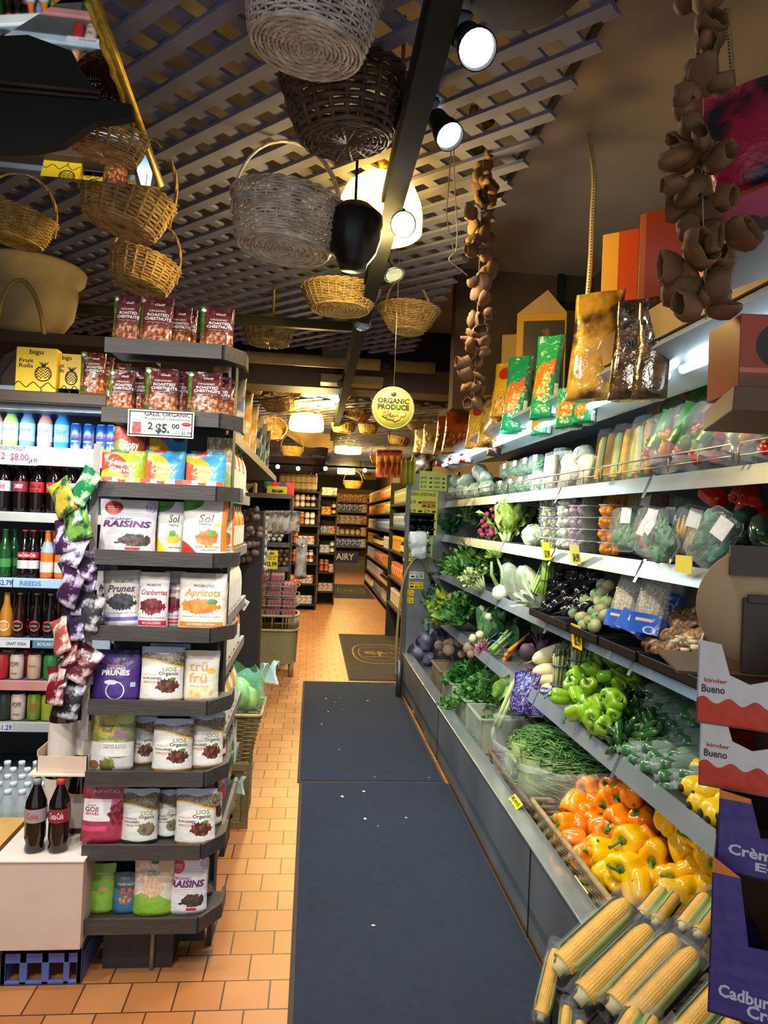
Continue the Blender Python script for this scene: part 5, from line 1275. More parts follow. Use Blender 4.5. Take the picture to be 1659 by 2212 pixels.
# --- second level of the case: cucumbers, squash, green peppers, chilies, asparagus, roots
def cucumber():
    t = thing('wrapped_cucumber', 'x', 'cucumber')
    L, r = .23, .029
    pr = [(.2, 0), (.6, .02), (.9, .08), (1, .25), (1, .7), (.92, .9), (.6, .98), (.2, 1)]
    MB().lathe([(a*r, b*L) for a, b in pr], 14, fn=lambda a, z: 1 + .05*math.sin(a*5)).build('cucumber_flesh', mat('34643c', rough=.25, var=.3, scale=14, stretch=(1, 1, .3), rand=.15, coat=.5), t)
    m = MB().lathe([(r*.2, -.014), (r*.4, -.011), (r*.3, -.002), (r*.7, .012), (r*1.12, .05), (r*1.14, .11), (r*1.1, .19), (r*.7, .212), (r*.3, .224), (r*.7, .235)], 14, fn=lambda a, z: 1 + .07*math.sin(a*4 + z*60), cap=False)
    m.build('plastic_wrap', film('e4f0f4', .2, .06, .9), t); return t
KC = Kind(cucumber())
cuc = []
for py in range(1484, 1712, 21):
    st = 1392 - (py - 1478)*.3 if py < 1645 else 1342 + (py - 1645)*.95
    for c in range(4): cuc.append((st - 12 + c*44 + ((py//21) % 2)*20, py + 10 - c*4))
for i, (px, py) in enumerate(cuc):
    X = 1.16 + (1712 - py)/1000*.85 + rnd.uniform(0, .015); p = on_slope(px, py, .03 + rnd.uniform(0, .03))
    KC.put(p, orient((rnd.uniform(.8, 1), rnd.uniform(-.45, -.1) + .1, rnd.uniform(-.05, .2)), rnd.uniform(0, 6)), 'plastic-wrapped cucumber in the heap right of the green peppers', rnd.uniform(.9, 1.08), 'plastic wrapped cucumbers')
def squash():
    t = thing('yellow_squash', 'x', 'squash'); L, r = .14, .032
    MB().lathe([(a*r, b*L) for a, b in [(.12, 0), (.55, .03), (.9, .14), (1, .35), (.93, .6), (.75, .82), (.5, .97), (.25, 1)]], 16).build('squash_flesh', mat('e8c21a', rough=.3, var=.12, scale=12, coat=.3, rand=.1, col2='c8a02c', c2scale=10, c2lo=.62, c2hi=.7), t)
    MB().lathe([(.009, -.004), (.01, .001), (.003, .003)], 9).build('blossom_end', mat('2a2418', rough=.7), t)
    return t
KS = Kind(squash())
for i, (px, py) in enumerate([(1495, 1665), (1520, 1640), (1545, 1660), (1478, 1702), (1505, 1715), (1530, 1690), (1555, 1700), (1548, 1735), (1520, 1755), (1495, 1740), (1560, 1765), (1575, 1640), (1535, 1770), (1600, 1680), (1590, 1720)]):
    X = 1.14 + (1790 - py)/1000*.6; p = on_slope(px - 6, py, .03 + .02*(i % 3))
    KS.put(p, orient((1, rnd.uniform(-.3, .3), rnd.uniform(.0, .3)), 0), 'yellow summer squash with dark blossom end, heaped beside the cucumbers', rnd.uniform(1.05, 1.25), 'yellow summer squashes')
gp = [(1290, 1400), (1315, 1415), (1335, 1440), (1355, 1430), (1375, 1450), (1290, 1440), (1268, 1465), (1300, 1470), (1330, 1480), (1355, 1475), (1250, 1500), (1275, 1500), (1300, 1510), (1262, 1530), (1285, 1540), (1240, 1525), (1310, 1545), (1330, 1525), (1255, 1550), (1278, 1565), (1300, 1575), (1385, 1445), (1365, 1400), (1340, 1395), (1310, 1385), (1232, 1508), (1345, 1505), (1295, 1420)]
gp += [(1246, 1470), (1262, 1440), (1280, 1415), (1305, 1440), (1325, 1460), (1350, 1455), (1240, 1490), (1268, 1500), (1290, 1485), (1315, 1500), (1252, 1515), (1275, 1520), (1298, 1540), (1318, 1530), (1332, 1500), (1262, 1480), (1345, 1420), (1320, 1400), (1300, 1395)]
for i, (px, py) in enumerate(gp):
    X = 1.2 + (1580 - py)/1000*.9; p = on_slope(px, py, .05 + .045*(i % 3))
    KGR[i % 3].put(p, orient(rdir() + Vector((-.8, -.3, 0)), rnd.uniform(0, 6)), 'light green frying pepper in the heap beside the asparagus', rnd.uniform(.9, 1.15), 'light green peppers')
def chili():
    t = thing('green_chili', 'x', 'chili pepper')
    MB().tube([(0, 0, 0), (.004, 0, .02), (.006, 0, .05), (.002, 0, .075), (-.004, 0, .092)], [.006, .015, .016, .012, .002], 12).build('chili_flesh', mat('2c5426', rough=.15, var=.2, scale=12, coat=.6, rand=.25), t)
    MB().tube([(0, 0, .004), (-.001, 0, -.012), (.006, .002, -.028)], [.007, .0025, .0025], 6).build('stem', mat('5c8a34', rough=.5), t); return t
KH = Kind(chili())
for i in range(120):
    u, v = rnd.random(), rnd.random()
    px = 1290 + 100*u + 35*v; py = 1450 + 18*u + 165*v*(1 - .12*u) ; X = 1.2 + (1600 - py)/1000*.8 + rnd.uniform(-.01, .02)
    KH.put(on_slope(px, py, .03 + rnd.uniform(0, .03)), orient(rdir() + Vector((0, 0, .1)), 0), 'dark green chili pepper in the heap between peppers and cucumbers', rnd.uniform(.7, 1.15), 'dark green chilies')
# supporting slope under the level-two heaps
def mound(name, label, m, x0, x1, y0, y1, z0, z1, cat='display board'):
    mb = MB(); mb.add([(x0, y0, z0), (x1, y0, z0), (x1, y0, z1), (x0, y1, z0), (x1, y1, z0), (x1, y1, z1), (x0, y0, z0+.02), (x0, y1, z0+.02)],
                      [(0,1,2,6), (3,7,5,4), (0,3,4,1), (1,4,5,2), (6,2,5,7), (0,6,7,3)])
    return tag(mb.build(name, m, smooth=False), label, cat)
dark = mat('202422', rough=.8)
mound('sloping_board', 'dark sloping board carrying the peppers, chilies and cucumbers', dark, 1.15, 1.7, 1.5, 3.15, .74, .92)
def rod_bunch(name, label, n, L, r, spread, m, tipm, band='6a3c8c', cat='vegetable', tips=True, part='stalks'):
    t = thing(name, label, cat); R = random.Random(n); mb, tb = MB(), MB()
    for i in range(n):
        a = 2.4*i; q = spread*math.sqrt(i/n); x, y = q*math.cos(a), q*math.sin(a); k = R.uniform(.92, 1.06)*L
        tx, ty = x*R.uniform(1.0, 1.7), y*R.uniform(1.0, 1.7)
        mb.tube([(x, y, 0), (x*.9, y*.9, k*.35), (tx, ty, k*.85)], [r*1.1, r, r*.9], 7)
        if tips: tb.lathe([(r*.9, 0), (r*1.25, k*.05), (r*.9, k*.1), (r*.2, k*.15)], 7, (tx, ty, k*.84))
    mb.build(part, m, t)
    if tips: tb.build('tips', tipm, t)
    for z in ((.25, .62) if band else ()):
        MB().tube([((spread + r*1.3)*math.cos(a*PI/8), (spread + r*1.3)*math.sin(a*PI/8), L*z) for a in range(16)], .0035, 5, True, ).build('rubber_band', mat(band, rough=.5), t)
    return t
asp = Kind(rod_bunch('asparagus_bunch', 'x', 22, .22, .0052, .026, mat('6c8244', rough=.5, col2='c0b48c', c2scale=5, stretch=(1, 1, 1)), mat('4c5434', rough=.5)))
for (px, py, X, lab, tilt) in ((1203, 1508, 1.2, 'tall asparagus bundle with purple bands standing in front', .12), (1242, 1498, 1.24, 'asparagus bundle in a pale band leaning behind', -.05), (1222, 1490, 1.3, 'asparagus bundle at the back, half hidden', .1)):
    asp.put(P(px, py, X=X), (0, 0.05, tilt), lab, 1.15)
def root(L, r, prof, m, name, topm, seed=0, cat='root vegetable'):
    t = thing(name, 'x', cat)
    MB().lathe([(a*r, b*L) for a, b in prof], 18, fn=lambda a, z: 1 + .06*math.sin(2*a + z*20 + seed)).build('root_flesh', m, t)
    MB().tube([(0, 0, L*.97), (.002, 0, L*1.06)], [r*.35, r*.25], 8).tube([(0, 0, .002), (.004, 0, -.05)], [.004, .0006], 5).build('stub', topm, t); return t
white = mat('dccb9c', rough=.45, var=.12, scale=9, col2='c4a870', c2scale=5, c2lo=.55, c2hi=.8, coat=.2)
KD = Kind(root(.27, .048, [(.08, 0), (.4, .03), (.75, .12), (1, .3), (1, .55), (.8, .72), (.42, .86), (.4, .97), (.15, 1)], white, 'white_radish', mat('c8c090', rough=.6)))
for i, (px, py, X, s, d, lab) in enumerate(((1150, 1428, 1.22, 1.15, (1, .1, .35), 'largest white radish lying on top, tip toward the beets'), (1150, 1452, 1.2, .95, (1, .0, .12), 'second white radish in the heap'), (1155, 1472, 1.19, .85, (1, -.1, .05), 'third white radish, lower in the heap'), (1168, 1486, 1.2, .8, (1, -.2, .0), 'lowest white radish by the shelf lip'), (1195, 1420, 1.32, 1.1, (1, .2, .2), 'white radish at the back behind the asparagus'))):
    KD.put(P(px, py, X=X), orient(d, i), lab, s*.85)
beet = mat('4a3440', rough=.6, var=.3, scale=10)
KB_ = Kind(root(.085, .043, [(.1, 0), (.5, .08), (.9, .3), (1, .52), (.9, .78), (.5, .95), (.2, 1)], beet, 'beet', mat('8c2c4c', rough=.5)))
for (px, py, X, lab, s) in ((1130, 1412, 1.2, 'large beet above the shelf lip beside the carrots', 1.15), (1130, 1455, 1.19, 'smaller beet under the large one', .85), (1165, 1400, 1.35, 'beet in the shade behind the large one', 1.0)):
    KB_.put(P(px, py, X=X) - Vector((0, 0, .03)), (.3, .5, 0), lab, s)
car = mat('e07828', rough=.45, var=.15, scale=20, stretch=(1, 1, 4))
KCA = Kind(root(.2, .017, [(.1, 0), (.3, .1), (.6, .4), (.85, .75), (1, .95), (.4, 1)], car, 'carrot', mat('6c8a34', rough=.6)))
for i, (a, b, X, lab) in enumerate((((1138, 1372), (1098, 1408), 1.22, 'topmost carrot pointing up to the back'), ((1128, 1385), (1090, 1418), 1.2, 'second carrot in the bunch'), ((1118, 1395), (1088, 1428), 1.2, 'lowest carrot in the bunch'))):
    A, B = P(*a, X=X+.12), P(*b, X=X); KCA.put(A, orient(B-A, 0), lab, (B-A).length/.2)
# --- leafy heads and bunches
def leaf_mb(mb, base, d, up_, L, W_, curl, ruffle, R, nu=5, nv=7):
    d = Vector(d).normalized(); s = d.cross(Vector(up_)).normalized(); n = s.cross(d).normalized(); ph = R.random()*6
    def fn(u, v):
        w = W_*math.sin(PI*min(.98, (v*.9 + .06)))**.7*(u-.5); z = curl*L*v*v + ruffle*math.sin(v*13 + ph + u*5)*abs(u-.5)*2 + abs(u-.5)*W_*.35
        return tuple(Vector(base) + d*L*v*(1 - .25*abs(curl)*v) + s*w + n*z)
    mb.grid(fn, nu, nv)
def bunch(name, label, L, W_, n, spread, m, curl=.3, ruffle=.012, seed=0, cat='leafy vegetable', stalk=None, sl=.3, part='leaves', tilt=.5):
    t = thing(name, label, cat); R = random.Random(seed); mb, sb = MB(), MB()
    fluffy = n >= 30; n = int(n*2.6) if fluffy else n
    for i in range(n):
        a = 2.4*i + R.uniform(-.3, .3); q = tilt*math.sqrt((i+.5)/n)*R.uniform(.8, 1.2)
        d = Vector((math.sin(q)*math.cos(a), math.sin(q)*math.sin(a), math.cos(q)))
        b = Vector((spread*math.cos(a)*q, spread*math.sin(a)*q, 0)); k = L*R.uniform(.75, 1.1)
        if stalk: sb.tube([b, b + d*k*sl], [.005, .004], 5) if not isinstance(stalk, tuple) else sb.tube([b, b + d*k*sl*.5, b + d*k*sl], [stalk[1], stalk[1]*.8, stalk[1]*.4], 7)
        if fluffy and not stalk:
            f0 = R.uniform(.15, .72); leaf_mb(mb, b + d*k*f0, d + Vector((R.uniform(-.7, .7), R.uniform(-.7, .7), R.uniform(-.3, .5))), (R.uniform(-1, 1), R.uniform(-1, 1), .3), k*.36, W_*.62*R.uniform(.6, 1.2), curl*R.uniform(-.8, 1.5), ruffle*.5, R, 5, 5); continue
        leaf_mb(mb, b + d*k*(sl if stalk else 0), d + Vector((R.uniform(-.2, .2), R.uniform(-.2, .2), 0)), (0, 0, -1) if abs(d.z) < .9 else (-math.cos(a), -math.sin(a), .01), k*(1 - (sl if stalk else 0)), W_*R.uniform(.7, 1.2), curl*R.uniform(-.5, 1.2), ruffle, R)
    mb.build(part, m, t)
    if stalk: sb.build('stalks', stalk[0] if isinstance(stalk, tuple) else stalk, t)
    return t
def LG(c, c2=None, r=.5): return mat(c, rough=r, var=.3, scale=25, col2=c2, c2scale=12, rand=.1)
def head(name, label, r, m, seed=0, ruffle=.06, cat='cabbage', layers=9, leafm=None):
    """round heading vegetable with overlapping wrapper leaves"""
    t = thing(name, label, cat); R = random.Random(seed)
    MB().lathe([(r*math.sin(PI*i/12) + .001, -r*math.cos(PI*i/12)) for i in range(13)], 24, fn=lambda a, z: 1 + .03*math.sin(5*a + z*30)).build('heart', m, t)
    mb = MB()
    for k in range(layers):
        ax = Vector((R.uniform(-1, 1), R.uniform(-1, 1), R.uniform(-.6, 1))).normalized(); q = ax.to_track_quat('Z', 'Y').to_matrix(); rr = r*(1.03 + .02*k/layers)
        ph = R.random()*6
        mb.grid(lambda u, v: tuple(q @ Vector((rr*math.sin(v*1.25)*math.cos(2*PI*u), rr*math.sin(v*1.25)*math.sin(2*PI*u), rr*math.cos(v*1.25)))*(1 + ruffle*v*v*math.sin(2*PI*u*4 + ph) + .05*v**4)), 22, 6, True)
    mb.build('wrapper_leaves', leafm or m, t); return t
def herb_heap(label, name, x0, x1, y0, y1, z, hh, m, n=700, ls=.02, seed=0, cat='herbs'):
    R = random.Random(seed); mb = MB(); cx, cy, a_, b_ = (x0+x1)/2, (y0+y1)/2, (x1-x0)/2, (y1-y0)/2
    for i in range(n):
        a = R.uniform(0, 2*PI); q = math.sqrt(R.random()); x, y = a_*q*math.cos(a), b_*q*math.sin(a); zz = hh*(1 - q*q)*R.uniform(.55, 1.05) + R.uniform(-.01, .02)
        d = Vector((math.cos(a)*q + R.uniform(-.7, .7), math.sin(a)*q + R.uniform(-.7, .7), R.uniform(-.1, .9))).normalized(); s = d.cross(Vector((R.uniform(-1, 1), R.uniform(-1, 1), 1))).normalized()*ls*.5*R.uniform(.6, 1.2)
        p = Vector((x, y, zz)); l = d*ls*R.uniform(.8, 1.6); nn = s.cross(d).normalized()*ls*.15
        mb.add([p, p + l*.35 + s, p + l*.7 + s*.8 + nn, p + l, p + l*.7 - s*.8 + nn, p + l*.35 - s], [(0,1,2,3), (0,3,4,5)])
    mb.lathe([(.9, -.05), (.85, .1), (.6, .5), (.25, .75), (.01, .8)], 18).xf(Matrix.Diagonal((a_, b_, hh, 1)), len(mb.v) - 90)
    o = mb.build(name, m); o.location = (cx, cy, z); return tag(o, label, cat, kind='stuff')
pars = LG('3c7030', '5c9440'); dkg = LG('2a5428', '467a38'); kale = LG('2f5a34', '54804c')
# bottom deck: bins of roots and herbs (photo: farther end)
binm = mat('c8cdb8', rough=.15, alpha=.5, var=.05, bump=.1, bscale=10)
def bin_(x0, x1, y0, y1, z0, h, m, label, name='storage_bin'):
    t = thing(name, label, 'bin', (x0, y0, z0)); w, l = x1-x0, y1-y0; th = .004
    mb = MB().box(0, w, 0, th, 0, h).box(0, w, l-th, l, 0, h).box(0, th, 0, l, 0, h).box(w-th, w, 0, l, 0, h).box(0, w, 0, l, 0, th)
    mb.build('bin_wall', m, t, smooth=False)
    mb = MB().box(-.012, w+.012, -.012, .004, h-.012, h).box(-.012, w+.012, l-.004, l+.012, h-.012, h).box(-.012, .004, -.012, l+.012, h-.012, h).box(w-.004, w+.012, -.012, l+.012, h-.012, h)
    mb.build('bin_rim', m, t, smooth=False, bevel=.003); return t
bins = [(4.02, 4.36, binm, 'nearest clear bin of cut herbs'), (4.44, 4.82, binm, 'middle clear bin overflowing with parsley'), (4.9, 5.2, binm, 'third clear bin with loose green leaves'), (5.28, 5.72, mat('a08c78', rough=.3, alpha=.85), 'farthest bin, cloudy plastic, full of brown beets')]
for i, (y0, y1, m, lab) in enumerate(bins):
    bin_(1.0, 1.3, y0, y1, .282, .2, m, lab)
herb_heap('finely chopped-looking green herbs low in the nearest clear bin', 'green_herbs', 1.02, 1.28, 4.04, 4.34, .38, .05, pars, 500, .02, 1)
herb_heap('bushy flat parsley heaped over the middle clear bin', 'parsley_heap', .99, 1.36, 4.36, 4.86, .44, .15, pars, 1100, .035, 2)
herb_heap('dark green herbs heaped over the third clear bin', 'herb_heap', .99, 1.36, 4.82, 5.28, .44, .14, LG('2f6a2c', '4c8a3c'), 900, .035, 3)
herb_heap('loose parsley sprig fallen on the case rim', 'parsley_sprig', .88, .96, 4.55, 4.75, .392, .02, pars, 60, .03, 4)
herb_heap('small loose leaf scraps on the case deck', 'leaf_scraps', .93, .98, 4.1, 4.25, .3, .02, pars, 30, .03, 5)
KP2 = Kind(root(.075, .04, [(.1, 0), (.6, .06), (.95, .3), (1, .55), (.85, .82), (.45, .97), (.1, 1)], mat('8c7460', rough=.75, var=.25, scale=14, rand=.15, bump=.2), 'brown_beet', mat('5c4838', rough=.7)))
for i, (px, py, s) in enumerate([(947, 1398, 1.15), (962, 1392, 1.05), (978, 1388, .9), (993, 1390, 1.0), (1008, 1400, 1.0), (975, 1408, 1.2), (953, 1412, .85), (998, 1414, .8), (1015, 1412, .7), (968, 1400, 1)]):
    KP2.put(P(px, py, X=1.08 + .03*(i % 4)) - Vector((0, 0, .03)), (rnd.uniform(-.6, .6), rnd.uniform(-.6, .6), 0), 'brown earthy beet in the farthest bin', s, 'brown beets in the cloudy bin')
redcab = mat('453a55', rough=.35, var=.35, scale=7, col2='8a86a0', c2scale=4, c2lo=.5, c2hi=.7, coat=.3)
KRC = Kind(head('red_cabbage', 'x', .085, redcab, 1))
for (px, py, X, s, lab) in ((899, 1408, .99, 1.0, 'nearest red cabbage at the end of the bottom deck'), (920, 1385, 1.07, 1.0, 'red cabbage resting behind the nearest one'), (948, 1370, 1.2, 1.05, 'red cabbage high at the back with loose outer leaf'), (885, 1372, 1.02, .75, 'red cabbage wrapped in crinkled clear film by the panel'), (925, 1420, 1.1, .8, 'small red cabbage against the cloudy bin')):
    KRC.put(P(px, py, X=X), (rnd.uniform(-1, 1), rnd.uniform(-1, 1), 0), lab, s)
o = MB().lathe([(.085*math.sin(PI*i/10)+.002, -.085*math.cos(PI*i/10)) for i in range(11)], 22, fn=lambda a, z: 1 + .08*math.sin(7*a + z*60)).build('clear_wrap', film('e4f0f0', .35, .06, 1)); o.location = P(885, 1372, X=1.0); o.scale = (1, 1, 1); tag(o, 'crinkled clear film bag around the cabbage beside the steel panel', 'plastic bag')
t = bunch('cabbage_leaf', 'large pale loose cabbage leaf standing up behind the red cabbages', .13, .13, 2, .01, mat('8aa498', rough=.5, var=.2), .3, .02, 3, 'leaf', tilt=.3); t.location = P(926, 1372, X=1.05); t.rotation_euler = (0, -.3, 0)
# bag of shredded-looking purple cabbage, leeks and aubergines
pc = design('5a4a86', (('r', 0, 0, 1, 1, '8880c0', '33265c', 16),), .2)
for i, (px0, px1, py0, py1, X, lab) in enumerate(((1100, 1155, 1470, 1540, 1.1, 'net-patterned bag of purple cabbage, left one'), (1150, 1195, 1500, 1550, 1.16, 'net-patterned bag of purple cabbage, right one in the shade'))):
    p = P((px0+px1)/2, py1, X=X); w = (px1-px0)*p.y/F*1.25; h = (py1-py0)*p.y/F*1.3
    t = pouch(w, h, .12, pc, lab, (), 'bag', 'cabbage_bag', wave=.006); t.location = p; t.rotation_euler = (-.2, 0, -.9)
t = rod_bunch('leek_pack', 'pale green leek pack leaning between the bins and the bean bag', 5, .3, .012, .02, mat('b8cc84', rough=.5, var=.2), None, None, tips=False); t.location = P(1075, 1570, X=1.02); t.rotation_euler = (.1, .35, 0)
egg = mat('1a1018', rough=.07, var=0, coat=.8)
KEG = Kind(root(.1, .03, [(.15, 0), (.6, .04), (.95, .22), (1, .45), (.82, .72), (.6, .9), (.3, 1)], egg, 'eggplant', mat('4a5c34', rough=.5), cat='eggplant'))
for (px, py, X, lab) in ((1130, 1545, 1.1, 'large eggplant half hidden behind the bean bag, left'), (1175, 1548, 1.15, 'large eggplant half hidden behind the bean bag, right')):
    KEG.put(P(px, py, X=X), orient((1, -.2, .1), 0), lab, 1.5)
# level 3 lip: eggplants, tomatillos, enoki, mushrooms
trayb = mat('15161a', rough=.35, var=.1)
def blktray(x0, x1, y0, y1, z, lab):
    t = thing('black_tray', lab, 'tray', ((x0+x1)/2, (y0+y1)/2, z)); a, b = (x1-x0)/2, (y1-y0)/2
    MB().box(-a, a, -b, b, 0, .006).box(-a, -a+.006, -b, b, 0, .035).box(a-.006, a, -b, b, 0, .035).box(-a, a, -b, -b+.006, 0, .035).box(-a, a, b-.006, b, 0, .035).build('tray_body', trayb, t, smooth=False, bevel=.002); return t
blktray(1.12, 1.5, 3.05, 3.6, 1.13, 'black tray under the dark eggplants'); blktray(1.12, 1.5, 2.72, 3.02, 1.13, 'black tray under the green tomatillos'); blktray(1.12, 1.6, 1.9, 2.36, 1.13, 'black tray under the brown mushrooms'); blktray(1.12, 1.5, 2.38, 2.7, 1.13, 'black tray under the blue enoki packs')
eg = [(1205, 1270), (1215, 1300), (1180, 1285), (1190, 1305), (1230, 1255), (1245, 1285), (1240, 1310), (1170, 1310), (1222, 1320), (1255, 1250), (1200, 1245), (1225, 1238), (1260, 1275), (1192, 1262), (1180, 1315), (1210, 1322), (1248, 1320), (1235, 1240), (1265, 1240), (1272, 1258), (1215, 1285)]
for i, (px, py) in enumerate(eg):
    X = 1.18 + (1325 - py)/1000*1.6; KEG.put(P(px, py, X=X), orient((rnd.uniform(.5, 1), rnd.uniform(-.5, .5), rnd.uniform(.1, .6)), 0), 'small glossy black eggplant in the heap left of the tomatillos', .8, 'small black eggplants')
tomm = mat('7a9a68', rough=.55, var=.25, scale=12, rand=.15, col2='a8a878', c2scale=8)
def tomatillo():
    t = thing('tomatillo', 'x', 'tomatillo')
    MB().lathe([(.026*math.sin(PI*i/8)+.001, -.024*math.cos(PI*i/8)) for i in range(9)], 18, fn=lambda a, z: 1 + .09*abs(math.sin(2.5*a))).build('papery_husk', tomm, t)
    MB().tube([(0, 0, .02), (.002, 0, .034)], [.004, .003], 6).build('stem', mat('7a7a48', rough=.6), t); return t
KT = Kind(tomatillo())
for i, (px, py) in enumerate([(1240, 1325), (1258, 1335), (1275, 1342), (1292, 1335), (1248, 1310), (1265, 1318), (1283, 1322), (1300, 1318), (1262, 1298), (1278, 1302), (1295, 1300), (1308, 1330), (1290, 1285), (1303, 1280), (1312, 1300), (1300, 1262), (1315, 1265), (1262, 1350), (1285, 1352)]):
    KT.put(P(px, py, X=1.18 + (1350-py)/1000*1.3), (rnd.uniform(-1, 1), rnd.uniform(-1, 1), 0), 'green tomatillo in papery husk, in the heap beside the eggplants', rnd.uniform(.9, 1.15), 'green tomatillos')
def mushroom():
    t = thing('brown_mushroom', 'x', 'mushroom')
    MB().lathe([(.0, .004), (.012, .006), (.024, .0), (.026, .008), (.022, .02), (.012, .027), (.001, .029)], 16, cap=False).build('mushroom_cap', mat('6e4826', rough=.45, var=.25, scale=30, rand=.25, col2='b08c60', c2scale=25), t)
    MB().tube([(0, 0, .006), (.001, 0, -.016)], [.009, .01], 9).build('mushroom_stem', mat('d8ccb0', rough=.6), t); return t
KM = Kind(mushroom())
for i in range(100):
    u, v = rnd.random(), rnd.random(); px = 1385 + 150*u; py = 1310 + 100*v + 30*(1-u)*(1-v) + 8*u
    if px < 1430 and py < 1355: px += 60
    KM.put(P(px, py, X=1.17 + (1425-py)/1000*1.6 + rnd.uniform(0, .02)), orient(rdir() + Vector((-.4, -.2, .9)), 0), 'brown mushroom in the heap on the black tray', rnd.uniform(.85, 1.3), 'brown mushrooms')
KM2 = None
t = thing('oyster_mushroom_cluster', 'cluster of small pale oyster mushrooms at the front of the mushroom tray', 'mushroom', P(1480, 1400, X=1.16)); mb = MB(); R = random.Random(2)
for i in range(26):
    x, y, z = R.uniform(-.02, .05), R.uniform(-.09, .07), R.uniform(-.01, .035); mb.lathe([(.003, -.02), (.004, -.005), (.016*R.uniform(.6, 1.1), .002), (.012, .007), (.001, .008)], 9, (x, y, z))
mb.build('mushroom_caps', mat('cbbf9c', rough=.6, var=.2), t)
# enoki packs
def enoki():
    t = thing('enoki_pack', 'x', 'mushroom'); R = random.Random(4); mb = MB(); w, h = .1, .2
    for i in range(90):
        x, y, z = R.uniform(-.038, .038), R.uniform(-.02, .012), R.uniform(.075, .15)*(1 - abs(R.uniform(-.1, .1))); mb.tube([(x*.7, y, .04), (x, y, z)], .0012, 4).lathe([(.001, -.002), (.0045, 0), (.003, .004), (.001, .005)], 6, (x, y - .002, z))
    mb.build('enoki_stems', mat('e0d4a8', rough=.5, var=.1), t)
    b = design('2858b8', (('r', .2, .6, .75, .75, 'd8b8a0'), ('e', .7, .2, .2, .2, 'b8c8e0'), ('e', .7, .2, .14, .14, '2858b8')), .25)
    k = MB().grid(lambda u, v: ((u-.5)*w, -.026 - .006*math.sin(PI*u), .062*v), 12, 8); k.uv = [(i/11, j/7) for j in range(8) for i in range(12)]; k.build('blue_print', b, t)
    MB().grid(lambda u, v: ((u-.5)*w, .02, .062*v), 4, 3).build('blue_back', mat('2858b8', rough=.3), t)
    MB().grid(lambda u, v: (w/2*math.copysign(abs(math.cos(2*PI*u))**.6, math.cos(2*PI*u))*(1 - .1*v), .03*math.copysign(abs(math.sin(2*PI*u))**.8, math.sin(2*PI*u))*(1 - v**3) + .004*math.sin(u*30)*v, h*v), 30, 12, True).build('clear_film', film('eef2f0', .25, .08, 1), t); return t
KE = Kind(enoki())
for i, (px, py, s, rz, lab) in enumerate(((1338, 1358, 1.1, -1.0, 'left enoki mushroom pack with blue base, standing'), (1395, 1372, 1.15, -.9, 'middle enoki mushroom pack with blue base, in front'), (1412, 1325, 1.1, -1.1, 'third enoki pack behind the middle one'), (1440, 1320, 1.05, -1.0, 'rightmost enoki pack, half in shade'))):
    KE.put(P(px, py, X=1.2 + .12*(i > 1)), (-.3, .05, rz), lab, s)
t = carton(.12, .075, .05, design('2a5cc0', (('r', .35, .5, .7, .8, 'dcc4b4'), ('e', .75, .25, .12, .22, 'c8d4ec'))), 'fallen blue enoki packet lying in front of the standing ones', cat='mushroom', name='enoki_packet'); t.location = P(1352, 1362, X=1.15); t.rotation_euler = (-.4, .25, -1.2)
# leafy bunches: (pixel, X, builder, tilt)
def lv(t, px, py, X, rot, s=1.0): t.location = P(px, py, X=X); t.rotation_euler = rot; t.scale = (s,)*3; return t
out = -.55      # lean towards the aisle
lv(bunch('curly_kale', 'dark curly kale bunch at the far end of the lower shelf', .24, .1, 34, .05, kale, .3, .03, 1), 965, 1322, 1.2, (0, out-.2, 0), 1.1)
lv(bunch('curly_kale', 'second dark kale bunch above the first, by the end panel', .2, .09, 30, .05, kale, .3, .03, 2), 958, 1290, 1.35, (0, out, .5), 1.1)
lv(head('broccoli_crown', 'round bluish broccoli crown against the end panel', .05, LG('3a5c48'), 3, .1, 'broccoli'), 948, 1303, 1.18, (0, 0, 0))
lv(bunch('green_leaf_lettuce', 'bright yellow-edged green lettuce hanging over the lower shelf lip', .26, .12, 36, .05, LG('7a9c38', 'b4c04c'), .4, .03, 4), 990, 1345, 1.2, (0, out-.3, .3), 1.15)
lv(bunch('curly_parsley', 'big ruffled dark green bunch right of the yellow-edged lettuce', .24, .09, 46, .05, LG('34682c', '5c8c3c'), .4, .03, 5), 1018, 1348, 1.22, (0, out-.2, 0), 1.15)
for i, (px, py, X) in enumerate(((1040, 1325, 1.2), (1052, 1335, 1.2), (1043, 1345, 1.19), (1028, 1383, 1.13), (1040, 1378, 1.14))):
    K_('turnip', lambda: root(.05, .026, [(.1, 0), (.6, .08), (.95, .3), (1, .55), (.8, .82), (.3, 1)], mat('d8d0a0', rough=.5, var=.1), 'white_turnip', stemg)).put(P(px, py, X=X), (i, i*.7, 0), 'small cream turnip beside the green leafy bunch', 1.1, 'cream turnips')
lv(bunch('collard_bunch', 'bagged long dark collard leaves with purple base', .3, .11, 18, .03, LG('3c6a40', '5c8450'), .2, .008, 6, stalk=(mat('8aa45c', rough=.5), .006), sl=.35, tilt=.35), 1040, 1410, 1.17, (-.1, .35, .2), 1.05)
lv(bunch('red_chard', 'small bunch of red and white roots at the lip under the collards', .12, .05, 10, .02, mat('a83c50', rough=.5, col2='d8c8c0', c2scale=8), .2, .01, 7, tilt=.6), 1050, 1402, 1.16, (0, -.9, 0), .6)
lv(rod_bunch('green_stalk_bunch', 'bundle of pale green stalk ends with a blue band at the lip', 9, .2, .011, .035, mat('88a858', rough=.45, var=.2), None, '3c6cb0', tips=False), 1062, 1408, 1.14, (-.2, .9, .1), 1.0)
lv(bunch('collard_bunch', 'dark broad leaves behind the carrots', .26, .12, 16, .03, dkg, .2, .01, 8, tilt=.5), 1095, 1395, 1.35, (0, .2, 0), 1.0)
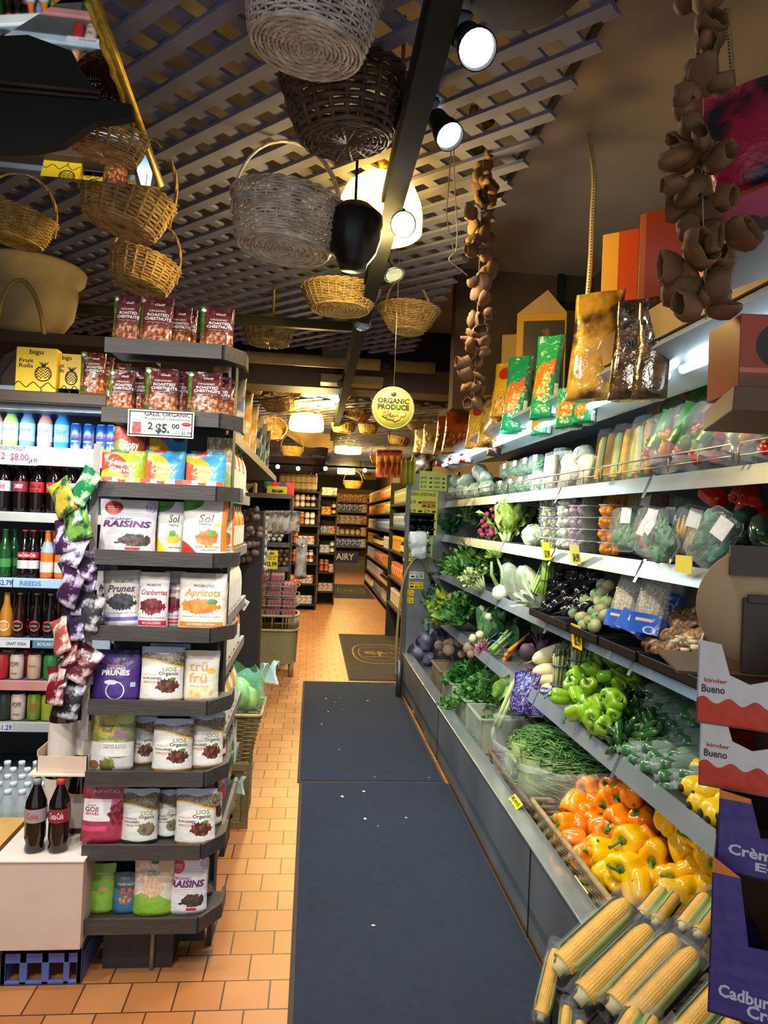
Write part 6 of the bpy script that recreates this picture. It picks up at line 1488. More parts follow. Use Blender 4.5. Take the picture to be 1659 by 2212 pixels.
lv(bunch('beet_greens', 'limp green leaf hanging over the lip below the beets', .16, .1, 4, .02, LG('6c9440', '90a850'), .4, .012, 9, tilt=.6), 1105, 1470, 1.13, (0, -2.2, .3), 1.1)
lv(bunch('beet_greens', 'dark beet greens with red stems in the shade', .24, .07, 14, .03, LG('243c20', '3c5a30'), .2, .01, 10, stalk=(mat('8c2444', rough=.4), .004), sl=.5, tilt=.9), 1170, 1405, 1.4, (0, .3, 0), 1.0)
# upper leafy shelf
lv(bunch('curly_parsley', 'parsley bunch at the far end of the middle shelf', .2, .05, 50, .05, dkg, .4, .02, 11, tilt=.8), 968, 1240, 1.26, (0, out, 0), 1.1)
lv(bunch('curly_parsley', 'second parsley bunch behind the fennel', .2, .05, 50, .05, pars, .4, .02, 12, tilt=.8), 985, 1215, 1.4, (0, out, 0), 1.2)
lv(bunch('bok_choy', 'white stemmed bok choy standing among the parsley', .24, .09, 9, .03, LG('2f5c34'), .3, .012, 13, stalk=(mat('e4e8d4', rough=.4), .014), sl=.55, tilt=.3), 1003, 1255, 1.19, (0, .05, 0), .95)
lv(bunch('flat_parsley', 'large fresh herb bunch in the middle of the shelf', .22, .05, 70, .06, LG('3f7c34', '6a9c44'), .4, .02, 14, tilt=.9), 1035, 1240, 1.27, (0, out, 0), 1.35)
lv(bunch('celery', 'pale celery hearts with light leaves at the lip', .2, .05, 22, .03, LG('9cb85c', 'c8d48c'), .3, .015, 15, stalk=(mat('d0dca0', rough=.4), .008), sl=.6, tilt=.5), 1045, 1275, 1.18, (0, -.7, .1), 1.0)
lv(bunch('flat_parsley', 'dark herb bunch under the second shelf, beside the fennel stalks', .22, .05, 50, .05, LG('3a5c24', '7a8c34'), .4, .02, 16, tilt=.9), 1085, 1240, 1.4, (0, out, 0), 1.3)
def fennel():
    t = thing('fennel_bulb', 'white fennel bulb with long green stalks', 'fennel')
    MB().lathe([(.012, 0), (.035, .01), (.045, .035), (.038, .065), (.02, .085), (.01, .09)], 16, fn=lambda a, z: 1 + .1*math.cos(2*a)).build('bulb', mat('d8e0c0', rough=.4, var=.1), t)
    MB().tube([(.01, 0, .07), (.02, .0, .16), (-.02, .02, .27)], [.013, .01, .006], 8).tube([(-.01, 0, .07), (-.04, -.02, .15), (-.03, -.06, .22)], [.013, .01, .006], 8).build('stalks', mat('a4c070', rough=.4, var=.15), t)
    mb = MB(); R = random.Random(5)
    for i in range(120):
        b = Vector((-.02, .0, .24)); d = rdir(); mb.tube([b, b + Vector((d.x*.06, d.y*.07, abs(d.z)*.07))], .0009, 3)
    mb.build('fronds', mat('7a9c34', rough=.6), t); return t
lv(fennel(), 1082, 1297, 1.18, (0, -.1, -.4), 1.1)
napm = mat('a8bc78', rough=.4, var=.3, scale=14, col2='e0e4c0', c2scale=7)
KNP = Kind(head('napa_cabbage', 'x', .055, napm, 4, .05, 'cabbage', 14, mat('8caa5c', rough=.45, var=.3, scale=16, col2='dce4bc', c2scale=8)))
KNP.t.children
for (px, py, X, rot, lab) in ((1112, 1262, 1.22, (.15, -.5, .3), 'wrapped napa cabbage leaning left of its pair'), (1148, 1272, 1.22, (-.1, -.5, 0), 'wrapped napa cabbage in glossy film, right of its pair')):
    KNP.put(P(px, py, X=X), rot, lab, (1, 1, 2.3))
for i, (px, py, X) in enumerate(((1110, 1260, 1.205), (1146, 1270, 1.205))):
    o = MB().lathe([(.062*math.sin(PI*i/10)**.8+.002, -.135*math.cos(PI*i/10)) for i in range(11)], 22, fn=lambda a, z: 1 + .05*math.sin(6*a + z*50)).build('clear_wrap', film('eef4ee', .25, .05, 1)); o.location = P(px, py, X=X); o.rotation_euler = (.05, -.5, .2); tag(o, ['clear film around the left napa cabbage', 'clear film around the right napa cabbage'][i], 'plastic bag')
sc_ = Kind(rod_bunch('scallion_bunch', 'x', 12, .34, .006, .02, mat('8cb44c', rough=.4, var=.2, scale=5), None, '5c3c7c', tips=False, part='green_tops'))
for (px, py, X, rot, lab) in ((1138, 1310, 1.16, (-.1, .45, 0), 'scallion bunch lying outward over the shelf lip'), (1172, 1285, 1.2, (0, .1, 0), 'upright scallion bunch left of the eggplants'), (1188, 1250, 1.3, (0, .1, 0), 'scallion bunch at the back left of the eggplants')):
    sc_.put(P(px, py, X=X), rot, lab, .9)
lv(bunch('green_onion_roots', 'white scallion ends spread over the shelf lip', .1, .02, 14, .02, mat('e4e8d4', rough=.5), .1, .003, 18, tilt=.6), 1150, 1300, 1.16, (0, -1.1, 0), 1.1)
# shelf under the glass tubs: lettuces and radishes
lv(bunch('spinach_bunch', 'dark glossy spinach at the far end of the upper shelf', .2, .1, 22, .04, LG('2a5c38', '3c7c4c', .3), .4, .02, 19), 978, 1150, 1.27, (0, out, 0), 1.0)
lv(bunch('radish_greens', 'leafy tops of the radish bunch', .2, .08, 22, .04, LG('4c7c40', '7ca468'), .4, .02, 20), 1028, 1130, 1.32, (0, out+.2, 0), 1.0)
KR = Kind(root(.035, .019, [(.1, 0), (.6, .08), (1, .4), (.95, .65), (.5, .95), (.2, 1)], mat('b83c5c', rough=.35, var=.2, rand=.2, coat=.3), 'radish', stemg))
for i, (px, py) in enumerate([(1038, 1130), (1048, 1122), (1058, 1128), (1042, 1140), (1052, 1138), (1062, 1142), (1040, 1150), (1050, 1150), (1060, 1152), (1046, 1158), (1056, 1160), (1065, 1156), (1062, 1105), (1055, 1115), (1065, 1118)]):
    KR.put(P(px, py, X=1.2 + .01*(i % 3)), (rnd.uniform(-1, 1), rnd.uniform(-1, 1), 0), 'pink red radish in the bunched heap on the upper shelf', rnd.uniform(.8, 1.2), 'pink radishes')
lv(bunch('romaine_lettuce', 'bright yellow-green leaf lettuce bunch right of the radishes', .27, .08, 26, .03, LG('9cb848', 'c8d880'), .3, .02, 21, stalk=(mat('d8e4a8', rough=.4), .007), sl=.3, tilt=.45), 1095, 1175, 1.22, (0, -.05, 0), 1.0)
lv(bunch('romaine_lettuce', 'dark long-leaved lettuce behind the bright bunch', .28, .09, 20, .04, LG('3c5424', '5c6c30'), .3, .015, 22, tilt=.5), 1125, 1150, 1.4, (0, 0, 0), 1.0)
lv(head('savoy_wedge', 'wrapped pale green cabbage left of the garlic tubs', .062, LG('b0c89c', 'd8e4c8'), 23, .06), 1152, 1158, 1.26, (0, 0, 0), 1.0)

# ================================================================== tubs, clamshells and bags on the two upper case shelves
tubm = mat('e4eeee', rough=.08, alpha=.15, var=0)
def tub(fill, seed=0, kind='ball', rr=.011, h=.052, r=.05):
    t = thing('deli_tub', 'x', 'deli tub'); R = random.Random(seed)
    MB().lathe([(r*.8, 0), (r*.84, .002), (r*.97, h*.92), (r, h*.94)], 22, cap=False).build('tub_body', tubm, t)
    MB().lathe([(r*1.08, h*.92), (r*1.1, h*.96), (r*1.08, h), (r*.95, h*.99), (r*.01, h*.985)], 22, cap=False).build('tub_lid', mat('e8f2f4', rough=.1, alpha=.5, var=0), t)
    mb = MB()
    if kind == 'ball':
        for i in range(30):
            a = R.uniform(0, 2*PI); q = r*.78*math.sqrt(R.uniform(.25, 1)); z = R.uniform(rr, h*.85)
            s = rr*R.uniform(.8, 1.15); mb.lathe([(.15*s, -s), (.8*s, -.5*s), (s, 0), (.75*s, .6*s), (.1*s, s)], 8, (q*math.cos(a), q*math.sin(a), z))
    else:
        for i in range(130):
            a = R.uniform(0, 2*PI); q = r*.8*math.sqrt(R.random()); z = R.uniform(.004, h*.9); d = rdir()*.015
            p = Vector((q*math.cos(a), q*math.sin(a), z)); mb.tube([p-d, p+d], .0014, 4)
    mb.build('contents', fill, t); return t
TUB = {'garlic': Kind(tub(mat('e6dcb4', rough=.4, var=.15, scale=30), 1, rr=.009)), 'onion': Kind(tub(mat('e4e4dc', rough=.25, var=.1), 2, rr=.015)), 'shallot': Kind(tub(mat('a88cac', rough=.35, var=.3, scale=20), 3, rr=.015)),
       'herb': Kind(tub(mat('2f4a30', rough=.5, var=.3), 4, 'rod')), 'habanero': Kind(tub(mat('e8941c', rough=.25, var=.15), 5, rr=.017))}
TL = {'garlic': 'clear tub of peeled garlic', 'onion': 'clear tub of white pearl onions', 'shallot': 'clear tub of purple shallots', 'herb': 'clear tub of dark green rosemary', 'habanero': 'clear tub of orange habanero peppers'}
cols_ = [(1185, 'garlic', 1.25, 4), (1178, 'garlic', 1.36, 5), (1205, 'garlic', 1.34, 5), (1222, 'onion', 1.25, 5), (1232, 'onion', 1.36, 6), (1250, 'shallot', 1.24, 4), (1258, 'shallot', 1.35, 5), (1275, 'herb', 1.26, 5), (1290, 'herb', 1.34, 6), (1318, 'habanero', 1.26, 4), (1325, 'habanero', 1.37, 5)]
for ci, (px, k, X, n) in enumerate(cols_):
    py = 1185
    for _ in range(4): q = P(px, py, X=X); py += (q.z - 1.474)*F/q.y
    p = P(px, py, X=X)
    for j in range(n):
        TUB[k].put((p.x, p.y, 1.474 + .0535*j), (0, 0, j), f'{TL[k]}, {nth(j, n, "lowest", "topmost") if j else "lowest"} of {"front" if X < 1.3 else "back"} stack'.replace('from the lowest', 'tub up in the').replace('topmostmost', 'topmost').replace('lowestmost', 'lowest'), 1.0, 'deli tubs stacked on the second case shelf')
def clam(fillm, seed, w=.12, h=.17, d=.035, kind='leaf'):
    t = thing('clamshell', 'x', 'clamshell'); R = random.Random(seed)
    def shell(u, v):
        a = 2*PI*u; e = .35
        x = w/2*math.copysign(abs(math.cos(a))**e, math.cos(a)); z = h/2 + h/2*math.copysign(abs(math.sin(a))**e, math.sin(a))
        k = [1.04, 1.0, 1.0, .94, .86, .0][min(5, int(v*5.001))]; y = [0, 0, -.003, -d*.6, -d, -d][min(5, int(v*5.001))]
        return (x*k, y, h/2 + (z - h/2)*k)
    MB().grid(shell, 44, 6, True).build('clear_lid', mat('e6f4f4', rough=.06, alpha=.14, var=0, bump=.3, bscale=25), t)
    MB().grid(lambda u, v: (lambda q: (q[0], -q[1]*.6 + .001, q[2]))(shell(u, v)), 44, 6, True).build('clear_base', mat('dcecec', rough=.08, alpha=.2, var=0), t)
    mb = MB()
    if kind == 'leaf':
        for i in range(60):
            p = Vector((R.uniform(-.4, .4)*w, R.uniform(-.5, .3)*d, R.uniform(.08, .7)*h)); leaf_mb(mb, p, (R.uniform(-.6, .6), R.uniform(-.3, .3), 1), (0, 1, .1), .05, .03, .2, .004, R, 3, 4)
    else:
        for i in range(22):
            x, z = R.uniform(-.38, .38)*w, R.uniform(.05, .45)*h; mb.tube([(x, -.008, z), (x + R.uniform(-.02, .02), -.01, z + .07)], [.007, .003], 7)
    mb.build('contents', fillm, t)
    bx('barcode_label', design('f2f4f4', (('r', .1, .2, .9, .45, 'f2f4f4', '202428', 30), ('e', .5, .8, .16, .12, '202428'))), .0, .05, -d-.001, -d, h*.6, h*.95, t); return t
CL = [Kind(clam(LG('3c7a4c', '6aa46c'), 1)), Kind(clam(mat('c82c2c', rough=.3), 2, kind='rod')), Kind(clam(LG('2a5c44', '4c8c6c'), 3)), Kind(clam(mat('d8b23c', rough=.4), 4, kind='rod'))]
for i, (px, py, X, k, rz, roll, lab) in enumerate(((1345, 1190, 1.24, 0, -1.2, 0, 'clear clamshell of green herbs, leftmost on the second shelf'), (1372, 1195, 1.28, 0, -1.0, .3, 'herb clamshell tilted left beside the first'), (1392, 1198, 1.22, 1, -1.3, .15, 'clamshell of small red chilies standing upright'),
        (1420, 1198, 1.3, 2, -1.2, 0, 'herb clamshell behind the fallen one'), (1450, 1205, 1.19, 0, -1.25, -.9, 'clamshell of leaves toppled over to the left'), (1440, 1195, 1.33, 1, -1.3, 0, 'red chili clamshell in the back row'), (1475, 1205, 1.25, 3, -1.2, .2, 'clamshell with pale yellow stems leaning right'), (1505, 1215, 1.18, 2, -1.2, .55, 'large clamshell of blue-green leaves leaning right in front'), (1530, 1212, 1.26, 0, -1.2, .7, 'herb clamshell leaning behind the blue-green one'),
        (1370, 1120, 1.42, 3, -1.3, 0, 'clamshell high in the back row, leftmost'), (1420, 1120, 1.42, 1, -1.3, 0, 'clamshell high in the back row, middle'), (1480, 1118, 1.4, 0, -1.3, 0, 'clamshell high in the back row, right'), (1385, 1150, 1.36, 3, -1.3, .1, 'yellow clamshell wedged between the front and back rows'), (1540, 1130, 1.45, 2, -1.3, 0, 'clamshell at the far right of the back row'))):
    CL[k].put(P(px, py, X=X), (-.15, roll, rz), lab, 1.05, 'clamshells on the second case shelf')
for j, (px, py) in enumerate(((1560, 1085), (1590, 1075), (1620, 1080), (1600, 1095))):
    t = pepper(4, .04, .09, 40+j, REDP); t.location = P(px, py, X=1.3); t.rotation_euler = orient(rdir(), 0); tag(t, None, None); t['label'] = 'glossy red pepper above the clamshells, ' + ['leftmost', 'top', 'rightmost', 'lowest'][j] + ' of four'
KPB = Kind(pepper(3, .045, .12, 50, mat('1d3a2c', rough=.15, var=.2, coat=.7)))
for j, (px, py) in enumerate(((1560, 1150), (1585, 1130), (1610, 1145), (1640, 1120), (1575, 1175), (1605, 1180), (1640, 1165), (1590, 1160), (1625, 1100))):
    KPB.put(P(px, py, X=1.26 + .02*(j % 3)), orient(rdir(), 0), 'dark green poblano pepper in glossy film at the right end', .75, 'dark poblano peppers'); 
# top shelf
ice = Kind(head('wrapped_lettuce', 'x', .07, mat('b4d4b4', rough=.3, var=.25, scale=10, col2='e4f0e8', c2scale=9), 9, .05, 'lettuce', 8))
for j, (px, py) in enumerate(((975, 1060), (1000, 1062), (1028, 1060), (1052, 1055), (985, 1040), (1010, 1038), (1036, 1020), (1048, 1035), (1000, 1045), (968, 1068), (1015, 1065))):
    ice.put(P(px, py, X=1.26 + .03*(j > 3)), (j, j*.6, 0), 'film-wrapped pale lettuce head in the heap at the far end of the top shelf', .85, 'wrapped lettuce heads')
for j in range(9):
    r_, c = divmod(j, 5); px = 1083 + c*22 + r_*10
    py = 1060
    for _ in range(4): q = P(px, py, X=1.27); py += (q.z - (1.778 + .11*r_))*F/q.y
    CL[0].put(P(px, py, X=1.27 + .0*r_), (-.1, 0, -1.35), f'tall clear herb clamshell, {nth(c, 5, "left", "right")} in the {"lower" if r_ == 0 else "upper"} row of the top shelf', (.9, 1, .62), 'herb clamshells on the top shelf')
pnm = mat('e0dcc0', rough=.4, var=.15, scale=8)
def wrap_veg(i): 
    t = thing('wrapped_parsnips', 'x', 'vegetable pack'); mb = MB()
    for k in range(4): mb.tube([((k-1.5)*.02, 0, 0), ((k-1.5)*.022, -.005, .08), ((k-1.5)*.02, 0, .17)], [.006, .014, .017], 9)
    mb.build('parsnips', pnm, t)
    MB().grid(lambda u, v: (.05*math.copysign(abs(math.cos(2*PI*u))**.6, math.cos(2*PI*u)), .024*math.sin(2*PI*u) + .003*math.sin(u*60), .19*v - .005), 40, 8, True).build('clear_wrap', film('f0f4f0', .2, .08, 1), t); return t
KW = Kind(wrap_veg(0))
for j, (px, X, s, lab) in enumerate(((1160, 1.27, 1.0, 'wrapped white parsnips beside the herb clamshells'), (1185, 1.25, 1.1, 'second pack of wrapped white parsnips'), (1200, 1.3, 1.25, 'tall pack of wrapped white stems, third'), (1220, 1.24, 1.0, 'wrapped white parsnips in front of the celeriac'), (1258, 1.24, .8, 'short pack of white roots before the corn packs'))):
    py = 1050
    for _ in range(4): q = P(px, py, X=X); py += (q.z - 1.778)*F/q.y
    KW.put(P(px, py, X=X), (-.15, .1*(j - 2), -1.35), lab, s)
KCe = Kind(head('wrapped_celeriac', 'x', .05, mat('d4dccc', rough=.4, var=.3, scale=12), 12, .05, 'vegetable'))
for j, (px, py) in enumerate(((1235, 1000), (1262, 985), (1272, 1005), (1255, 1020), (1280, 1020), (1245, 1030))): KCe.put(P(px, py, X=1.3), (j, 0, 0), 'pale wrapped celeriac ball left of the top shelf corn', 1.0, 'wrapped celeriac')
for j, (px, X, lean, lab) in enumerate(((1302, 1.27, 0, 'leftmost corn pack standing on the top shelf'), (1336, 1.27, .02, 'second corn pack standing on the top shelf'), (1368, 1.31, .08, 'tallest corn pack, third on the top shelf'), (1388, 1.25, -.1, 'rightmost corn pack beside the red pepper bags'))):
    py = 1020
    for _ in range(4): q = P(px, py, X=X); py += (q.z - 1.78)*F/q.y
    t = corn_pack(2, lab, hm=EHg, tray=False) if j == 0 else dup(t, (0, 0, 0), label=lab)
    t.location = P(px, py, X=X) + Vector((0, 0, .02)); t.rotation_euler = (-.12, lean, -1.3); t.scale = (.9, .9, .92 + .06*(j == 2)); t['group'] = 'corn packs on the top shelf'
def pepper_bag(i):
    R = random.Random(i); t = thing('pepper_bag', 'x', 'bag of peppers')
    mb = MB()
    for k in range(7): 
        p = Vector((R.uniform(-.06, .06), R.uniform(-.02, .02), R.uniform(.02, .15))); d = rdir()*.035; mb.tube([p-d, p-d*.3, p+d*.5, p+d], [.012, .026, .022, .004], 10)
    mb.build('red_peppers', REDP, t)
    mb = MB()
    for k in range(3): p = Vector((R.uniform(-.06, .06), R.uniform(-.03, .0), R.uniform(.04, .15))); d = rdir()*.03; mb.tube([p-d, p, p+d], [.012, .02, .006], 9)
    mb.build('orange_pepper' , mat('e8a02c', rough=.2, coat=.4) if i % 2 else GRN, t)
    MB().box(-.02, .045, -.05, -.049, .06, .2, Matrix.Rotation(.5, 4, 'Y')).build('green_label', design('4c9c4c', (('e', .5, .5, .3, .3, '8ccc6c'), ('r', .1, .1, .9, .2, 'e8f0e8')), .3), t)
    MB().grid(lambda u, v: (.095*math.copysign(abs(math.cos(2*PI*u))**.7, math.cos(2*PI*u))*(1 - .5*v**4) + .004*math.sin(v*20 + u*9), .05*math.sin(2*PI*u)*(1 - v**3)**.5 + .006*math.sin(u*37 + v*8), .22*v - .01), 40, 14, True).build('clear_film', film('eef0f0', .16, .06, 1.2), t); return t
KPG = [Kind(pepper_bag(i)) for i in range(3)]
for j, (px, py, X, lab) in enumerate(((1415, 1010, 1.26, 'lower left bag of red peppers next to the corn'), (1455, 1000, 1.24, 'bag with green label in the front row of pepper bags'), (1510, 1000, 1.24, 'bag of bright red and yellow peppers in the front row'), (1565, 990, 1.24, 'bag of long red peppers in the front row'), (1630, 985, 1.22, 'bag of green peppers with a white label at the right edge'),
        (1430, 945, 1.36, 'darker bag of peppers in the middle row, leftmost'), (1480, 935, 1.34, 'bag of peppers with green leaf label in the middle row'), (1540, 925, 1.34, 'red and white bag in the middle row'), (1600, 935, 1.32, 'bag of peppers at the right of the middle row'), (1510, 890, 1.42, 'topmost bag of the pile with a green label strip'), (1565, 890, 1.42, 'bag of peppers at the top right of the pile'), (1640, 900, 1.36, 'bag of peppers highest at the right edge'))):
    KPG[j % 3].put(P(px, py, X=X), (-.25, rnd.uniform(-.4, .4), -1.3), lab, 1.05, 'bags of peppers on the top case shelf')

# ================================================================== snack and dried-food bags hung along the front of the canopy
def hang(px, py0, py1, wpx, X, m, label, name='hanging_bag', texts=(), d=.06, tilt=0, yaw=-.75, group='bags hung from the case canopy', cat='bag'):
    """bag hung by its top; py0/py1 top and bottom pixels"""
    A = P(px, py0, X=X); Y = A.y; B = P(px + tilt, py1, X=X - .06)
    h = max(.08, (A.z - B.z)); w = wpx*Y/F*1.25
    t = pouch(w, h, d, m, label, texts, cat, name, wave=.006); t.location = (B.x + .02, B.y, B.z); t.rotation_euler = (math.radians(-10), 0, yaw); t['group'] = group
    return t
grn = design('22a078', (('e', .35, .45, .35, .22, 'e8b048', 'c87c2c', 7), ('e', .8, .6, .25, .1, 'd8703c'), ('r', .8, 0, 1, 1, '3a6c64'), ('r', .84, .05, .96, .4, 'c8d4d0')), .25, .3)
yel = design('d8a820', (('r', 0, .45, 1, .72, 'e8c030'), ('w', .4, 0, .05, 9, 'a8782c', 'e0b050', 9), ('e', .5, .8, .3, .12, 'c8341c')), .25, .3)
orgb = design('c85c24', (('w', .42, 0, .03, 8, 'd8943c', '8a4a1c', 9), ('r', 0, .86, 1, 1, 'e8d8b8'), ('r', 0, .02, 1, .1, 'd8b890')), .25, .3)
whb = design('d8c898', (('e', .5, .6, .4, .25, 'c83c2c', 'e8c860', 4), ('w', .4, 0, .03, 7, 'e0d8b0', 'b09860', 8), ('r', .1, .03, .9, .1, 'c82c2c')), .3, .3)
mush = mat('5c4428', rough=.12, var=.4, scale=16, col2='2c2418', c2scale=18, bump=.5, bscale=30, coat=.6)
mushy = mat('c89a3c', rough=.15, var=.3, scale=8, col2='3c2c1c', c2scale=7, bump=.6, bscale=24, coat=.6)  # yellow lamp light on the mushroom bag put into the colour; amber fruit shares it
redb = design('b8262c', (('r', .6, 0, .95, 1, 'd8dcdc'),), .3)
for a in (
 (1262, 650, 862, 85, 1.08, mushy, 'large clear bag of dried mushrooms with a yellow-lit folded top'), (1345, 665, 862, 72, 1.08, mush, 'large dark bag of dried mushrooms, middle one'), (1388, 668, 862, 60, 1.1, mush, 'large dark bag of dried mushrooms, rightmost'),
 (1164, 742, 905, 50, 1.1, grn, 'longest green and yellow chip bag, right of the pair'), (1100, 785, 935, 48, 1.12, grn, 'long green and yellow chip bag, left of the pair'), (1218, 850, 925, 50, 1.12, grn, 'short-looking green bag under the dried mushrooms'), (1252, 865, 915, 42, 1.16, grn, 'green bag in the back row under the dried mushrooms'), (1160, 905, 940, 40, 1.18, grn, 'green bag in the back row, only its lower end showing'),
 (1075, 800, 900, 42, 1.14, yel, 'yellow bag with round red emblem left of the green bags'), (1048, 865, 965, 44, 1.14, mushy, 'clear amber bag of dried fruit'), (1018, 880, 968, 36, 1.14, yel, 'yellow and amber snack bag beside the garlic string'),
 (975, 885, 980, 50, 1.14, orgb, 'orange bag with pasta window, right one'), (955, 895, 985, 46, 1.16, orgb, 'orange bag with pasta window, left one'), (925, 925, 995, 44, 1.16, whb, 'cream bag with red spots, right one'), (905, 935, 1000, 40, 1.16, whb, 'cream bag with red spots, left one'),
 (1000, 960, 1000, 26, 1.2, redb, 'red packet end, rightmost of the row under the orange bags'), (975, 965, 1003, 26, 1.2, redb, 'red packet end, third of the row under the orange bags'), (950, 968, 1006, 26, 1.2, redb, 'red packet end, second of the row under the orange bags'), (920, 972, 1008, 26, 1.2, redb, 'red packet end, leftmost of the row under the orange bags'),
 (1060, 935, 985, 26, 1.2, mush, 'small dark bag with white label behind the amber bags')):
    hang(*a)
for j in range(7):
    p = P(868 + j*4.5, 1015 + 4*(j % 2), Y=6.3); t = tag(MB().tube([(0, 0, -.12), (0, .0, .09)], [.012, .01], 7).build('vegetable_stick', mat(['c8702c', '8a9c34', 'd8a030', '5c8c34', 'c8b030', '6c9c3c', 'd8c840'][j], rough=.4)), 'slender wrapped stick hanging by the steel panel, ' + nth(j, 7), 'snack stick', 'hanging sticks by the steel panel'); t.location = p
for j in range(4):
    p = P(822 + j*13, 975, Y=8.2); t = pouch(.09, .32, .05, mat('c8501c', rough=.2, var=.3, col2='e8b060', c2scale=10, coat=.5), 'long orange glossy bag hanging far down the aisle, ' + nth(j, 4), (), 'bag', 'hanging_bag', wave=.006); t.location = p - Vector((0, 0, .3)); t['group'] = 'orange bags far down the aisle'
tag(MB().tube([P(815, 975, Y=8.2), P(868, 975, Y=8.2)], .006, 5).tube([P(840, 975, Y=8.2), P(840, 975, Y=8.2) + Vector((0, 0, .6))], .004, 5).build('hanging_rail', blk), 'thin rail carrying the far orange bags', 'rail')

# boxes standing on top of the case
CT = 2.202
def top_box(x0, x1, y0, y1, X, m, lab, texts=(), d=.2, yaw=-1.25, open_=None, name='carton'):
    B = P((x0+x1)/2, y1, X=X); Y = B.y; w = (x1-x0)*Y/F*1.05; A = P((x0+x1)/2, y0, X=X); h = A.z - max(CT, B.z) if B.z > CT - .3 else A.z - CT
    t = carton(w, max(.08, A.z - CT), d, m, lab, texts, 'box', name); t.location = (X, B.y, CT); t.rotation_euler = (0, 0, yaw)
    if open_:
        MB().add([(-w/2, 0, A.z-CT), (w/2, 0, A.z-CT), (w/2*.2, .02, A.z-CT+w*.5)], [(0, 1, 2)]).build('open_flap', mat(open_, rough=.7), t, smooth=False, solid=.003)
    return t
top_box(1115, 1218, 680, 785, 1.3, design('c8941c', (('r', .14, .04, .97, .93, '33302a'), ('e', .3, .3, .2, .22, 'c8941c', '33302a', 14), ('e', .7, .75, .2, .12, 'b0842c', '33302a', 9))), 'black and gold gourmet onion box with an open pointed flap', [('Fresh', .1, .55, .1, .35, 'e0b030', .01, .2), ('Gourmet', .12, .42, .1, .5, 'e0b030', .01, .2)], yaw=-.35, open_='b89868')
top_box(1082, 1118, 725, 800, 1.34, design('c85424', (('r', 0, .7, 1, 1, 'e8c070'),)), 'orange and cream box left of the gourmet box', [('ON', 0, .3, .2, .4, WT, .03)], yaw=-.5)
top_box(1297, 1375, 505, 650, 1.25, design('b8441c', (('r', 0, 0, .45, 1, 'd8a040'), ('r', .15, .2, .3, .5, 'e8d8b0', '2a2018', 30))), 'tall open orange box with a barcode side, above the dried mushrooms', yaw=-.7, d=.16)
top_box(1373, 1500, 452, 640, 1.2, design('b4401c', (('r', 0, 0, .12, 1, 'd8702c'),)), 'largest orange box, behind the string of dried pods', yaw=-.9, d=.2)
for (x0, x1, y0, X, lab) in ((1420, 1560, 620, 1.16, 'plain brown cardboard flap box under the orange boxes'),):
    top_box(x0, x1, y0, 720, X, mat('b08c58', rough=.8, var=.1), lab, yaw=-1.3, d=.25)
top_box(1500, 1590, 480, 640, 1.32, mat('c8a040', rough=.7, var=.08), 'tan cardboard box at the back behind the dark post', yaw=-1.3)  # tan cardboard with the yellow lamp light mixed into its colour
top_box(1610, 1700, 515, 640, 1.2, mat('d8ac3c', rough=.7, var=.08), 'tan cardboard box at the right edge in yellow light', yaw=-1.3)  # yellow lighting of the tan card is painted in here too
bx_ = bx('shelf_post', mat('2c2218', rough=.6), 0, .035, 0, .05, 0, .75); bx_.location = P(1487, 700, X=1.08); bx_.location.z = CT; tag(bx_, 'dark post rising beside the tan boxes above the case', 'post')
bx_ = bx('ledge_board', mat('8a6a3c', rough=.6, var=.2), 1.075, 1.09, .9, 2.9, 2.2, 2.31); tag(bx_, 'long brown board along the top front of the case', 'board')
# picture frame on the alcove wall
t = thing('picture_frame', 'dark framed picture on the brown wall, mostly hidden by boxes', 'picture', P(1262, 570, Y=5.18))
for (x0, x1, z0, z1) in ((-.2, .2, .22, .27), (-.2, .2, -.35, -.3), (-.2, -.14, -.35, .27), (.14, .2, -.35, .27)): pass
MB().box(-.2, .2, -.03, 0, .22, .27).box(-.2, .2, -.03, 0, -.35, -.3).box(-.2, -.15, -.03, 0, -.35, .27).box(.15, .2, -.03, 0, -.35, .27).build('frame_moulding', mat('16181f', rough=.5), t, smooth=False)
bx('picture_panel', mat('3a3228', rough=.6, var=.4, scale=9), -.15, .15, -.01, 0, -.3, .22, t)

# perforated metal straps
def strap(pts, label):
    t = thing('perforated_strap', label, 'metal strap'); mb, hb = MB(), MB(); w = .011
    pp = smooth_path([P(*p, X=x) if x else p for p, x in pts], 8); vs = []
    for q in pp: vs += [q + Vector((-w, w*.5, 0)), q + Vector((w, -w*.5, 0))]
    mb.add(vs, [(2*i, 2*i+1, 2*i+3, 2*i+2) for i in range(len(pp)-1)]); mb.build('metal_band', mat('c8b48c', rough=.4, metal=.3), t, solid=.0012)
    tot = 0; acc = 0
    for a, b in zip(pp[:-1], pp[1:]):
        d = (b-a).length; acc = acc
        while acc < d:
            q = a.lerp(b, acc/d); v0 = len(hb.v); hb.lathe([(.0032, -.0004), (.0032, .0004)], 7); hb.xf(Matrix.Translation(q + Vector((-.0022, -.001, 0))) @ Matrix.Rotation(-.46, 4, 'Z') @ Matrix.Rotation(PI/2, 4, 'X'), v0); acc += .014
        acc -= d
    hb.build('strap_holes', mat('2a2118', rough=.8), t); return t
XS = P(1272, 290, Z=3.44).x
strap([((1272, 290), XS), ((1283, 380), XS), ((1280, 460), XS), ((1276, 560), XS), ((1268, 660), XS)], 'bent perforated metal strap hanging above the dried mushrooms')
XS = P(1568, 20, Z=3.44).x
strap([((1568, 20), XS), ((1580, 160), XS), ((1592, 312), XS)], 'perforated metal strap at the upper right behind the dried pods')
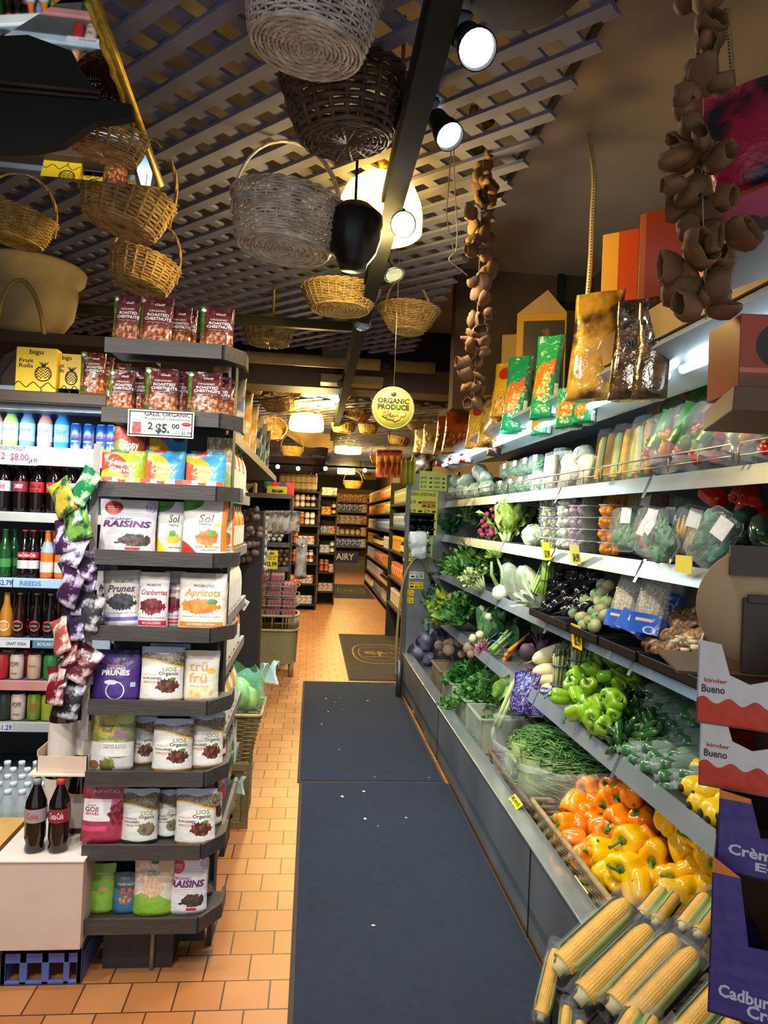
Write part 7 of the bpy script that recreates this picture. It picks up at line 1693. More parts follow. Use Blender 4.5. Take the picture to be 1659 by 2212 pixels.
# loops of twine below the second spotlight
tw = MB(); 
tw.tube(smooth_path([P(976, 300, Y=2.5) + Vector((0, 0, .1)), P(976, 300, Y=2.5), P(968, 420, Y=2.5), P(965, 470, Y=2.5), P(982, 545, Y=2.5), P(988, 500, Y=2.5), P(982, 400, Y=2.5), P(980, 300, Y=2.5)]), .0022, 5)
tw.tube(smooth_path([P(982, 545, Y=2.5), P(970, 560, Y=2.5), P(985, 575, Y=2.5), P(1010, 595, Y=2.5)]), .0022, 5)
tag(tw.build('twine_loop', mat('d0b88c', rough=.8)), 'thin loop of twine dangling under the second spotlight', 'string')

# strings of dried hollow peppers / gourds
podm = mat('74502f', rough=.75, var=.35, scale=22, bump=.5, bscale=40, rand=.2)
def pod_mesh(seed):
    R = random.Random(seed); ph = R.random()*6
    prof = [(.12, 0), (.6, .12), (.95, .4), (1.0, .7), (.85, 1.0), (.8, 1.0), (.9, .7), (.8, .4), (.3, .2), (.01, .15)]
    return MB().lathe([(a*.02, b*.035) for a, b in prof], 14, fn=lambda a, z: 1 + .22*math.sin(2*a + ph) + .12*math.sin(5*a + z*90 + ph), cap=False).mesh('dried_pod', podm)
PODS = [pod_mesh(i) for i in range(5)]
def pod_string(label, x, y0, y1, Y, n, s, wob, x2=None):
    t = thing('dried_pod_string', label, 'dried pods', P(x, y0, Y=Y)); R = random.Random(n)
    top, bot = P(x, y0, Y=Y), P(x2 or x, y1, Y=Y)
    MB().tube([(0, 0, (3.44 if Y < 2 else 3.01) - top.z), (0, 0, 0)] + [tuple((bot - top)*k/6) for k in range(1, 7)], .0015, 4).build('twine', mat('a89068', rough=.8), t)
    for i in range(n):
        f = (i + .5)/n; p = (bot - top)*f + Vector((R.uniform(-1, 1)*wob, R.uniform(-1, 1)*wob, 0))
        link('dried_pod', PODS[i % 5], t, p, (R.uniform(-1.9, 1.9), R.uniform(-1.9, 1.9), R.uniform(0, 6))).scale = (s*R.uniform(.7, 1.2), s*R.uniform(.5, 1.05), s*R.uniform(.7, 1.3))
    return t
pod_string('long string of dried brown pods hanging right of the track, full length', 1048, 235, 560, 2.75, 34, 1.35, .018, 1036)
pod_string('lower string of dried pods ending above the orange snack bags', 1036, 560, 885, 2.75, 30, 1.5, .028, 1022)
pod_string('big blurry string of dried pods at the upper right, nearest the camera', 1530, -60, 330, 1.25, 16, 1.35, .022, 1500)
pod_string('lower cluster of large dried pods hanging in front of the orange boxes', 1515, 330, 690, 1.25, 34, 1.35, .042, 1525)

# ================================================================== hanging baskets
def basket(rt, rb, h, m, handle=.25, stakes=26, rows=16, ell=1.0, hm=None, flat=1.0, wide=False):
    t = thing('wicker_basket', 'x', 'basket'); mb = MB(); ns = stakes + (1 - stakes % 2)
    A = .0055 if not wide else .004; sh = h/rows*(.5 if not wide else .46)
    def R_(s): return rb + (rt - rb)*(s**.75)
    for k in range(rows):
        s = (k + .5)/rows; r = R_(s); pts = []
        for i in range(ns*2):
            a = 2*PI*i/(ns*2); off = (A if (i//2 + k) % 2 else -A) if i % 2 == 0 else 0
            pts.append(((r + off)*math.cos(a), ell*(r + off)*math.sin(a), h*s + .002*math.sin(a*3 + k)))
        mb.tube(pts, sh, 5, True, flat=1.0)
    mb.build('woven_wall', m, t)
    sb = MB()
    for i in range(ns):
        a = 2*PI*i/ns; sb.tube([(R_(s)*math.cos(a), ell*R_(s)*math.sin(a), h*s) for s in (0, .25, .5, .75, 1)], .0042 if not wide else .009, 5)
    sb.build('stakes', m, t)
    rbm = MB()
    for w in (0, PI):
        rbm.tube([((rt + .004 + .006*math.cos(a*14 + w))*math.cos(a), ell*(rt + .004 + .006*math.cos(a*14 + w))*math.sin(a), h + .006*math.sin(a*14 + w)) for a in [2*PI*i/84 for i in range(84)]], .0055, 5, True)
    rbm.build('braided_rim', m, t)
    bb = MB(); nr = max(5, int(rb/.012)); n2 = 16
    for k in range(1, nr + 1):
        r = rb*k/nr; bb.tube([(r*math.cos(a), ell*r*math.sin(a), .004*(1 if (i//2 + k) % 2 else -1) if i % 2 == 0 else 0) for i, a in [(i, 2*PI*i/(n2*2)) for i in range(n2*2)]], rb/nr*.47, 5, True)
    for i in range(n2): a = 2*PI*i/n2; bb.tube([(0, 0, 0), (rb*math.cos(a), ell*rb*math.sin(a), 0)], .004 if not wide else .01, 4)
    bb.tube([(rb*math.cos(a), ell*rb*math.sin(a), -.002) for a in [2*PI*i/30 for i in range(30)]], .006, 5, True)
    bb.build('woven_base', m, t)
    if handle:
        hb = MB(); H_ = h + handle
        for st in range(3):
            pts = []
            for i in range(41):
                f = i/40; a = PI*f; w = 2*PI*st/3 + f*26
                x = rt*math.cos(a)*1.0; z = h*.55 + (H_ - h*.55)*math.sin(a)**.8
                pts.append((x + .0055*math.cos(w)*abs(math.sin(a)), .0055*math.sin(w), z + .0055*math.cos(w)*abs(math.cos(a))))
            hb.tube(pts, .0048, 5)
        hb.build('twisted_handle', hm or m, t)
    return t
def wm(c, c2=None): return mat(c, rough=.5, var=.3, scale=35, col2=c2, c2scale=18, bump=.2, bscale=80)
tan, dbr, gry, lt, yl = wm('c8a468', 'a07c4c'), wm('5c4a38', '3c3024'), wm('d4cabc', 'b4a898'), wm('b89c68'), wm('c8a458', 'a8803c')
KBK = {}
def hb(px, py, w_px, Y, kind, label, rot=(0, 0, 0), hang_up=True):
    """basket whose base centre is seen at (px, py); w_px is its rim width"""
    spec = {'grey': (.2, .165, .17, gry, .22), 'brown': (.2, .14, .19, dbr, 0), 'tanx': (.19, .15, .15, tan, .25), 'tan': (.19, .14, .14, yl, .22), 'low': (.2, .15, .1, lt, 0), 'round': (.2, .1, .14, lt, .2), 'wide': (.2, .16, .12, tan, 0)}[kind]
    if kind not in KBK:
        KBK[kind] = Kind(basket(*spec, stakes=20 if kind in ('brown', 'tanx', 'wide') else 28, rows=9 if kind in ('brown', 'tanx', 'wide') else 17, wide=kind in ('brown', 'tanx', 'wide')))
    s = w_px*Y/F/2/.2/1.04; p = P(px, py, Y=Y)
    o = KBK[kind].put(p, rot, label, s)
    top = 3.0 if Y < 6.1 else 2.95
    if p.z < top - .1 and Y > 2.5:
        z1 = p.z + s*(spec[2] + (spec[4] or 0)*.98)*math.cos(rot[0])*math.cos(rot[1])
        if z1 < top:
            c = Matrix.Identity(3); e = Euler(rot).to_matrix() @ Vector((0, 0, s*(spec[2] + spec[4])))
            k = tag(MB().tube([p + e, (p.x + e.x, p.y + e.y, top + .01)], .0015, 4).build('hanging_wire', mat('3a3028', rough=.6)), 'thin wire holding the ' + ' '.join(label.replace(',', '').split()[:12]), 'wire')
    return o
R_ = math.radians
hb(662, 105, 300, 1.85, 'grey', 'largest blurry grey-brown basket at the top of the photo', (R_(6), R_(4), .3), False)
hb(748, 305, 275, 2.25, 'brown', 'dark brown splint basket beside the black track', (R_(4), R_(-6), .2), False)
hb(612, 538, 245, 2.75, 'grey', 'pale grey basket with tall arched handle, center of the photo', (R_(2), R_(4), .25))
hb(258, 487, 205, 2.95, 'tanx', 'chunky tan basket with a starry woven base, upper left', (R_(4), R_(14), .3))
hb(300, 618, 155, 3.5, 'tanx', 'smaller tan basket right above the chestnut pouches', (R_(-2), R_(12), .2))
hb(30, 520, 160, 3.2, 'tan', 'yellow-lit basket cut by the left photo edge', (R_(4), R_(8), .3))
hb(735, 668, 172, 4.0, 'low', 'pale wicker basket glowing yellow behind the crossing tracks', (0, 0, 0))
hb(880, 715, 138, 4.3, 'round', 'round open-weave basket right of the tracks with thin handle', (0, R_(3), .6))
hb(580, 742, 110, 5.2, 'wide', 'brown splint basket hanging behind the crosswise track', (0, 0, 0), False)
hb(225, 335, 170, 2.25, 'wide', 'blurry brown basket high behind the mirror edge', (R_(8), R_(8), 0), False)  # mirror reflection of a basket, built as a solid one
far = [(615, 880, 104, 8.3, 'low', 'shallow tilted basket under the beam, left', (R_(20), R_(-12), 0)), (590, 935, 60, 9, 'wide', 'dark round tray basket hung edge-on, far left', (R_(60), 0, 0)), (680, 905, 52, 10, 'tan', 'small woven basket above the second glass lamp', (0, 0, 0)),
       (765, 905, 66, 8.6, 'tanx', 'tilted tan basket right of the track under the beam', (R_(10), R_(20), 0)), (742, 932, 55, 9.5, 'wide', 'flat dark basket under the tilted tan one', (0, 0, 0)), (795, 935, 46, 9, 'tanx', 'small grey-brown basket left of the round produce sign', (0, 0, 0)),
       (630, 985, 54, 10.5, 'tan', 'small tan basket with handle above the yellow shelf box', (0, 0, 0)), (762, 1055, 45, 14, 'tan', 'little basket hanging low in front of the far shelves', (0, 0, 0)), (540, 850, 60, 8.5, 'low', 'basket partly hidden behind the end-cap top', (0, 0, 0)),
       (908, 925, 60, 7.8, 'low', 'ribbed wooden basket right of the produce sign, upper', (R_(10), R_(-10), 0)), (925, 940, 56, 7.9, 'wide', 'ribbed wooden basket right of the produce sign, lower', (R_(-10), R_(-14), 0)), (655, 948, 50, 12, 'tanx', 'dark basket beside the second glass lamp', (R_(20), 0, 0)),
       (820, 1000, 46, 12, 'tan', 'far basket right of the distant lamps', (0, 0, 0)), (690, 985, 44, 15, 'tan', 'far small basket left of the distant lamps', (0, 0, 0)), (800, 1035, 36, 17, 'tan', 'tiny farthest basket on the right', (0, 0, 0)), (860, 960, 50, 10, 'wide', 'basket just under the round produce sign', (0, R_(8), 0))]
for (px, py, w, Y, k, lab, rot) in far: hb(px, py, w, Y, k, lab, rot)
# pale cloth and big pot on the left
t = thing('clay_planter', 'big beige planter with moulded rim at the far left, behind rattan loops', 'planter', P(60, 725, Y=4.3)); 
MB().lathe([(.1, 0), (.18, .02), (.24, .12), (.26, .26), (.25, .3), (.29, .33), (.3, .38), (.28, .4), (.25, .38), (.22, .3)], 34, cap=False).build('planter_body', mat('b09a6c', rough=.7, var=.2, scale=5), t)
tag(bx('planter_ledge', mat('3a3028', rough=.7), -2.6, -1.0, 4.2, 4.7, t.location.z - .06, t.location.z), 'dark ledge at the left under the beige planter', 'ledge')
o = MB().tube([P(-10 + 105*i/20, 605 + 130*(1 - math.sin(PI*i/20)**.6)*.9, Y=3.9) for i in range(21)], .012, 8).build('rattan_hoop', mat('b08a48', rough=.5)); tag(o, 'curved rattan handle loop in front of the beige planter', 'rattan hoop')
t = basket(.06, .05, .06, wm('8a3c24'), 0, 14, 7); t.location = (P(185, 752, Y=3.5).x, 3.45, 2.07); t['label'] = 'small red-brown woven basket behind the chestnut pouches'
o = MB().grid(lambda u, v: tuple(P(590 + 130*u, 890 + 50*v + 35*u*v, Y=11) + Vector((0, .15*math.sin(u*5 + v*4), .04*math.sin(u*9)))), 14, 8).build('cloth_drape', mat('c8a878', rough=.8)); tag(o, 'pale cloth draped under the ceiling behind the far baskets', 'cloth')
# round hanging sign
t = thing('round_sign', 'round yellow organic produce sign hanging in the middle of the aisle', 'sign', P(849, 882, Y=3.7)); r = 43*3.7/F
MB().lathe([(.001, -.006), (r, -.006), (r, .006), (.001, .006)], 48, cap=False).xf(Matrix.Rotation(PI/2, 4, 'X')).build('sign_board', mat('d8c84e', rough=.7, var=.03), t)
MB().tube([((r+.003)*math.cos(a), 0, (r+.003)*math.sin(a)) for a in [2*PI*i/48 for i in range(48)]], .0075, 8, True).build('cork_edge', mat('8c8660', rough=.8, var=.3, scale=60), t)
MB().tube([((r-.007)*math.cos(a), -.0062, (r-.007)*math.sin(a)) for a in [2*PI*i/48 for i in range(48)]], .001, 4, True).build('green_ring', ink('5c7a3c'), t)
text('ORGANIC', .026, ink('20201c'), t, 0, .036, r*1.6, -.009, .045); text('PRODUCE', .026, ink('20201c'), t, 0, .004, r*1.6, -.009, .045)
MB().lathe([(.016, 0), (.012, .001)], 20).xf(Matrix.Translation((.052, -.006, -.03)) @ Matrix.Rotation(PI/2, 4, 'X')).build('seal', ink('6a8a5c'), t); text('USDA', .008, ink('f0ecc0'), t, .052, -.03, .022, -.0078, .01)
MB().lathe([(.014, 0), (.012, .001)], 14).xf(Matrix.Translation((0, -.006, .072)) @ Matrix.Rotation(PI/2, 4, 'X') @ Matrix.Diagonal((1.1, .9, 1, 1))).build('crest', ink('2c2c24'), t)
mb = MB(); R = random.Random(6)
for k, (c, n) in enumerate((('8a6a3c', 8), ('a8402c', 9), ('5c7a30', 9), ('d8a030', 7))):
    mb = MB()
    for i in range(n):
        f = R.random(); x = -.05 + .09*f; z = -.035 - .02*f + R.uniform(-.016, .016)
        mb.lathe([(R.uniform(.005, .011), 0), (.003, .001)], 9, (x, z, 0))
    mb.xf(Matrix.Translation((0, -.006 - k*.0002, 0)) @ Matrix(((1, 0, 0, 0), (0, 0, -1, 0), (0, 1, 0, 0), (0, 0, 0, 1)))).build('produce_picture', ink(c), t)
MB().tube([(-.022, -.0066, -.022), (-.045, -.0066, -.028), ], [.018, .012], 10).xf(Matrix.Diagonal((1, .04, 1, 1))).xf(Matrix.Translation((0, -.0063, 0))).build('basket_picture', ink('9a7a44'), t)
MB().tube([(0, 0, r), (0, 0, 1.3)], .0009, 4).build('hanging_thread', mat('a89c80', rough=.7), t)

# ================================================================== mirror with gold edge and a board added for its dark reflected shape at the upper left
t = thing('tilted_mirror', 'tilted overhead mirror with a peeling gold edge strip, upper left', 'mirror', (0, 0, 0))
A, B, C_, D = P(188, -40, Y=1.8), P(345, 400, Y=2.6), P(-400, 330, Y=2.6), P(-500, -60, Y=1.8)
mb = MB().add([A, B, C_, D], [(0, 1, 2, 3)]); mb.build('mirror_glass', mat('c8ccd0', rough=.02, metal=1, var=0), t, smooth=False, solid=.006)
n = (B - A).normalized()
MB().tube([A, A.lerp(B, .3), A.lerp(B, .6), B], .011, 4, flat=1.6).build('gold_edge', mat('c8a43c', rough=.4, metal=.5, var=.3, scale=40), t)
R = random.Random(9); MB().tube([A.lerp(B, i/24) + Vector((-.014 + R.uniform(-.004, .004), -.01, -.004)) for i in range(2, 16)], [.006 + R.uniform(0, .006) for _ in range(14)], 6).build('peeling_strip', mat('e0c040', rough=.5, var=.3, scale=60), t)
t = thing('mirror_reflection_shape', 'dark wooden valence with a wavy lower edge at the upper left', 'valence', (0, 0, 0)); Y = 1.9  # dark reflection in the mirror, built as a solid board
px = [(-60, 80), (60, 75), (155, 110), (175, 150), (225, 215), (285, 225), (287, 250), (250, 258), (205, 262), (170, 285), (135, 310), (80, 322), (20, 325), (-60, 325)]
mb = MB(); pts = [P(a, b, Y=Y) for a, b in px]; n = len(pts)
mb.add([(p.x, Y, p.z) for p in pts] + [(p.x, Y + .03, p.z) for p in pts], [tuple(range(n)), tuple(range(2*n-1, n-1, -1))] + [(i, i+n, (i+1) % n+n, (i+1) % n) for i in range(n)])
mb.build('reflection_board', mat('120f0e', rough=.85, var=.15), t, smooth=False)
a, b = P(-60, 172, Y=Y-.008), P(215, 200, Y=Y-.008); MB().tube([a, b], .006, 6).tube([a + Vector((0, 0, -.018)), b + Vector((0, 0, -.014))], .004, 6).build('moulding', mat('3a2a20', rough=.7), t)
# dark round bottom at the top right
t = thing('dark_bowl', 'dark round basket bottom at the very top, right of the first spotlight', 'basket', P(1130, -10, Y=1.75)); MB().lathe([(.001, 0), (.13, .0), (.16, .03), (.17, .08)], 34, fn=lambda a, z: 1, cap=False).build('bowl_body', mat('3a302c', rough=.8, var=.3, scale=20), t)

# ================================================================== nearest right: rack with cartons
rackm = mat('54432f', rough=.55, var=.2)
t = thing('display_rack', 'wooden display rack at the right photo edge carrying the snack cartons', 'rack', (.78, 1.17, 0))
bx('rack_post', rackm, .0, .03, 0, .03, 0, 1.42, t); bx('rack_post', rackm, .14, .17, 0, .03, 0, 1.42, t); bx('cross_rail', rackm, .0, .17, .005, .02, 1.2, 1.24, t); bx('cross_rail', rackm, .0, .17, .005, .02, .7, .74, t)
kind = lambda: design('e6e0da', (('w', .28, 0, .035, 28, 'd8401c'), ('w', .2, 0, .035, 28, 'd8401c'), ('r', .7, .38, .95, .5, '2c54a8'), ('e', .8, .3, .12, .12, '7a4a2c', 'b0804c', 5), ('e', .9, .5, .1, .16, '6a3c24', 'a8744c', 5)), .5)
def snack_box(px0, px1, py0, py1, Y, m, label, texts, cut, depth=.14, inside='b89478', slope=.0, yaw=-.56):
    """display carton: tall back, cut-away front"""
    A = P(px0, py1, Y=Y); B = P(px1, py1, Y=Y); T = P(px0, py0, Y=Y); w = (B - A).length; h = T.z - A.z
    t = thing('snack_carton', label, 'carton', A)
    n = len(cut); fr = [(0, 0), (w, 0)] + [(x*w, z*h) for x, z in cut]
    mb = MB().prism(fr, 0, .002); mb.uv = [(x/w, z/h) for x, y, z in mb.v]; mb.build('printed_front', m, t, smooth=False)
    for nm, (x0, x1, y0, y1, z0, z1) in (('side_wall', (w-.002, w, 0, depth, 0, h)), ('side_wall', (0, .002, 0, depth, 0, h*.9)), ('back_wall', (0, w, depth, depth+.002, 0, h)), ('carton_floor', (0, w, 0, depth, 0, .003))):
        q = MB().box(x0, x1, y0, y1, z0, z1); q.uv = [((y/depth if nm == 'side_wall' else x/w), z/h) for x, y, z in q.v]
        q.build(nm, m if nm == 'side_wall' else mat(inside, rough=.7), t, smooth=False)
    for q in texts:
        s, x, z, hh, ww, c = q[:6]; text(s, hh*h, ink(c), t, x*w, z*h, ww*w, -.0008, q[6] if len(q) > 6 else .02)
    t.rotation_euler = (0, 0, yaw); return t
cutk = [(1, .95), (.78, .95), (.74, .62), (.45, .5), (.28, .58), (.2, .92), (0, .95)]
kt = [('Bueno', .14, .4, .09, .2, '4a3c38', .02), ('kinder', .16, .5, .05, .2, 'd04030', .02), ('GRAM', .84, .6, .05, .16, '2c54a8')]
snack_box(1503, 1715, 1372, 1560, .98, kind(), 'upper white and red chocolate bar carton, empty', kt, cutk)
snack_box(1508, 1720, 1515, 1695, .98, kind(), 'lower white and red chocolate bar carton with red packs inside', kt, cutk)
for j in range(4):
    t = carton(.04, .012, .09, mat('b02c20', rough=.3), 'red wrapped chocolate bar lying in the lower white carton, ' + nth(j, 4, 'lowest', 'top').replace('lowestmost', 'lowest').replace('topmost', 'highest').replace('from the lowest', 'up from the bottom'), cat='chocolate bar', name='chocolate_bar'); p = P(1590, 1650, Y=1.04); t.location = (p.x, 1.03 , p.z + .013*j); t.rotation_euler = (0, 0, -.42)
pm = design('4c3c84', (('r', .5, 0, .8, .14, 'e87c2c'), ('r', .0, .9, .3, 1, 'e8862c')), .5)
lm_ = [('Crème', .35, .3, .13, .5, 'd8d4e4', .03), ('Egg', .5, .15, .1, .3, 'd8d4e4', .03)]
cutp = [(1, .95), (.85, .95), (.8, .5), (.3, .48), (.22, .9), (0, 1)]
snack_box(1548, 1740, 1706, 1880, .95, pm, 'upper purple candy carton with an orange corner', lm_, [(1, .9), (.9, .9), (.85, .6), (.4, .5), (.3, .95), (0, 1)], inside='3a2818')
snack_box(1528, 1760, 1850, 2185, .93, pm, 'lower purple candy carton with wrapped candies inside', [('Cadbury', .3, .16, .08, .45, 'd8d4e4', .03), ('Crème', .5, .08, .08, .4, 'd8d4e4', .03)], cutp, inside='5c3c20')
for j in range(5):
    t = tag(MB().lathe([(.001, 0), (.012, .006), (.016, .018), (.011, .034), (.001, .04)], 14).build('foil_candy', mat('5a3a8c', rough=.2, metal=.6, rand=.3)), 'purple foil-wrapped candy in the lower purple carton, ' + nth(j, 5), 'candy', 'candies in the purple carton'); t.location = P(1580 + j*18, 2040 + (j % 2)*12, Y=.98); t.rotation_euler = (.4*j, .8, j)
t = thing('cardboard_disc', 'large rounded tan cardboard backing above the white and red cartons', 'cardboard', P(1640, 1310, Y=1.02)); r = 135*1.02/F
MB().lathe([(.001, -.002), (r, -.002), (r, .002), (.001, .002)], 60, cap=False).xf(Matrix.Rotation(PI/2, 4, 'X')).build('board_sheet', mat('c0a078', rough=.8, var=.06), t)
MB().box(-.045, .15, -.01, -.003, .045, .09).build('cross_strip', mat('54483c', rough=.6), t, smooth=False)
MB().box(-.025, .03, -.012, -.003, -.1, .012).box(-.02, .04, -.016, -.01, .005, .018).build('metal_bracket', mat('46382a', rough=.5), t, smooth=False, bevel=.002)
MB().box(-.11, .15, .004, .2, -.11, -.105).build('rear_shelf', rackm, t, smooth=False)
t.rotation_euler = (0, 0, -.3)
# orange box and wooden board edge, pink box on top
t = thing('shelf_board', 'brown wooden shelf board edge jutting in from the right photo edge', 'shelf', P(1582, 880, Y=1.05)); MB().box(0, .3, 0, .25, -.004, .034).build('board', mat('6c4c30', rough=.5, var=.15), t, smooth=False, bevel=.002); t.rotation_euler = (.0, .05, -.35)
t = carton(.2, .13, .12, design('a8401c', (('r', 0, .25, 1, .31, 'd8805c'), ('r', 0, 0, 1, .22, '7c4a2c'), ('e', .35, .6, .22, .3, '2c1810'))), 'orange-red snack box standing on the brown board at the right edge', cat='box', name='snack_box'); t.location = P(1618, 845, Y=1.1) + Vector((.1, .02, .005)); t.rotation_euler = (0, 0, -.1)
pk_ = design('b83c5c', (('e', .35, .3, .13, .2, '38202c'), ('e', .35, .3, .08, .1, '8a6a78')), .5)
t = carton(.24, .085, .2, pk_, 'open pink tray box with round dark emblem at the upper right', cat='box', name='pink_box'); t.location = P(1545, 485, Y=1.35) + Vector((.11, 0, .0)); t.rotation_euler = (0, -.32, -.5)
t = pouch(.17, .22, .06, mat('a8243c', rough=.25, var=.3, col2='2c2428', c2scale=12, bump=.4), 'red and black foil bag standing in the pink tray box', (), 'bag', 'snack_bag', wave=.006); t.location = P(1640, 400, Y=1.4); t.rotation_euler = (0, -.2, -.5)
t = thing('shelf_board', 'dark shelf board under the pink tray box at the upper right', 'shelf', P(1560, 500, Y=1.3)); MB().box(0, .4, 0, .3, -.03, -.004).build('board', mat('3c2c22', rough=.6), t, smooth=False); t.rotation_euler = (0, -.32, -.5)

# ================================================================== goods on the aisle-side shelves, baskets on the floor, far shelving
# side shelf goods (x about -0.3, facing the aisle)
SB = [(.02, 0), (.024, .008), (.024, .1), (.02, .125), (.009, .15), (.009, .165)]
KX = {'white': Kind(bottle('dressing_bottle', SB, liquid('e4dccc', .3), 'x', band=(.02, .09), bandc='e8e4dc', cap=(.012, .162, .185), capc='2c2c30')),
      'orange': Kind(bottle('dressing_bottle', SB, liquid('d87c2c', .3), 'x', band=(.02, .09), bandc='e8e0d0', cap=(.012, .162, .185), capc='2c9c8c')),
      'yellow': Kind(bottle('dressing_bottle', SB, liquid('d8a83c', .3), 'x', band=(.02, .09), bandc='ece4d0', cap=(.012, .162, .185), capc='2c9c8c'))}
for z, ks, nm in ((1.655, ('orange', 'white'), 'highest'), (1.43, ('yellow', 'orange'), 'second'), (1.18, ('white', 'white'), 'third'), (.985, ('white', 'orange'), 'fourth'), (.72, ('yellow', 'white'), 'fifth')):
    for j in range(6):
        KX[ks[j % 2]].put((-.335, 2.9 + j*.085, z), (0, 0, -1.3), f'dressing bottle on the {nm} side shelf, {nth(j, 6, "nearest", "farthest")}'.replace('nearestmost', 'nearest').replace('farthestmost', 'farthest').replace('the nearest', 'the near end'), 1.15, 'dressing bottles on the side shelves')
for j in range(7):
    c = ['8a7a4c', '6c7a9c', 'd88c3c', 'd8a04c', '2c4c7c', '4c8cb4', '3c5c8c'][j]
    t = pouch(.2, .3, .09, mat(c, rough=.25, var=.25, col2='e8dcc0', c2scale=9, c2lo=.5, c2hi=.6), 'snack bag standing on the long top side shelf, ' + nth(j, 7, 'near', 'far').replace('nearmost', 'nearest').replace('farmost', 'farthest').replace('the near', 'the near end'), [('OAT', 0, .6, .12, .5, WT, .03)] if j < 2 else [], 'snack bag', 'snack_bag', wave=.006)
    t.location = (-.4, 2.95 + j*.38, 1.887); t.rotation_euler = (-.1, 0, -.9); t['group'] = 'bags on the long side shelf'
for j in range(5):
    t = pouch(.12, .2, .05, mat(['c83c4c', '2c7cb4', 'd8a03c', '3c8c5c', 'e0dcd8'][j], rough=.3, col2='e8e0d0', c2scale=14, c2lo=.5, c2hi=.6, var=.1), 'colourful packet on the lowest visible side shelf, ' + nth(j, 5, 'near', 'far').replace('nearmost', 'nearest').replace('farmost', 'farthest').replace('the near', 'the near end'), (), 'packet', 'snack_packet'); t.location = (-.33, 2.9 + j*.1, .47); t.rotation_euler = (-.05, 0, -1.1); t['group'] = 'packets on the low side shelf'
t = card('price_tag', .06, .05, 'e8e8f0', 'small white price tag on the side shelf lip, near the tomato stand', 'price tag'); text('$5.99', .018, ink('2a4a8c'), t, 0, 0, .045, -.0045, .02); t.location = P(522, 1303, Y=3.5); t.rotation_euler = (0, .5, 0)

# wooden crate, wicker hamper and green bags standing on the floor
t = thing('wooden_crate', 'weathered wooden crate with round holes standing on the tiles', 'crate', (-.42, 3.71, 0)); cw = mat('8c7a54', rough=.75, var=.3, scale=9, stretch=(1, 6, 6), bump=.3, bscale=30)
mb = MB().box(-.15, .15, 0, .012, .03, .3).box(-.15, .15, .3, .312, 0, .32).box(.14, .15, 0, .31, .02, .32).box(-.15, -.14, 0, .31, .02, .32).box(-.15, .15, 0, .31, .31, .325); mb.build('crate_panel', cw, t, smooth=False)
MB().box(-.16, .16, -.012, .0, .29, .325).box(-.16, .16, -.012, 0, 0, .035).box(-.16, -.125, -.012, 0, .035, .29).box(.125, .16, -.012, 0, .035, .29).build('crate_frame', mat('7a6a48', rough=.75, var=.3, scale=9), t, smooth=False, bevel=.002)
for z in (.06, .26): MB().lathe([(.014, 0), (.014, .002)], 16).xf(Matrix.Translation((.07, .001, z)) @ Matrix.Rotation(PI/2, 4, 'X')).build('round_hole', ink('0c0a08'), t)
t = wicker_box('wicker_hamper', 'square wicker hamper holding bagged lettuce on the wooden crate', -.53, -.27, 3.73, 3.98, .327, .24, mat('9a8458', rough=.6, var=.3, scale=30), rows=22, sp=.03, flare=.05)
def green_bag(loc, s, lab, seed):
    t = thing('bagged_lettuce', lab, 'bagged lettuce', loc); R = random.Random(seed)
    for k in range(5):
        a = k*1.3; mb = MB(); p = (.07*math.cos(a), .06*math.sin(a), .05 + .03*(k % 3))
        mb.lathe([(.055*math.sin(PI*i/9)+.001, -.055*math.cos(PI*i/9)) for i in range(10)], 16, p, fn=lambda a, z: 1 + .12*math.sin(4*a + z*40 + k)).build('lettuce_head', mat('7cb848', rough=.45, var=.35, scale=14, col2='c8dc7c', c2scale=9), t)
    MB().grid(lambda u, v: (.15*math.cos(2*PI*u)*(.7 + .3*math.sin(PI*v))*(1 + .06*math.sin(u*50 + v*9)), .13*math.sin(2*PI*u)*(.7 + .3*math.sin(PI*v)), .2*v - .01 + .015*math.sin(u*31)), 44, 12, True).build('green_film', film('9ce8c0', .3, .08, 1.2), t)
    MB().grid(lambda u, v: (.13 + .07*u + .01*math.sin(v*9), -.03 + .08*v, .17 + .05*math.sin(u*4 + v*5)), 8, 8).build('clear_bag_end', film('dceee8', .4, .08, 1), t, solid=.001)
    t.scale = (s,)*3; return t
green_bag((-.38, 3.84, .56), 1.15, 'shiny green bag of round lettuces on top of the wicker hamper', 1)
green_bag((-.42, 3.5, .16), .75, 'small shiny green bag low beside the wooden crate', 2)
tag(bx('low_stand', mat('2c2826', rough=.7), -.5, -.34, 3.4, 3.62, 0, .155), 'low dark stand under the small green bag', 'stand')

# wicker chest with stacked tomato punnets
t = thing('wicker_chest', 'greyish green wicker chest on wooden legs stacked with tomato boxes', 'wicker chest', (-.35, 7.15, 0)); cg = mat('8a8458', rough=.7, var=.25, scale=20, stretch=(12, 12, 1))
mb = MB()
def chest(u, v):
    a = 2*PI*u; x = .25*math.copysign(abs(math.cos(a))**.4, math.cos(a)); y = .22 + .22*math.copysign(abs(math.sin(a))**.5, math.sin(a)); k = 1 + .012*math.sin(a*44)
    return (x*k*(1 - .04*(1 - v)), y, .13 + .33*v)
MB().grid(chest, 180, 8, True).build('woven_body', cg, t)
for x in (-.2, .2, -.0): MB().tube([(x, .05, 0), (x*.98, .06, .15)], [.022, .03], 8).build('chest_leg', mat('8a7448', rough=.6), t)
mb = MB()
for z in (.46, .6): mb.tube([chest(i/60, 1)[:2] + (z,) for i in range(60)], .014, 6, True)
for i in range(60): x, y, _ = chest(i/60, 1); mb.tube([(x, y, .46), (x*1.03, y, .6)], .005, 4)
mb.build('open_rail', mat('a89c70', rough=.6, var=.2), t)
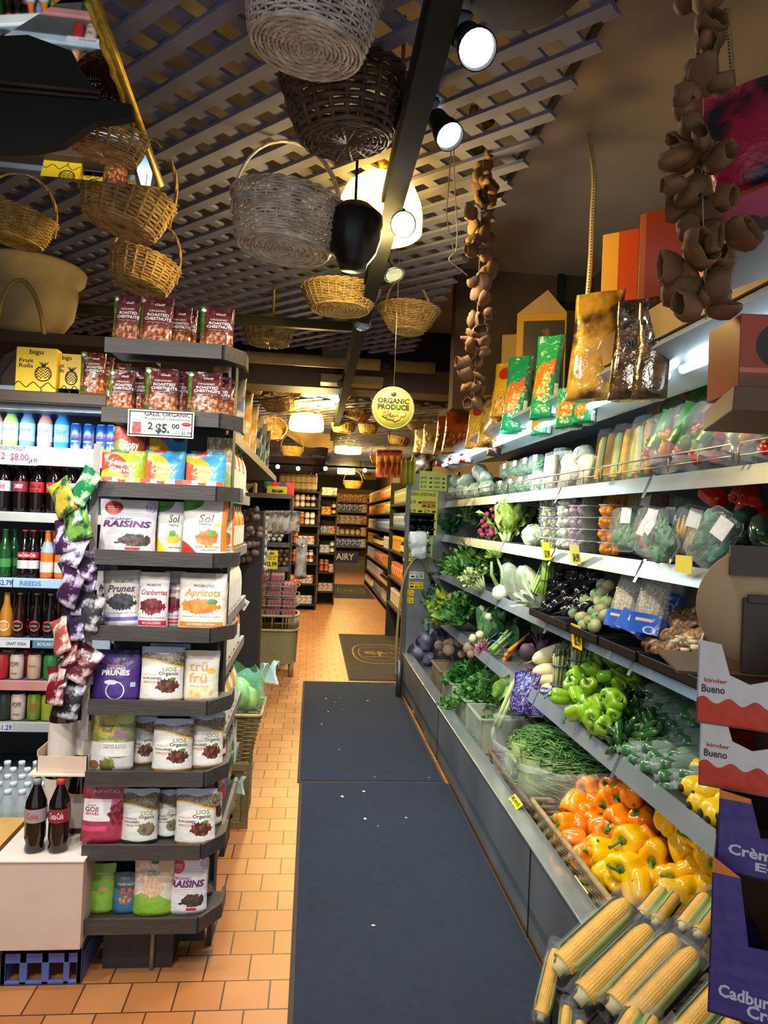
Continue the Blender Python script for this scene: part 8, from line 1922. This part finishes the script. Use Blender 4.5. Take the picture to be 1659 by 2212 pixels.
for z in (.7, .8, .89): MB().tube([chest(i/40, 1)[:2] + (z,) for i in range(40)], .006, 5, True).build('wire_hoop', mat('7c8468', rough=.5), t)
def punnet():
    t = thing('tomato_punnet', 'x', 'tomato punnet'); R = random.Random(3); mb = MB()
    for i in range(4):
        for j in range(3):
            for k in range(2): mb.lathe([(.004, -.014), (.013, -.006), (.014, .004), (.008, .013), (.001, .014)], 8, ((i-1.5)*.03, (j-1)*.03, .017 + .026*k))
    mb.build('grape_tomatoes', mat('b02a22', rough=.2, var=.2, scale=30, coat=.4), t)
    MB().box(-.065, .065, -.05, .05, 0, .068).build('clear_box', mat('dce4e4', rough=.08, alpha=.12, var=0), t, smooth=False, bevel=.006); return t
KPU = Kind(punnet())
for lv_ in range(5):
    for r_ in range(2):
        for c in range(3 if lv_ < 4 else 2):
            KPU.put((-.5 + .15*c + .01*(lv_ % 2) + (.0 if lv_ < 4 else .03), 7.2 + .2*r_, .6 + .085*lv_ ), (0, 0, .05*((lv_*7 + c) % 3 - 1)), f'red grape tomato box, {nth(c, 3)} of the {"front" if not r_ else "back"} row, layer {lv_ + 1} up'.replace('layer 1 up', 'the lowest layer').replace('layer 2 up', 'the second layer').replace('layer 3 up', 'the third layer').replace('layer 4 up', 'the fourth layer').replace('layer 5 up', 'the top layer'), 1.05, 'tomato boxes stacked on the wicker chest')
# produce stand behind the chest: shelves with garlic, potatoes, hanging packets
t = thing('produce_stand', 'dark stand with shelves of netted potatoes and garlic above the tomatoes', 'shelf unit', (-.95, 7.8, 0))
for z in (1.02, 1.28, 1.52, 1.8): bx('shelf_board', wood_d, 0, .72, 0, .5, z-.02, z, t); bx('shelf_lip', mat('6a6460', rough=.5), 0, .72, -.02, 0, z-.03, z+.02, t)
for x in (0, .7): bx('upright', wood_d, x, x+.03, 0, .5, 0, 1.8, t)
bx('back_panel', mat('25211f', rough=.8), 0, .73, .5, .52, 0, 1.8, t)
ball = lambda r, m, nm, n=10: MB().lathe([(r*math.sin(PI*i/7)+.001, -r*math.cos(PI*i/7)) for i in range(8)], n).build(nm, m)
gar, pot = ball(.028, mat('dcd6cc', rough=.6, var=.1, rand=.1), 'garlic_bulb'), ball(.03, mat('6a5148', rough=.6, var=.3, rand=.35, scale=20), 'small_potato')
first = {}
for (src, nm, lab, cat, grp, z, n, rows_) in ((gar, 'garlic_bulb', 'white garlic bulb piled on the stand above the tomatoes', 'garlic', 'garlic bulbs on the stand', 1.3, 10, 3), (pot, 'small_potato', 'small brown and purple potato heaped on the stand', 'potato', 'small potatoes on the stand', 1.04, 11, 4)):
    for i in range(n):
        for j in range(rows_):
            o = src if nm not in first else src.copy()
            if nm in first: COL.objects.link(o)
            first[nm] = 1; o.location = (-.9 + i*.062 + .02*(j % 2), 7.82, z + .03 + j*.045); tag(o, lab, cat, grp)
kb_ = None
for j in range(26):
    o = pot.copy(); COL.objects.link(o); o.location = P(524 + 11*(j % 4) + rnd.uniform(-5, 5), 1105 + 17*(j//4) + rnd.uniform(-6, 6), Y=5.98) - Vector((0, rnd.uniform(0, .05), 0)) ; tag(o, 'small purple potato in the tilted heap left of the hanging packets', 'potato', 'purple potatoes beside the side shelf')
tag(bx('potato_rack', mat('2c2826', rough=.8), -.62, -.4, 6.04, 6.3, 0, 1.62), 'dark rack backing the heap of small purple potatoes', 'rack')
for j in range(7):
    c = ['c8c4b8', '9c948c', 'c4b8a4', '8c8478'][j % 4]
    t = pouch(.13, .22, .04, mat(c, rough=.25, var=.3, col2='5a5248', c2scale=12, alpha=.95), 'dusty grey packet hanging on the stand above the garlic, ' + nth(j, 7), (), 'packet', 'hanging_packet', wave=.006); t.location = P(585 + j*8, 1150 + 4*(j % 2), Y=7.4); t['group'] = 'grey packets hanging on the stand'
for j in range(6):
    t = pouch(.12, .13, .04, mat('d8d8d4', rough=.2, var=.2, col2='6a6258', c2scale=14), 'small grey packet in the hanging column, ' + nth(j, 6, 'top', 'bottom').replace('topmost', 'topmost one').replace('bottommost', 'lowest one'), (), 'packet', 'hanging_packet'); t.location = P(562 + 3*(j % 2), 1140 + 19*j, Y=6.9); t.rotation_euler = (-.3, .2*(-1)**j, 0); t['group'] = 'packets in the hanging column'
t = pouch(.12, .4, .07, mat('b8b4a0', rough=.15, var=.3, col2='3c3c34', c2scale=7, coat=.5), 'long clear bag with dark contents hanging right of the tomato stack', (), 'bag', 'hanging_bag', wave=.01); t.location = P(648, 1250, Y=7.3)
t = card('price_sign', .125, .18, 'e8d830', 'yellow organic grape tomatoes price sign above the tomato boxes', 'price sign'); text('ORGANIC GRAPE', .014, bkt, t, 0, .03, .11, -.0045, .02); text('TOMATOES', .014, bkt, t, 0, .008, .08, -.0045, .02); text('$3.99', .045, bkt, t, 0, -.045, .11, -.0045, .03)
MB().lathe([(.03, 0), (.02, .001)], 10).xf(Matrix.Translation((0, -.003, .062)) @ Matrix.Rotation(PI/2, 4, 'X') @ Matrix.Diagonal((1, .5, 1, 1))).build('tomato_picture', ink('6a6a30'), t); MB().box(-.004, .004, -.001, .003, -.28, -.09).build('sign_stick', wood_d, t, smooth=False); t.location = P(586, 1209, Y=7.1)
t = carton(.21, .1, .16, mat('d8b830', rough=.5), 'open yellow display box on top of the produce stand', [('BRAMI', .05, .5, .34, .55, '221e1a', .03)], 'box', 'display_box'); t.location = P(597, 1067, Y=7.9); t.location.z = 1.8
for j in range(4): o = pouch(.1, .16, .04, mat(['2c5c44', '8c2c34', '3c3c60', 'b03c34'][j], rough=.3), 'snack packet standing in or behind the yellow display box, ' + nth(j, 4), (), 'packet', 'snack_packet'); o.location = P(578 + 16*j, 1062, Y=8.05); o.location.z = 1.8; o['group'] = 'packets at the yellow display box'

# jar and tin kinds for the far shelves
def jar(c, lc, lid, r=.04, h=.11):
    t = thing('jar', 'x', 'jar'); MB().lathe([(.001, 0), (r, .004), (r, h*.8), (r*.8, h*.9), (r*.8, h*.92)], 14).build('jar_body', mat(c, rough=.2, var=.1), t)
    MB().lathe([(r*1.01, h*.2), (r*1.01, h*.68)], 14, cap=False).build('paper_label', mat(lc, rough=.5, var=.2, scale=40), t); MB().lathe([(r*.85, h*.9), (r*.85, h), (.001, h)], 14, cap=False).build('jar_lid', mat(lid, rough=.3), t); return t
def sbox(c, c2, w=.09, h=.14): return carton(w, h, .05, mat(c, rough=.5, var=.1, col2=c2, c2scale=22, c2lo=.5, c2hi=.56), 'x', (), 'packet', 'food_packet')
FK = {'j_or': Kind(jar('a84c1c', 'd8703c', 'd8c8a0')), 'j_wh': Kind(jar('c8b890', 'ece4d4', 'c83c2c')), 'j_dk': Kind(jar('3a2418', 'c8b07c', '1c1c20')), 'j_rd': Kind(jar('8c2418', 'ece0d0', 'e8e0d0')), 'j_gn': Kind(jar('6c7a2c', 'e8e4cc', '3c5c2c')), 'j_bl': Kind(jar('a88c4c', 'd8c490', '20305c', .055, .19)),
      'b_rd': Kind(sbox('d8d0c0', 'b83c2c')), 'b_yl': Kind(sbox('d8a03c', '8c3c1c')), 'b_or': Kind(sbox('c8582c', 'e8d0b0')), 'b_bl': Kind(sbox('3c64a8', 'd8dce8')), 'b_wh': Kind(sbox('dcd4c4', '8c8478')), 'b_gr': Kind(sbox('6c7c6c', 'c8c4a8'))}
def far_unit(label, x0, x1, y, zs, rows_, where, along=False, sp=.1, dpt=.35, hgt=2.0, sc=1.0, light='2a2624', xr=None):
    """shelf unit with its goods; along=True faces -X (goods run along Y from y)"""
    t = thing('grocery_shelf', label, 'shelf unit', (0, 0, 0)); wm_ = mat(light, rough=.6, var=.2)
    for z in zs:
        if along: bx('shelf_board', wm_, x0, x0 + dpt, y, x1, z-.03, z, t)
        else: bx('shelf_board', wm_, x0, x1, y, y + dpt, z-.03, z, t)
    if along: bx('back_panel', wm_, x0 + dpt, x0 + dpt + .02, y, x1, 0, hgt, t); bx('end_panel', wm_, x0, x0 + dpt, x1, x1 + .02, 0, hgt, t)
    else: bx('back_panel', wm_, x0, x1, y + dpt, y + dpt + .02, 0, hgt, t); bx('side_panel', wm_, x1 - .03, x1, y + .02, y + dpt, 0, hgt, t)
    for z, keys in zip(zs, rows_):
        n = int(((x1 - y) if along else (x1 - x0 - .04))/sp); q = z
        for i in range(n):
            k = keys[(i*len(keys))//n]
            p = (x0 + .05, y + .06 + i*sp, z) if along else (x0 + .06 + i*sp, y + .06, z)
            nm = {'j': 'jar', 'b': 'packet'}[k[0]]; cn = {'or': 'orange', 'wh': 'white', 'dk': 'dark', 'rd': 'red and white', 'gn': 'green', 'bl': 'blue-topped' if k[0] == 'j' else 'blue', 'yl': 'yellow', 'gr': 'grey-green'}[k[2:]]
            lvl = ORD[len([a for a in zs if a > z])] if z != zs[0] else 'lowest'
            FK[k].put(p, (0, 0, -1.4 if along else rnd.uniform(-.1, .1)), f'{cn} {nm} on the {lvl} shelf of {where}', sc, f'{cn} {nm}s on the {lvl} shelf of {where}')
            if k[0] == 'j' and sc < 1.4 and not along:
                FK[k].put((p[0], p[1], z + .11*sc), (0, 0, 0), f'{cn} {nm} stacked second on the {lvl} shelf of {where}', sc, f'stacked {cn} {nm}s on the {lvl} shelf of {where}')
far_unit('dark end shelf of stacked jars and tins far down on the left', -.6, .12, 12.4, (.1, .45, .8, 1.12, 1.45, 1.75, 2.03), (('j_or', 'b_wh'), ('b_or', 'b_or', 'b_rd'), ('j_or', 'j_or', 'j_rd'), ('j_gn', 'j_or', 'b_rd', 'b_rd'), ('j_rd', 'j_or', 'j_wh'), ('b_yl', 'j_wh', 'j_dk'), ('j_bl', 'j_bl')), 'the jar end shelf', sp=.09)
far_unit('second end shelf beyond the jar shelf, stepped back to the right', .14, .45, 13.2, (.25, .6, .95, 1.3, 1.65, 2.0), (('b_rd', 'b_wh'), ('j_or', 'b_rd'), ('b_wh', 'j_gn'), ('b_gr', 'b_yl'), ('b_yl', 'j_dk'), ('b_wh', 'b_gr')), 'the stepped shelf', sp=.09)
far_unit('open refrigerated dairy wall at the very end of the aisle', .2, 2.0, 21.7, (.75, 1.1, 1.45, 1.8, 2.1), (('b_gr', 'b_bl', 'b_wh'), ('b_wh', 'j_wh', 'b_rd'), ('b_yl', 'b_wh', 'b_or'), ('b_bl', 'b_bl', 'b_wh'), ('b_yl', 'b_or', 'b_yl')), 'the dairy wall', sp=.16, sc=1.7, dpt=.5, hgt=2.5, light='7a5c3c')
far_unit('long grocery shelving along the right beyond the produce case', 1.32, 17.6, 11.8, (.12, .42, .75, 1.08, 1.4, 1.72, 2.0), (('b_wh', 'b_gr', 'j_wh'), ('j_dk', 'b_rd', 'b_wh'), ('b_yl', 'b_or', 'b_wh'), ('b_wh', 'j_dk', 'b_yl'), ('b_bl', 'b_bl', 'b_wh'), ('b_gr', 'b_yl', 'b_or'), ('b_or', 'b_yl')), 'the right-hand shelving', True, .24, .4, 2.1, 1.5)
far_unit('nearer grocery shelving just beyond the steel panel on the right', 1.05, 9.8, 7.2, (.5, .85, 1.2, 1.5, 1.8), (('b_gr', 'b_wh'), ('b_yl', 'b_or'), ('j_dk', 'b_yl'), ('b_bl', 'b_bl'), ('b_bl', 'b_gr')), 'the shelving beyond the steel panel', True, .2, .4, 2.1, 1.3)
t = card('dairy_sign', .95, .34, '2a3a5c', 'dark blue dairy sign at the end of the aisle', 'sign'); text('DAIRY', .2, ink('e8e4d0'), t, -.02, 0, .7, -.0045, .02); t.location = P(740, 1203, Y=21.6)
bx_ = bx('metal_plinth', mat('6a6452', rough=.4, metal=.3), .2, 2.0, 21.6, 22.2, 0, .38); tag(bx_, 'metal base below the dairy sign', 'base')
for j in range(9):
    t = pouch(.22, .3, .1, mat(['1c1a18', '2a2420', '3a3028'][j % 3], rough=.3, var=.3, scale=20, col2='8c7a54', c2scale=14, coat=.3), 'dark bag hanging left of the steel panel, ' + nth(j, 9, 'top', 'bottom').replace('topmost', 'topmost one').replace('bottommost', 'lowest one'), (), 'bag', 'hanging_bag', wave=.02); t.location = (1.02, 6.95, 1.95 - .2*j); t.rotation_euler = (0, .1*(-1)**j, -.3); t['group'] = 'dark bags hanging beside the steel panel'
far_unit('low grocery shelving on the left beyond the tomato stand', -1.6, -.75, 9.4, (.5, .9, 1.3, 1.7), (('j_or', 'b_wh'), ('b_rd', 'j_gn'), ('b_yl', 'j_wh'), ('j_bl', 'j_dk')), 'the left back shelving', sp=.11)
